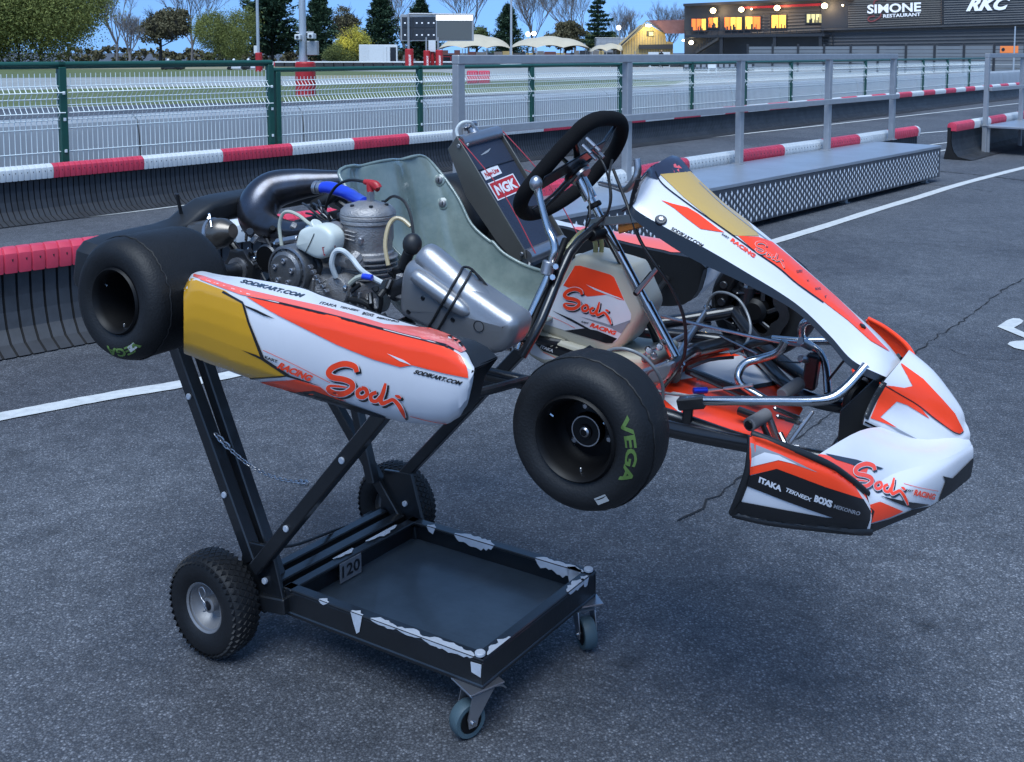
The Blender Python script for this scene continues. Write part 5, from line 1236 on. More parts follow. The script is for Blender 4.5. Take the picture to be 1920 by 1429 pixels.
for ln in ([(872, 715), (900, 728), (1060, 805), (1200, 866), (1360, 902), (1480, 848)],): vs, fs = ribbon(z5(ln), 3.); decal(bm_, (vs, fs), M_ink, h, .0018, 4)
vs, fs = ribbon(z5([(880, 700), (930, 590), (990, 488)]), 8.); decal(bm_, (vs, fs), M_plastic, h, .0018, 4)
kp('nose_top', bm_, None, 40)
nb_ = MB(); patch(nb_, [[K(1570, 838, -.14), K(1638, 795, -.12)], [K(1575, 770, -.14), K(1650, 700, -.12)]], M_plastic, 2, 2, False, False, thick=.006); kp('nose_support', nb_); nb_ = MB()
patch(nb_, [[K(1570, 838, .10), K(1638, 795, .10)], [K(1575, 790, .10), K(1650, 720, .10)]], M_plastic, 2, 2, False, False, thick=.006)
kp('nose_support', nb_)
nbb = MB()
tube(nbb, [K(1288, 752, -.22), K(1330, 752, -.215), K(1450, 752, -.20), K(1540, 751, -.19), K(1580, 733, -.17), K(1624, 686, -.13)], .0095, M_chrome, 14, 4)
tube(nbb, [K(1448, 636, .20), K(1500, 640, .2), K(1560, 640, .21), K(1600, 650, .18)], .0095, M_chrome, 14, 6)
bar(nbb, K(1272, 757, -.22), K(1322, 753, -.215), .024, .024, M_black); bar(nbb, K(1288, 800, -.20), K(1292, 755, -.22), .02, .02, M_frame)
tube(nbb, [K(1450, 636, .20), K(1400, 650, .2), K(1420, 680, .2)], .01, M_frame, 10, 4)
for u, v in ((1628, 705), (1612, 730), (1596, 752)): cyl(nbb, K(u-8, v+10, -.1), K(u+4, v-8, -.06), .011, M_chrome, 14)
tube(nbb, [K(1590, 765, -.12), K(1600, 735, -.11), K(1650, 690, -.06)], .012, M_rim, 10, 4)
tube(nbb, [(1.38, -.17, -.085), (1.46, -.18, -.05), (1.5, -.1, -.04), (1.5, .1, -.04), (1.46, .18, -.05), (1.38, .17, -.085)], .010, M_dkmetal, 12, 6)
kp('front_bumper_bar', nbb)
# ---------------- seat (translucent fibreglass)
M_seat = mat('green_fibreglass', (.31, .36, .325), .22, coat=.8, var=.3, vscale=6, col2=(.13, .18, .17), bump=.06, bscale=120)
MATS['green_fibreglass'].node_tree.nodes['Principled BSDF'].inputs['Alpha'].default_value = .86
seat = MB()
# centre line (X, Z), half width, side height, and how far the wall leans out
SE = [(.150, .262, .150, .0), (.158, .250, .182, .0), (.178, .20, .19, .03), (.205, .135, .18, .07), (.235, .06, .17, .10), (.275, -.015, .17, .14), (.33, -.065, .17, .15), (.42, -.088, .17, .135), (.52, -.085, .17, .115), (.62, -.060, .165, .09), (.675, -.035, .155, .055)]
rows = []
for i, (x, z_, w, hh) in enumerate(SE):
    a = SE[max(i-1, 0)]; b = SE[min(i+1, len(SE)-1)]; t = V((b[0]-a[0], 0, b[1]-a[1])).normalized(); n = V((-t.z, 0, t.x))   # toward driver
    if n.x < 0 and n.z < 0: n = -n
    c = V((x, 0, z_)); r = []
    for y, q in ((-1.0, 1.), (-1.0, .62), (-.97, .3), (-.82, .06), (-.55, -.03), (-.2, .02), (.2, .02), (.55, -.03), (.82, .06), (.97, .3), (1.0, .62), (1.0, 1.)):
        r.append(c+V((0, y*w*(1.03 if abs(q) > .9 else 1), 0))+n*(q*hh if q > .05 or hh else 0)*(1 if q > 0 else .3)+n*(-.012 if q < 0 else 0))
    rows.append(r)
patch(seat, rows, M_seat, 4, 5, thick=.005)
for s in (0, -1): tube(seat, [r[s] for r in rows], .0045, M_seat, 8, 4)
tube(seat, rows[0], .0045, M_seat, 8, 4); tube(seat, rows[-1], .0045, M_seat, 8, 4)
h = hitter(seat)
for u, v in ((824, 338), (830, 382)):
    q = h(u, v)
    if q: cyl(seat, q[0]-q[1]*.002, q[0]+q[1]*.003, .017, M_seat, 24); cyl(seat, q[0]+q[1]*.003, q[0]+q[1]*.006, .010, M_cast, 20); bar(seat, q[0]+q[1]*.0075+V((0, 0, -.006)), q[0]+q[1]*.0075+V((0, 0, .006)), .003, .001, M_ink)
kp('seat', seat, None, 50)
ss = MB()
tube(ss, [(.02, .30, -.06), (.1, .25, .06), (.17, .17, .16)], .008, M_dkmetal, 10, 4); kp('seat_stay', ss); ss = MB(); tube(ss, [(.02, -.30, -.06), (.1, -.22, .05), (.17, -.17, .14)], .008, M_dkmetal, 10, 4); kp('seat_stay', ss); ss = MB(); tube(ss, [(.6, -.27, -.08), (.6, 0, -.075), (.6, .27, -.08)], .008, M_dkmetal, 10, 2)
kp('seat_stay', ss)

# ---------------- radiator
M_core = mat('radiator_core', (.045, .055, .085), .4, .4, bump=.25, bscale=260, var=.2, vscale=8)
M_rside = mat('radiator_plate', (.16, .155, .14), .38, .5, coat=.2, var=.15, vscale=10)
rd = thing('radiator', None, None); rd.parent = KT
TL, BL, TR, BR = K(872, 268, .24), K(975, 476, .24), K(932, 262, .40), K(1056, 440, .40)
dn = ((BL-TL)+(BR-TR)).normalized(); ac = ((TR-TL)+(BR-BL)); ac = (ac-dn*ac.dot(dn)).normalized(); Lh = ((BL-TL).length+(BR-TR).length)/2; Wh = ((TR-TL).length+(BR-BL).length)/2
nn = ac.cross(dn).normalized(); nn = nn if nn.dot(cam_k-TL) > 0 else -nn; c0 = (TL+TR+BL+BR)/4
TL, TR, BL, BR = c0-dn*Lh/2-ac*Wh/2, c0-dn*Lh/2+ac*Wh/2, c0+dn*Lh/2-ac*Wh/2, c0+dn*Lh/2+ac*Wh/2
M = MB(); pillow(M, [TL, TR, BR, BL], -nn*.035, M_core, .002, 1, rounds=0); a = TL.lerp(BL, .24); b = TR.lerp(BR, .24); bar(M, a+nn*.001, b+nn*.001, .004, .002, M_ink); h = hitter(M)
def rq(s, t, w, ht, body, bg, fg, bold, sk=0.): # sticker on the core
    o = TL+dn*(Lh*t)+ac*(Wh*s)+nn*.0012; e = ac*w+dn*w*sk; f = -dn*ht; M.add([o, o+e, o+e+f, o+f], [(0, 1, 2, 3)], bg[0]); i = .07
    if bg[1]: o1 = o+e*.04+f*.06+nn*.0004; M.add([o1, o1+e*.92, o1+e*.92+f*.88, o1+f*.88], [(0, 1, 2, 3)], bg[1])
    flatdecal(M, text2d(body, bold, .1), fg, o+e*.1+f*.22+nn*.0009, e*.8, f*.56)
rq(.08, .34, .075, .028, 'New-Line', (M_white, None), M_red, .03, -.08); rq(.08, .535, .115, .056, 'NGK', (M_white, M_red), M_white, .05, -.05)
vs, fs = ribbon([(0, 0), (.5, .35), (1, 1)], [.1, .35, .05]); flatdecal(M, (vs, fs), M_rail, TL+dn*Lh*.12+ac*Wh*.3+nn*.0012, ac*.05, -dn*.012)
M.build('core', rd)
for P_, s, nm in ((TL, -1, 'side_plate'), (TR, 1, 'side_plate')):
    M = MB(); o_ = P_+ac*s*.003; q = [o_-dn*.03+nn*.008, o_-dn*.02-nn*.045, o_+dn*(Lh*.35)-nn*.075, o_+dn*(Lh*.8)-nn*.06, o_+dn*(Lh*1.02)-nn*.04, o_+dn*(Lh*1.06)+nn*.0, o_+dn*(Lh*1.0)+nn*.012, o_+dn*(Lh*.1)+nn*.010]
    pillow(M, q, ac*s*.004, M_rside, .001, 1, rounds=0)
    for t in (-.01, 1.01): c = o_+dn*Lh*t+ac*s*.006; cyl(M, c, c+ac*s*.004, .006, M_alu2, 10)
    M.build(nm, rd)
M = MB(); tube(M, [BL+dn*.016, BR+dn*.016], .02, M_alu2, 20, 1); M.build('lower_tank', rd)
M = MB(); tube(M, [TL-dn*.012, TR-dn*.012], .019, M_alu2, 20, 1); c = TL.lerp(TR, .45)-dn*.012
cyl(M, c-dn*.01, c-dn*.035, .015, M_alu2, 18); cyl(M, c-dn*.035, c-dn*.045, .021, M_alu2, 20); bar(M, c-dn*.04-ac*.026, c-dn*.04+ac*.026, .012, .006, M_alu2); M.build('header_tank', rd)
M = MB(); tube(M, [K(878, 272, .25), K(862, 262, .25), K(856, 245, .25), K(865, 231, .26), K(880, 229, .28), K(890, 240, .31), K(893, 252, .32)], .0048, mat('white_hose', (.55, .58, .58), .35), 10, 6); M.build('overflow_hose', rd)
M = MB()
for P_, Q_ in ((TL-ac*.006, BL-ac*.004), (TR+ac*.006, BR+ac*.03)): tube(M, [P_-dn*.02+nn*.01, P_.lerp(Q_, .5)+nn*.03+ac*.02, Q_+dn*.02+nn*.02+ac*.02], .0016, mat('red_cord', (.35, .03, .05), .6), 6, 6)
tube(M, [TR-dn*.01, K(955, 300, .42), K(1010, 330, .44)], .0016, MATS['red_cord'], 6, 4); M.build('elastic_cord', rd)
M = MB(); tube(M, [BL+dn*.0+ac*.04, BL+dn*.05-V((0, .02, .03)), V((.5, .27, -.08))], .008, M_dkmetal, 10, 4); tube(M, [BR+dn*.0-ac*.03, BR+dn*.04, V((.62, .3, -.08))], .008, M_dkmetal, 10, 4); M.build('mount', rd)

# ---------------- steering column and wheel
cA, cB = K(1075, 312, 0), K(1276, 688, 0.02); cd = (cB-cA).normalized()
so_ = thing('steering', None, None); so_.parent = KT
M = MB(); tube(M, [cA+cd*.03, cB], .0098, M_chrome, 18, 1); tube(M, [cB-cd*.16, cB], .013, M_chrome, 18, 1); tube(M, [cA+cd*.035, cA+cd*.085], .0165, M_chrome, 20, 1)
for t in (.2, .27): c = cA.lerp(cB, t); cyl(M, c-cd*.006, c+cd*.006, .018, M_rim, 16)
M.build('column', so_)
P3 = [(1128, 222), (1160, 226), (1165, 250), (1152, 282), (1128, 312), (1098, 344), (1058, 374), (1018, 395), (988, 400), (976, 386), (984, 362), (1008, 331), (1045, 288), (1075, 256), (1098, 234)]
wn = V((.85, 0, -.53)).normalized(); wp = [KP(u, v, cA-cd*.02, wn) for u, v in P3]; wc = sum(wp, V())/len(wp)
M = MB(); M_suede = mat('black_suede', (.0075, .0075, .0085), .95, bump=.3, bscale=500, spec=.15)
tube(M, wp, .0178, M_suede, 20, 5, closed=True); M.build('rim', so_, 80)
M = MB(); hubc = cA+cd*.012
for i in (1, 5, 8, 12, 13): p = wp[i]; tube(M, [hubc, hubc.lerp(p, .5)+wn*.008, p], [.012, .008, .006], M_ink, 10, 4, flat=.5)
bar(M, KP(1015, 345, hubc, wn), KP(1130, 275, hubc, wn), .05, .005, M_ink, tuple(wn)); cyl(M, hubc-wn*.006, hubc+wn*.012, .034, M_ink, 24); cyl(M, hubc+wn*.012, hubc+wn*.022, .028, M_alu2, 24); M.build('spoke', so_)
for u, v in ((1099, 259), (1108, 268), (1092, 272), (1116, 280), (1102, 284)): M = MB(); c = KP(u, v, hubc, wn); cyl(M, c+wn*.0, c+wn*.028, .0045, M_alu2, 8); M.build('bolt', so_)
M = MB(); g_ = [(1186, 350), (1196, 330), (1193, 302)]
tube(M, [K(1125, 344, .02), K(1150, 350, .0), K(1173, 355, -.03), K(1190, 338, -.05), K(1196, 320, -.05), K(1194, 298, -.05)], [.006, .0065, .008, .0085, .0085, .0075], M_alu2, 14, 6); M.build('clutch_lever', so_)
M = MB(); tube(M, [K(1080, 330, -.03), K(1066, 345, -.05), K(1040, 372, -.05), K(1020, 392, -.04)], .004, M_rubber, 8, 5)
def cable(pts, r, m=None, M_=None): M_ = M_ or MB(); tube(M_, pts, r, m or M_rubber, 8, 8); return M_
cable([K(1148, 300, .02), K(1142, 330, -.02), K(1146, 370, -.04), K(1138, 400, -.04), K(1118, 420, -.04), K(1095, 440, -.05)], .0028, None, M)
cable([K(1104, 280, .0), K(1130, 305, -.03), K(1143, 350, -.03), K(1140, 395, -.04), K(1112, 430, -.04)], .0025, None, M)
cable([K(1105, 380, -.05), K(1106, 410, -.07), K(1097, 430, -.06)], .0022, None, M); cable([K(1082, 315, .0), K(1100, 350, -.03), K(1105, 385, -.05), K(1098, 425, -.05)], .0018, None, M)
M.build('wiring', so_)
M = MB(); cable([K(1150, 318, .0), K(1178, 390, -.08), K(1200, 450, -.1), K(1232, 500, -.1), K(1262, 545, -.08), K(1283, 600, -.06), K(1284, 660, -.04), K(1268, 697, -.04), K(1245, 725, -.08)], .0038, None, M)
cable([K(1128, 430, .0), K(1160, 470, -.03)], .003, None, M)
kp('clutch_cable', M)
M = MB(); bar(M, K(1192, 550, -.06), K(1236, 498, -.06), .004, .010, M_alu2); bar(M, K(1190, 553, -.055), K(1225, 510, -.055), .012, .012, M_rim); kp('cable_tie', M)
# steering uprights
M = MB()
tube(M, [K(1130, 430, .0), K(1170, 500, .05), K(1215, 600, .12), K(1250, 690, .18)], .009, M_frame, 12, 3); tube(M, [K(1118, 425, -.02), K(1068, 475, -.12), K(1015, 600, -.23), K(978, 668, -.27)], .0105, M_frame, 12, 3)
tube(M, [K(1060, 450, -.1), K(1040, 500, -.16), K(985, 640, -.25)], .008, M_rim, 12, 3); cyl(M, K(1108, 442, -.05), K(1140, 435, .02), .014, M_rim, 14)
kp('column_support', M)

# ---------------- fuel tank
M_tank = mat('cream_tank_plastic', (.50, .46, .36), .38, coat=.15, var=.06, vscale=6)
ft = thing('fuel_tank', None, None); ft.parent = KT
def outl(pts, y, n=4): return [p for p in cr([K(u, v, y) for u, v in pts], n, True)]
M = MB()
pillow(M, outl([(1076, 482), (1098, 480), (1130, 490), (1162, 500), (1176, 508), (1192, 545), (1205, 578), (1200, 600), (1180, 630), (1158, 655), (1130, 668), (1085, 655), (1045, 638), (1008, 618), (1000, 596), (1022, 556), (1050, 515)], .02, 3), (0, .13, 0), M_tank, .016, 4, .004)
pillow(M, outl([(988, 628), (1000, 622), (1040, 636), (1100, 655), (1160, 668), (1215, 672), (1215, 700), (1180, 712), (1100, 705), (1030, 690), (990, 668), (983, 648)], .005, 3), (0, .18, 0), M_tank, .014, 4, .003)
h = hitter(M); z2 = zf(940, 450, .1875)
pan = z2([(738, 258), (790, 256), (1090, 345), (1130, 372), (1215, 560), (1300, 740), (1296, 790), (1160, 1000), (1110, 1030), (1050, 1030), (640, 905), (420, 835), (386, 800), (390, 770), (560, 520)])
pl(M, h, pan, M_white, .0008, 12)
pl(M, h, z2([(738, 258), (790, 256), (1090, 345), (1130, 372), (1232, 604), (1180, 595), (1060, 545), (930, 560), (860, 565), (760, 500), (680, 480), (622, 455)]), M_orange, .0013, 12)
pl(M, h, z2([(850, 445), (1010, 510), (1180, 575), (1230, 600), (1100, 560), (940, 500)]), M_white, .0017, 12)
pl(M, h, z2([(640, 905), (830, 882), (960, 905), (1160, 985), (1110, 1030), (1050, 1030)]), M_ink, .0013, 12)
pl(M, h, z2([(510, 705), (700, 785), (960, 930), (900, 915), (680, 800)]), M_ink, .0015, 12); pl(M, h, z2([(790, 765), (1000, 820), (1120, 860), (1290, 825), (1290, 800), (1200, 935), (1100, 880), (960, 830)]), M_greyv, .0013, 12)
vs, fs = ribbon(z2([(420, 738), (580, 800), (740, 880)]), .7); decal(M, (vs, fs), M_orange, h, .0015, 12)
tx(M, h, 'KART', (1090, 604), (14, 4), (1, -3), M_ink, .0018, .04, .3, 0); tx(M, h, 'RACING', (1106, 612), (49, 17), (2, -8), M_orange, .0018, .05, .3, 0)
sodi(M, h, lambda x, y: (940+(630+(x-945)*1.02)*.1875, 450+(482+(y-605)*1.09)*.1875), .0022, 12)
pl(M, h, z2([(262, 985), (300, 985), (400, 1110), (560, 1190), (430, 1195), (300, 1140), (258, 1050)]), M_white, .0008, 12)
pl(M, h, z2([(292, 985), (560, 1050), (760, 1120), (700, 1190), (600, 1170), (420, 1110)]), M_ink, .001, 12)
tx(M, h, 'ITAKA', (1013, 652), (24, 9), (1, -6), M_white, .0015, .04, .2)
vs, fs = ribbon(z2([(420, 1120), (570, 1190)]), .8); decal(M, (vs, fs), M_orange, h, .0015, 0)
M.build('tank_shell', ft, 50)
M = MB(); cyl(M, K(1115, 492, 0.080), K(1115, 479, 0.080), .013, M_rim, 18); cyl(M, K(1127, 490, 0.090), K(1127, 475, 0.090), .009, M_red, 16); cyl(M, K(1095, 485, 0.100), K(1095, 478, 0.100), .022, M_tank, 20); M.build('cap', ft)
M_fuel = mat('clear_fuel_hose', (.30, .28, .12), .25, coat=.5)
M = MB(); tube(M, [K(1115, 482, 0.080), K(1117, 462, 0.070), K(1112, 446, 0.060), K(1098, 438, 0.040), K(1084, 446, 0.020), K(1066, 470, -0.010), K(1050, 500, -0.040)], .0062, M_fuel, 12, 6)
tube(M, [K(1127, 478, 0.090), K(1128, 455, 0.080), K(1120, 438, 0.070), K(1104, 431, 0.050), K(1085, 440, 0.020), K(1062, 468, -0.020)], .0058, M_fuel, 12, 6); M.build('fuel_hose', ft)

# ---------------- gear lever
M = MB(); gl = [(1005, 340, -.16), (1010, 362, -.16), (1018, 395, -.165), (1028, 430, -.17), (1038, 452, -.175), (1040, 470, -.18), (1033, 492, -.185), (1026, 520, -.19), (1008, 560, -.21), (985, 610, -.24), (968, 655, -.27)]
tube(M, [K(*g) for g in gl], [.013, .0085, .0075, .008, .009, .009, .008, .0085, .0085, .0085, .0085], M_chrome, 16, 5); sphere(M, K(1005, 344, -.16), .0145, M_alu2, (1, 1, 1.2), 12); cyl(M, K(1030, 490, -.185), K(1024, 515, -.19), .0145, M_alu2, 18)
kp('gear_lever', M)
M = MB(); bar(M, K(1028, 505, -.16), K(1062, 480, -.05), .015, .008, M_rim); cyl(M, K(1042, 500, -.175), K(1042, 500, -.20), .007, M_chrome, 8); cyl(M, K(1036, 520, -.175), K(1036, 520, -.20), .007, M_chrome, 8); kp('gear_bracket', M); M = MB(); bar(M, K(950, 642, -.27), K(985, 630, -.26), .012, .02, M_dkmetal)
tube(M, [K(958, 655, -.29), K(880, 640, -.3), K(800, 610, -.33)], .005, M_chrome, 8, 2); kp('gear_linkage', M)

# ---------------- engine
en = thing('engine', None, None); en.parent = KT
EY = -.28; hc = K(690, 386, EY); up = V((-.10, 0, 1)).normalized()
M = MB(); lathe(M, [(0, .012), (.020, .012), (.030, .008), (.052, .002), (.062, -.008), (.064, -.016), (.0625, -.018), (.064, -.020), (.064, -.026), (.0615, -.028), (.0625, -.030), (.0625, -.036), (.058, -.04)], hc, up, M_alu, 40)
for i in range(6): a = i*pi/3+.3; x, y = basis(up); c = hc+(x*cos(a)+y*sin(a))*.045+up*.002; cyl(M, c, c+up*.006, .005, M_dkmetal, 6)
M.build('cylinder_head', en)
M = MB(); lathe(M, [(.058, -.04), (.059, -.075), (.056, -.085), (.056, -.10), (.06, -.104), (.060, -.112), (.052, -.118), (.052, -.135), (.062, -.14), (.062, -.16), (0, -.16)], hc, up, M_alu, 36)
for i in range(5): z_ = -.112-i*.011; lathe(M, [(.050, z_-.002), (.066, z_-.001), (.066, z_+.001), (.050, z_+.002)], hc+V((.008, -.005, 0)), up, M_alu, 30)
rbox(M, hc+V((-.075, -.075, -.10)), hc+V((-.02, -.02, -.045)), M_alu, .008, seg=2); rbox(M, hc+V((-.06, -.078, -.088)), hc+V((-.042, -.074, -.06)), M_ink, .002)
rbox(M, hc+V((-.045, -.075, -.135)), hc+V((.05, -.035, -.105)), M_alu, .012, seg=2)
for q in range(3): rbox(M, hc+V((-.012, -.0635, -.052-q*.009)), hc+V((.018, -.055, -.049-q*.009)), M_alu, .001)
rbox(M, hc+V((.026, -.0630, -.075)), hc+V((.036, -.05, -.058)), M_alu2, .003); cyl(M, hc+V((.03, -.06, -.10)), hc+V((.03, -.085, -.115)), .017, M_alu, 8)
M.build('cylinder', en)
M = MB(); rbox(M, hc+V((-.155, -.10, -.25)), hc+V((.06, .05, -.155)), M_alu, .02, seg=2); rbox(M, hc+V((-.20, -.06, -.23)), hc+V((-.10, .06, -.13)), M_alu, .02, seg=2)
for i in range(7): rbox(M, hc+V((-.06+i*.022, -.106, -.235)), hc+V((-.054+i*.022, -.095, -.165)), M_alu, .002)
for i in range(5): cyl(M, hc+V((-.04+i*.02, -.112, -.165+(-1)**i*.006)), hc+V((-.04+i*.02, -.10, -.165)), .005, M_chrome, 8)
M.build('crankcase', en)
M = MB(); cc_ = K(540, 508, -.395)                       # round clutch cover
lathe(M, [(.058, -.04), (.059, .0), (.057, .004), (.052, .005), (.051, .002), (.046, .002), (.0455, .009), (.039, .014), (.0, .0155)], cc_, (0, -1, 0), M_cast, 48)
lathe(M, [(.052, .0054), (.057, .0044)], cc_, (0, -1, 0), M_alu2, 48)
for i in range(5): a = i*2*pi/5+.35; c = cc_+V((cos(a)*.026, -.014, sin(a)*.026)); lathe(M, [(0, .0), (.006, .0), (.0063, .005), (.0045, .006), (.0038, .003), (0, .003)], c, (0, -1, 0), M_alu2, 14)
for i in range(22): a = i*2*pi/22; c = cc_+V((cos(a)*0.0490, -.002, sin(a)*0.0490)); cyl(M, c, c+V((0, -.0025, 0)), .0023, M_chrome if i % 3 else M_ink, 6)
M.build('clutch_cover', en)
M = MB(); pc = K(632, 545, -.385); lathe(M, [(.033, -.04), (.034, .0), (.031, .006), (.024, .008), (0, .010)], pc, (0, -1, 0), M_alu, 32); 
for i in range(5): a = i*1.25+.4; c = pc+V((cos(a)*.030, -.004, sin(a)*.030)); cyl(M, c, c+V((0, -.006, 0)), .0045, M_alu2, 8)
cyl(M, K(605, 545, -.37), K(605, 545, -.39), .018, M_alu, 20); M.build('water_pump', en)
M = MB(); sp_ = hc+V((.006, 0, .012)); cyl(M, sp_, sp_+up*.024, .0095, M_alu2, 6); cyl(M, sp_+up*.02, sp_+up*.032, .007, M_rw, 12)
tube(M, [sp_+up*.022, sp_+up*.042, K(709, 353, EY), K(703, 345, EY), K(684, 341, EY)], [.0085, .0085, .009, .0085, .0065], M_red, 14, 4); M.build('spark_plug_cap', en)
M = MB(); cable([K(684, 341, EY), K(655, 338, EY+.01), K(630, 350, EY+.03), K(614, 378, EY+.05), K(606, 420, EY+.06)], .0036, None, M)
cable([K(722, 378, EY+.02), K(738, 368, EY), K(758, 378, EY-.01), K(770, 405, EY-.02), K(775, 437, EY-.03)], .0032, None, M); M.build('ignition_lead', en)
M = MB(); tube(M, [K(598, 352, -.2), K(618, 352, -.2), K(645, 360, -.21), K(668, 372, -.24), K(684, 380, EY)], [.013, .0155, .0155, .0145, .013], mat('blue_silicone_hose', (.015, .05, .55), .3, coat=.4), 18, 5); 
for t in (593, 601): cyl(M, K(t-3, 351, -.2), K(t+3, 352, -.2), .0165, M_alu2, 20)
cyl(M, K(655, 364, -.215), K(662, 368, -.22), .0165, M_alu2, 20); M.build('coolant_hose', en)
M = MB(); M_milk = mat('milky_bottle', (.60, .63, .58), .35, coat=.1, var=.08)
pillow(M, outl([(560, 432), (580, 424), (596, 422), (612, 430), (622, 445), (620, 470), (606, 484), (590, 486), (566, 474), (552, 464), (554, 448)], -.40, 3), (0, .05, 0), M_milk, .012, 4, .003)
cyl(M, K(592, 425, -.38), K(596, 420, -.38), .016, M_milk, 18); cyl(M, K(612, 434, -.38), K(612, 428, -.38), .009, M_milk, 14); h = hitter(M); pl(M, h, [(605, 463), (628, 460), (624, 476), (608, 478)], M_red, .0025)
vs, fs = ribbon([(590, 438), (582, 456), (572, 476)], 1.4); decal(M, (vs, fs), M_ink, h, .0015, 8); M.build('catch_bottle', en)
M = MB(); M_clear = mat('clear_hose', (.42, .43, .36), .25, coat=.4)
cable([K(528, 460, -.38), K(524, 425, -.38), K(530, 402, -.38), K(542, 397, -.38), K(560, 404, -.38), K(578, 418, -.38), K(592, 426, -.38)], .0042, M_clear, M)
cable([K(630, 520, -.40), K(622, 495, -.41), K(628, 473, -.41), K(642, 470, -.41), K(660, 485, -.40), K(676, 505, -.40), K(694, 518, -.39), K(716, 530, -.38)], .0060, mat('white_hose', (.55, .58, .58), .35), M)
cable([K(656, 532, -.40), K(668, 522, -.40), K(682, 517, -.40)], .0058, M_clear, M); cyl(M, K(680, 518, -.402), K(698, 521, -.40), .0068, MATS['blue_silicone_hose'], 14)
cable([K(728, 498, -.36), K(722, 460, -.35), K(728, 425, -.33), K(740, 410, -.31), K(755, 412, -.30), K(770, 425, -.30)], .0048, mat('amber_hose', (.38, .30, .17), .3, coat=.3), M); M.build('breather_hose', en)
M = MB()                                           # carburettor and clutter behind the airbox
cyl(M, K(735, 545, -.34), K(790, 520, -.34), .026, M_dkmetal, 20); rbox(M, K(735, 560, -.36), K(735, 560, -.36)+V((.05, .05, .06)), M_alu, .006)
cyl(M, K(750, 500, -.34), K(757, 540, -.34), .018, M_rim, 18); sphere(M, K(773, 458, -.36), .021, M_rubber, (1, 1, 1.15), 12); cyl(M, K(768, 470, -.36), K(756, 500, -.35), .013, M_rubber, 14)
tube(M, [K(655, 560, -.38), K(690, 570, -.38), K(700, 600, -.36)], .008, M_rubber, 10, 4); tube(M, [K(700, 540, -.38), K(715, 560, -.38), K(710, 590, -.36)], .005, M_rubber, 8, 4)
rr = random.Random(9)
for i in range(26): u, v = rr.uniform(650, 745), rr.uniform(520, 600); c = K(u, v, -.36+rr.uniform(-.02, .03)); cyl(M, c, c+V((rr.uniform(-.02, .02), -.012, rr.uniform(-.02, .02))), rr.uniform(.003, .009), rr.choice([M_dkmetal, M_rim, M_alu, M_rubber]), 8)
M.build('carburettor', en)
M = MB(); cyl(M, K(415, 512, -.36), K(500, 492, -.32), .012, M_dkmetal, 12)
for i in range(8): c = K(468+i*6, 480+(-1)**i*5, -.33); cyl(M, c, c+V((0, -.01, 0)), .006, rr.choice([M_chrome, M_alu, M_rim]), 8)
c = K(500, 485, -.36); lathe(M, [(.03, -.004), (.034, 0), (.03, .004)], c, (0, 1, 0), M_dkmetal, 24); lathe(M, [(.0, -.003), (.03, -.003)], c, (0, 1, 0), M_rim, 24)
M.build('sprocket', en)

M = MB(); rr = random.Random(31)                        # brackets, bolts and cables behind and below the barrel
bar(M, K(560, 425, -.22), K(655, 402, -.22), .03, .035, M_dkmetal); bar(M, K(600, 455, -.30), K(650, 440, -.30), .035, .04, M_alu); bar(M, K(455, 500, -.30), K(540, 470, -.30), .04, .03, M_rim)
cyl(M, K(636, 415, -.27), K(656, 408, -.25), .020, M_dkmetal, 18); cyl(M, K(520, 455, -.30), K(560, 448, -.30), .010, M_alu2, 12)
for i in range(34):
    u, v = rr.uniform(460, 660), rr.uniform(405, 480); c = K(u, v+(660-u)*.12, -.25+rr.uniform(-.05, .04)); cyl(M, c, c+V((rr.uniform(-.03, .03), -.012, rr.uniform(-.02, .02))), rr.uniform(.003, .010), rr.choice([M_dkmetal, M_rim, M_alu, M_chrome, M_rubber]), 8)
for i in range(7):
    a = K(rr.uniform(560, 620), rr.uniform(370, 400), -.2); b = K(rr.uniform(600, 660), rr.uniform(430, 450), -.24); cable([a, a.lerp(b, .4)+V((rr.uniform(-.03, .03), -.03, .02)), b], rr.uniform(.002, .004), rr.choice([M_rubber, M_dkmetal]), M)
tube(M, [K(592, 520, -.37), K(600, 500, -.37), K(590, 485, -.36), K(560, 490, -.35)], .007, M_rubber, 10, 4)
for i in range(6): c = K(585+i*6, 500+i*9, -.40); cyl(M, c, c+V((0, -.012, 0)), .0055, M_alu2, 6)
M.build('mount_hardware', en)
for u, v in ((455, 345), (462, 420)): pass

# ---------------- exhaust
ex = thing('exhaust', None, None); ex.parent = KT
M = MB(); path = [(700, 340, .02, .012), (650, 338, .0, .024), (600, 342, -.03, .034), (552, 347, -.06, .044), (510, 358, -.09, .052), (485, 386, -.13, .054), (486, 416, -.17, .047), (512, 430, -.20, .036), (548, 434, -.23, .026), (590, 430, -.25, .021), (635, 425, -.27, .019)]
tube(M, [K(u, v, y) for u, v, y, r in path], [p[3] for p in path], M_pipe, 28, 5); M.build('expansion_chamber', ex, 60)
M = MB(); M_sil = mat('silencer_steel', (.17, .15, .13), .3, .75, var=.3, vscale=12); s0, s1 = K(356, 446, -.32), K(456, 430, -.30); d_ = (s1-s0).normalized(); lathe(M, [(0, 0), (.022, 0), (.031, .006), (.037, .018), (.038, .02), (.038, .10), (.034, .118), (.018, .14), (0, .14)], s0, d_, M_sil, 32)
lathe(M, [(.0385, .075), (.041, .076), (.041, .084), (.0385, .085)], s0, d_, M_alu2, 28); c = s0+d_*.08+V((0, -.02, .036)); cyl(M, c, c+V((.01, -.012, .012)), .004, M_chrome, 8); tube(M, [c+V((-.015, .01, .01)), c+V((0, 0, .016)), c+V((.02, -.01, -.01))], .003, M_chrome, 8, 3)
M.build('silencer', ex)
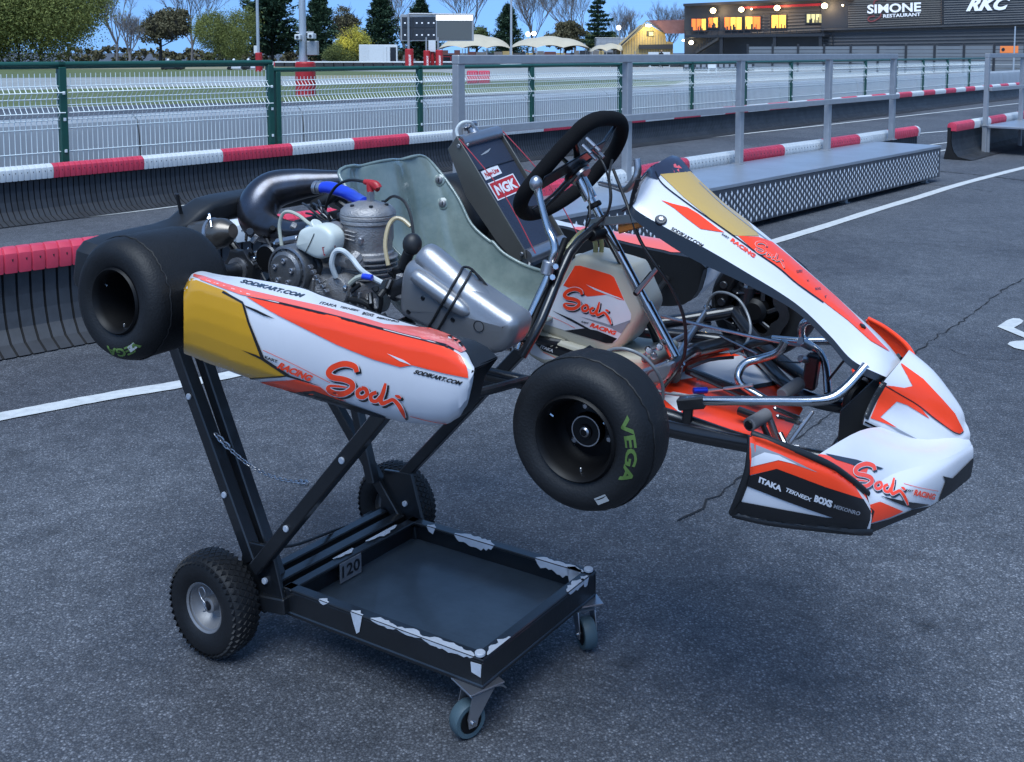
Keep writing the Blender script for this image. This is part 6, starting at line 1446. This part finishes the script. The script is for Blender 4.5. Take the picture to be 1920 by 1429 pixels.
M = MB(); tube(M, [K(590, 385, -.05), K(615, 372, -.05), K(640, 350, -.03)], .016, M_rubber, 14, 4); M.build('heat_sleeve', ex)

# ---------------- airbox
M_air = mat('silver_airbox', (.34, .345, .36), .36, .7, var=.1, vscale=5, bump=.04, bscale=200)
ab = thing('airbox', None, None); ab.parent = KT
M = MB()
pillow(M, outl([(752, 500), (775, 488), (820, 505), (880, 545), (930, 580), (958, 600), (962, 625), (946, 655), (918, 668), (880, 660), (820, 632), (765, 605), (744, 590), (744, 540)], -.435, 3), (.0, .09, .0), M_air, .026, 5, .008, rounds=3)
a, b = K(800, 480, -.40), K(918, 590, -.40); tube(M, [a+(a-b)*.06, a, a.lerp(b, .5), b, b+(b-a)*.12, b+(b-a)*.2], [.010, .030, .034, .033, .024, .006], M_air, 24, 5)
a, b = K(785, 520, -.44), K(860, 575, -.44); tube(M, [a+(a-b)*.1, a, b, b+(b-a)*.25], [.006, .016, .016, .004], M_air, 20, 5)
h = hitter(M)
for u, v in ((793, 559), (849, 600), (766, 585)):
    q = h(u, v)
    if q: cyl(M, q[0]-q[1]*.001, q[0]+q[1]*.0012, .0055, M_ink, 14)
q = h(898, 612)
if q: x, y = basis(q[1]); lathe(M, [(.010, .0005), (.012, .0012)], q[0], q[1], M_dkmetal, 20)
M.build('airbox_shell', ab, 60)
M = MB()
for d in (0, 13):
    pts = []
    for t in range(15):
        u = 806+d+(868+d-806-d)*(t/14.); v = 612-(612-503)*(t/14.); q = h(u+d*.2, v+d*.6)
        if q: pts.append(q[0]+q[1]*.003)
    pts = [K(802+d, 645+d*.4, -.42)]+pts+[K(885+d, 505+d, -.38), K(905+d, 530+d, -.37)]
    tube(M, pts, .0026, M_rubber, 8, 3)
M.build('elastic_band', ab)

# ---------------- pedals, brake lines, rods
M = MB(); tube(M, [K(1472, 640, -.02), K(1458, 661, -.02), K(1428, 672, -.02), K(1400, 680, -.03), K(1387, 694, -.04), K(1385, 712, -.05), K(1398, 727, -.05), K(1440, 752, -.05)], .0085, M_chrome, 16, 6)
cyl(M, K(1466, 741, -.05), K(1500, 718, .02), .0135, mat('grey_grip', (.14, .14, .15), .7), 18); cyl(M, K(1404, 797, -.19), K(1438, 777, -.12), .0135, MATS['grey_grip'], 18); cyl(M, K(1404, 797, -.191), K(1403, 797.6, -.193), .009, M_ink, 14)
bar(M, K(1440, 778, -.12), K(1462, 838, -.12), .016, .012, M_alu2); bar(M, K(1425, 785, -.15), K(1452, 845, -.15), .008, .012, M_dkmetal)
for a, b in (((1450, 765), (1500, 785)), ((1455, 780), (1505, 795)), ((1475, 838), (1525, 770)), ((1468, 828), (1490, 850)), ((1440, 835), (1500, 838))): bar(M, K(*a, -.13), K(*b, -.10), .009, .009, random.Random(a[0]).choice([M_alu2, M_dkmetal, M_chrome]))
cyl(M, K(1462, 812, -.14), K(1480, 850, -.16), .006, M_chrome, 10); kp('throttle_pedal', M)
M = MB(); tube(M, [K(1523, 600, .16), K(1510, 604, .16), K(1503, 615, .16), K(1506, 636, .16), K(1530, 655, .15), K(1542, 668, .14), K(1549, 692, .12), K(1552, 738, .09)], .0085, M_chrome, 16, 6)
bar(M, K(1530, 660, .15), K(1520, 710, .13), .016, .012, M_alu); kp('brake_pedal', M)
M = MB(); rbox(M, K(1525, 705, .13)-V((.02, .015, .03)), K(1525, 675, .13)+V((.015, .015, .012)), M_dkmetal, .004); cyl(M, K(1500, 640, .1), K(1520, 650, .13), .010, M_alu2, 14); cyl(M, K(1500, 672, .1), K(1520, 677, .13), .008, M_alu2, 14)
tube(M, [K(1240, 593, .06), K(1330, 613, .05), K(1420, 633, .05), K(1500, 648, .08)], .0038, M_alu2, 8, 3); tube(M, [K(1350, 630, .1), K(1420, 664, .05)], .0025, M_alu2, 8, 1); tube(M, [K(1458, 677, .0), K(1500, 680, .08)], .0018, M_dkmetal, 6, 1)
tube(M, [K(1585, 673, -.02), K(1552, 714, .0)], .0025, M_rubber, 6, 1); tube(M, [K(1290, 690, -.04), K(1330, 675, .0), K(1375, 670, .04)], .004, M_dkmetal, 8, 3)
for k_, (a, b) in enumerate((((1295, 700), (1390, 745)), ((1310, 735), (1412, 722)))): tube(M, [K(*a, -.06), K(*b, -.06)], .0035, M_dkmetal if k_ != 1 else M_alu2, 8, 1)
kp('master_cylinder', M)
M = MB(); tube(M, [K(1370, 663, .18), K(1395, 650, .22), K(1407, 620, .30), K(1402, 590, .33), K(1385, 562, .34), K(1360, 549, .36), K(1338, 552, .38), K(1326, 575, .39), K(1332, 600, .40)], .0036, mat('grey_brake_line', (.20, .21, .22), .4, .3), 10, 6); kp('brake_line', M); M = MB(); tube(M, [K(1126, 665, -.26), K(1150, 655, -.26), K(1175, 655, -.26), K(1205, 668, -.25), K(1228, 692, -.24), K(1242, 722, -.22), K(1243, 750, -.21)], .0036, MATS['grey_brake_line'], 10, 6)
tube(M, [K(1228, 692, -.24), K(1215, 700, -.2), K(1212, 720, -.2), K(1240, 735, -.2), K(1285, 742, -.15), K(1318, 739, -.1)], .0026, MATS['grey_brake_line'], 8, 5)
cyl(M, K(1300, 733, -.12), K(1326, 732, -.10), .0068, mat('blue_anodised', (.02, .05, .55), .25, .7), 14); kp('brake_line', M)
M = MB(); pillow(M, outl([(1206, 705), (1222, 694), (1252, 683), (1258, 690), (1248, 712), (1228, 722), (1212, 722)], -.14, 2), (0, .03, 0), M_alu2, .004, 2); 
for u, v in ((1215, 655), (1235, 648), (1225, 665), (1208, 672), (1262, 690), (1250, 700)): c = K(u, v, .0); cyl(M, c, c+V((.01, -.02, .004)), .008, M_chrome, 10)
bar(M, K(1210, 658, .0), K(1245, 645, .04), .012, .008, M_alu2); tube(M, [K(1208, 668, 0.02), K(1300, 620, .3), K(1330, 606, .38)], .0065, M_alu2, 10, 1); kp('front_bracket', M)

# ================================================================== trolley
TO = V((-.523*1.0714, 2.259*1.0714, 1.5-1.225*1.0714)); TRm = Matrix.Rotation(-.572, 3, 'Z'); TI = TRm.inverted(); cam_t = TI @ (CO-TO)
def T_(u, v, c, ax=1):
    d = TI @ ray(u, v); return cam_t+d*((c-cam_t[ax])/d[ax])
TT = thing('kart_trolley', 'black steel kart trolley with open tray, two big treaded wheels and small front castors', 'trolley', mw=Matrix.Translation(TO) @ TRm.to_4x4())
M_tr = mat('black_trolley_paint', (.010, .012, .015), .36, coat=.25, var=.4, vscale=12, bump=.04, bscale=90)
M_bare = mat('bare_worn_steel', (.52, .55, .60), .5, .0, var=.2, vscale=30)
zb = -.070; gz = -TO.z
cA_, cB_, cC_, cD_ = T_(530, 1100, 0, 2), T_(905, 1238, 0, 2), T_(1118, 1070, 0, 2), T_(774, 968, 0, 2)
LX = (cB_.x+cC_.x)/2; WY = (cC_.y+cD_.y)/2; cA_ = V((0, 0, 0)); 
print('tray', cA_, cB_, cC_, cD_)
A0, B0, C0, D0 = V((cD_.x*.5+.0, 0, 0)), V(cB_), V(cC_), V(cD_)
A0 = T_(530, 1100, 0, 2)
def chipped(M, a, b, inward, w, seed, up=V((0, 0, 1)), segs=((.1, .2), (.4, .7))):
    """patches where the paint has flaked off the rail: irregular thin slabs"""
    rr = random.Random(seed); d = (b-a); L = d.length; d.normalize()
    for s0, s1, drop in segs:
        n = max(4, int((s1-s0)*L/.008)); tp, bt = [], []
        for i in range(n+1): t = s0+(s1-s0)*i/n; tp.append(a+d*t*L+inward*w*rr.uniform(.35, .8)*(.25+.75*min(1, i/3, (n-i)/3))); bt.append(a+d*t*L)
        k = len(M.v); vs = []; fs = []
        for p, q in zip(tp, bt): vs += [p+up*(.0009+.0005*seed), q+up*(.0009+.0005*seed)]
        for i in range(n): fs.append((2*i, 2*i+1, 2*i+3, 2*i+2))
        M.add(vs, fs, M_bare)
        if drop:
            vs = []; fs = []
            for i, q in enumerate(bt): e = sin(pi*min(1, max(0, i/n)))**.4; dz = drop*e*rr.uniform(.55, 1.1); vs += [q-inward*.0014, q-inward*.0014-up*dz]
            for i in range(n): fs.append((2*i, 2*i+1, 2*i+3, 2*i+2))
            M.add(vs, fs, M_bare)
M = MB(); rw = .028
def side(P, Q, inn):
    d = (Q-P).normalized(); bar(M, P+inn*rw/2-V((0, 0, .004)), Q+inn*rw/2-V((0, 0, .004)), rw, .008, M_tr, bev=.002)
    bar(M, P+inn*.004-V((0, 0, -zb/2+.004)), Q+inn*.004-V((0, 0, -zb/2+.004)), .006, -zb-.008, M_tr, bev=.001)
cen = (A0+B0+C0+D0)/4
def inn_(P, Q): d = (Q-P).normalized(); n = V((-d.y, d.x, 0)); return n if n.dot(cen-P) > 0 else -n
for P, Q in ((A0, B0), (B0, C0), (C0, D0), (D0, A0)): side(P, Q, inn_(P, Q))
fl_ = [A0, B0, C0, D0]; prism(M, [p+V((0, 0, zb+.012)) for p in fl_], (0, 0, -.004), M_tray if False else mat('tray_floor', (.045, .065, .09), .36, coat=.15, var=.45, vscale=5, bump=.05, bscale=60))  # blue of the reflected sky is put into the floor colour
i1, i2, i3, i4 = inn_(A0, B0), inn_(B0, C0), inn_(C0, D0), inn_(D0, A0)
chipped(M, A0, B0, i1, rw, 1, segs=((.20, .25, .008), (.37, .43, .045), (.47, .60, .008), (.60, .72, .006), (.72, .96, .010)))
chipped(M, C0+i3*rw, D0+i3*rw, -i3, rw, 2, segs=((.04, .28, .028), (.05, .12, .045), (.50, .72, .022), (.83, .88, .022)))
chipped(M, B0, C0, i2, rw, 3, segs=((.04, .22, 0), (.72, .88, .012), (.86, .92, .032)))
chipped(M, A0, D0, i4, rw, 4, segs=((.35, .5, 0), (.6, .85, 0)))
for P in (B0, C0): c = P+(cen-P).normalized()*.02; cyl(M, c, c+V((0, 0, .008)), .012, M_bare, 14)
cq = B0-V((0, 0, .0)); prism(M, [B0-i1*.0016+(A0-B0).normalized()*.002-V((0, 0, .01)), B0-i1*.0016+(A0-B0).normalized()*.03-V((0, 0, .012)), B0-i1*.0016+(A0-B0).normalized()*.028-V((0, 0, .035)), B0-i1*.0016+(A0-B0).normalized()*.004-V((0, 0, .04))], i1*-.0008, M_bare)
M.build('tray', TT, 30)
M = MB(); o1 = V(D0).lerp(A0, .50)+i4*.031-V((0, 0, .001)); o2 = V(D0).lerp(A0, .66)+i4*.031-V((0, 0, .001)); e = (o1-o2); hgt = V((0, 0, -.052))
prism(M, [o2, o1, o1+hgt, o2+hgt], i4*.002, mat('number_plate_grey', (.15, .16, .18), .6, var=.2, vscale=20)); off = i4*.003
flatdecal(M, text2d('120', .02), M_ink, o2+off+e*.08+hgt*.78, e*.84, -hgt*.62); M.build('number_plate', TT)
# rear cross beam between the wheels
M = MB(); u1, u2 = A0+V((-.045, .0, -.02)), D0+V((-.045, 0, -.02)); bar(M, u1, u2, .035, .035, M_tr); bar(M, u1+V((-.06, 0, .0)), u2+V((-.06, 0, .0)), .03, .03, M_tr); M.build('cross_beam', TT)
M = MB(); tube(M, [T_(520, 1025, .05), T_(560, 1020, .12), T_(640, 990, WY*.7), T_(700, 975, WY)], .004, M_rubber, 8, 4); M.build('cord', TT)
# kart rail heights in the trolley frame
def k2t(p): return TI @ (KO+KR @ V(p)-TO)
near0, near1 = k2t((-.02, -.30, -.112)), k2t((.55, -.26, -.112)); far0_, far1_ = k2t((.05, .17, -.112)), k2t((.55, .26, -.112))
def tubeR(a, b, w=.038, hh=.038, name='leg'): M = MB(); bar(M, a, b, w, hh, M_tr, (0, 1, 0), .003); return M
def line_to(u0, v0, u1, v1, y, ztop):
    a, b = T_(u0, v0, y), T_(u1, v1, y); d = b-a; return a, a+d*((ztop-a.z)/d.z)
y0 = .0; y1 = WY
legs = []
for (u0, v0, u1, v1, y, w, zt) in ((478, 1050, 338, 662, .0, .036, near0.z-.01), (522, 1085, 385, 680, .045, .033, near0.z-.015), (482, 1065, 712, 784, -.02, .034, near1.z-.01),
                                   (752, 975, 635, 768, WY, .030, far0_.z-.02), (700, 905, 672, 778, WY-.04, .03, far0_.z-.06), (745, 905, 905, 735, WY+.02, .032, far1_.z-.01)):
    a, b = line_to(u0, v0, u1, v1, y, zt); M = tubeR(a, b, w, w); 
    if u0 in (478, 482):
        for t in (.25, .62): c = a.lerp(b, t)-V((0, w/2, 0)); cyl(M, c, c-V((0, .006, 0)), .008, M_bare, 12)
    legs.append((a, b)); M.build('leg', TT)
for a, b in ((legs[0][1], legs[3][1]), (legs[2][1], legs[5][1])): M = MB(); bar(M, a+V((0, -.02, .01)), b+V((0, .05, .01)), .035, .035, M_tr); M.build('top_cross_bar', TT)
for a in (T_(482, 1060, -.012), T_(745, 920, WY)): M = MB(); pillow(M, [a+V((-.05, 0, .05)), a+V((.05, 0, .06)), a+V((.09, 0, -.07)), a+V((.02, 0, -.12)), a+V((-.07, 0, -.10))], (0, .012, 0), M_tr, .002, 1, rounds=0); cyl(M, a+V((.03, -.0, -.03)), a+V((.03, -.008, -.03)), .008, M_bare, 10); M.build('gusset_plate', TT)
# chain
M = MB(); ch = cr([T_(405, 815, .0), T_(440, 850, .02), T_(480, 880, .03), T_(530, 900, .02), T_(580, 906, .0)], 40); P = resamp(ch, .011)
for i in range(len(P)-1):
    c = (P[i]+P[i+1])/2; d = (P[i+1]-P[i]).normalized(); x, y = basis(d); 
    if i % 2: x, y = y, x
    big = 1.5 if i > len(P)-6 or i < 4 else 1.
    tube(M, [c+d*.0075*cos(a)*big+x*.0042*sin(a)*big for a in [k*pi/4 for k in range(8)]], .0013*big, M_alu2, 6, 2, closed=True)
M.build('chain', TT)
# big wheels
def bigwheel(c, s):
    o = thing('trolley_wheel', None, None); o.parent = TT; o.location = c; r = .132; w = .085
    M = MB(); lathe(M, [(.060, w*.34), (.068, w*.44), (.09, w*.5), (.108, w*.49), (.120, w*.42), (.127, w*.30), (.129, 0), (.127, -w*.30), (.120, -w*.42), (.108, -w*.49), (.09, -w*.5), (.068, -w*.44), (.060, -w*.34)], (0, 0, 0), (0, s, 0), M_tyre, 56)
    n = 44; vs = []; fs = []
    for i in range(n):
        for j in range(-3, 4):
            a = 2*pi*(i+(.5 if j % 2 else 0))/n; y = j*.0125; rr = .1285-abs(j)**2*.00085+(.0 if abs(j) < 3 else -.003); da = 2*pi/n*.46; dy = .0074 if abs(j) < 3 else .006; k = len(vs)
            for q, (ca, cy) in enumerate(((-1, 0), (0, -1), (1, 0), (0, 1))): 
                for e in (0, 1): R2 = rr-.004+(e*.0062)-(.0016 if e and abs(j) == 3 else 0); sc = 1-.18*e; vs.append((cos(a+ca*da*sc)*R2, y+cy*dy*1.35*sc, sin(a+ca*da*sc)*R2))
            fs += [(k+1, k+3, k+5, k+7)]+[(k+2*q, k+2*((q+1) % 4), k+2*((q+1) % 4)+1, k+2*q+1) for q in range(4)]
    M.add(vs, fs, M_tyre); M.build('tyre', o, 40)
    M = MB(); M_wr = mat('grey_wheel_rim', (.26, .26, .27), .45, .5, var=.2, vscale=20)
    lathe(M, [(.058, w*.36), (.063, w*.40), (.066, w*.38), (.064, w*.33), (.056, w*.28), (.050, w*.05), (.040, -.006), (.020, -.004), (.019, w*.22), (.015, w*.24), (.0, w*.24)], (0, 0, 0), (0, s, 0), M_wr, 40)
    lathe(M, [(.058, w*.36), (.056, w*.2), (.02, 0), (0, 0)], (0, 0, 0), (0, -s, 0), M_wr, 32); cyl(M, (0, s*w*.24, 0), (0, s*w*.25, 0), .012, M_ink, 16); M.build('rim', o)
    M = MB(); tube(M, [V((-.002, s*.026, -.01)), V((.004, s*.032, .012)), V((-.012, s*.03, .022)), V((-.02, s*.03, .04)), V((-.006, s*.03, .05)), V((.004, s*.03, .036)), V((-.008, s*.03, .018)), V((.006, s*.03, -.004)), V((-.006, s*.03, -.012))], .0017, M_alu2, 8, 5, closed=True); M.build('split_pin', o)
    return o
wc_ = T_(402, 1133, -.072); wc_.z = gz+.131; bigwheel(wc_, -1); wd = T_(765, 945, WY+.10); bigwheel(V((wc_.x+.03, WY+.125, gz+.131)), 1)
M = MB(); cyl(M, (wc_.x, wc_.y+.0, wc_.z), (wc_.x+.02, WY+.12, wc_.z), .011, M_dkmetal, 16); bar(M, (wc_.x, -.02, wc_.z), (A0.x+.02, .0, -.04), .04, .04, M_tr); bar(M, (wc_.x+.02, WY, wc_.z), (D0.x+.02, WY, -.04), .04, .04, M_tr); M.build('wheel_axle', TT)
# castors
M_teal = mat('grey_teal_rubber', (.06, .10, .12), .55, var=.2)
def castor(c, ang, lever):
    o = thing('castor', None, None); o.parent = TT; o.location = c; o.rotation_euler = (0, 0, ang); hz = -(c.z-gz)
    M = MB(); rbox(M, (-.045, -.04, -.004), (.045, .04, 0), M_alu2, .001); cyl(M, (0, 0, -.018), (0, 0, -.003), .026, M_alu2, 20)
    r = .041; zc = hz+r; off = .028
    for s in (-1, 1): prism(M, [V((x, s*.021, z_)) for x, z_ in ((-.028, -.018), (.028, -.018), (off+.013, zc+.012), (off+.010, zc-.010), (off-.010, zc-.010), (off-.014, zc+.006))], (0, s*.003, 0), M_alu2)
    rbox(M, (-.03, -.024, -.022), (.032, .024, -.017), M_alu2, .002); cyl(M, (off, -.028, zc), (off, .028, zc), .006, M_chrome, 12); M.build('fork', o)
    M = MB(); lathe(M, [(0, -.012), (.026, -.012), (.028, -.016), (.037, -.016), (.040, -.010), (.040, .010), (.037, .016), (.028, .016), (.026, .012), (0, .012)], (off, 0, zc), (0, 1, 0), M_teal, 36); lathe(M, [(0, -.0165), (.026, -.0165)], (off, 0, zc), (0, 1, 0), M_rim, 30); lathe(M, [(0, .0165), (.026, .0165)], (off, 0, zc), (0, 1, 0), M_rim, 30); M.build('wheel', o)
    if lever: M = MB(); patch(M, [[V((-.02, -.022, -.016)), V((-.02, .022, -.016))], [V((-.045, -.024, -.020)), V((-.045, .024, -.020))], [V((-.062, -.02, -.034)), V((-.062, .02, -.034))]], M_alu2, 3, 4, thick=.003); M.build('brake_lever', o)
castor(B0+(cen-B0).normalized()*.040+V((0, 0, zb+.002)), radians(-112), True); castor(C0+(cen-C0).normalized()*.035+V((0, 0, zb+.002)), radians(-40), False)
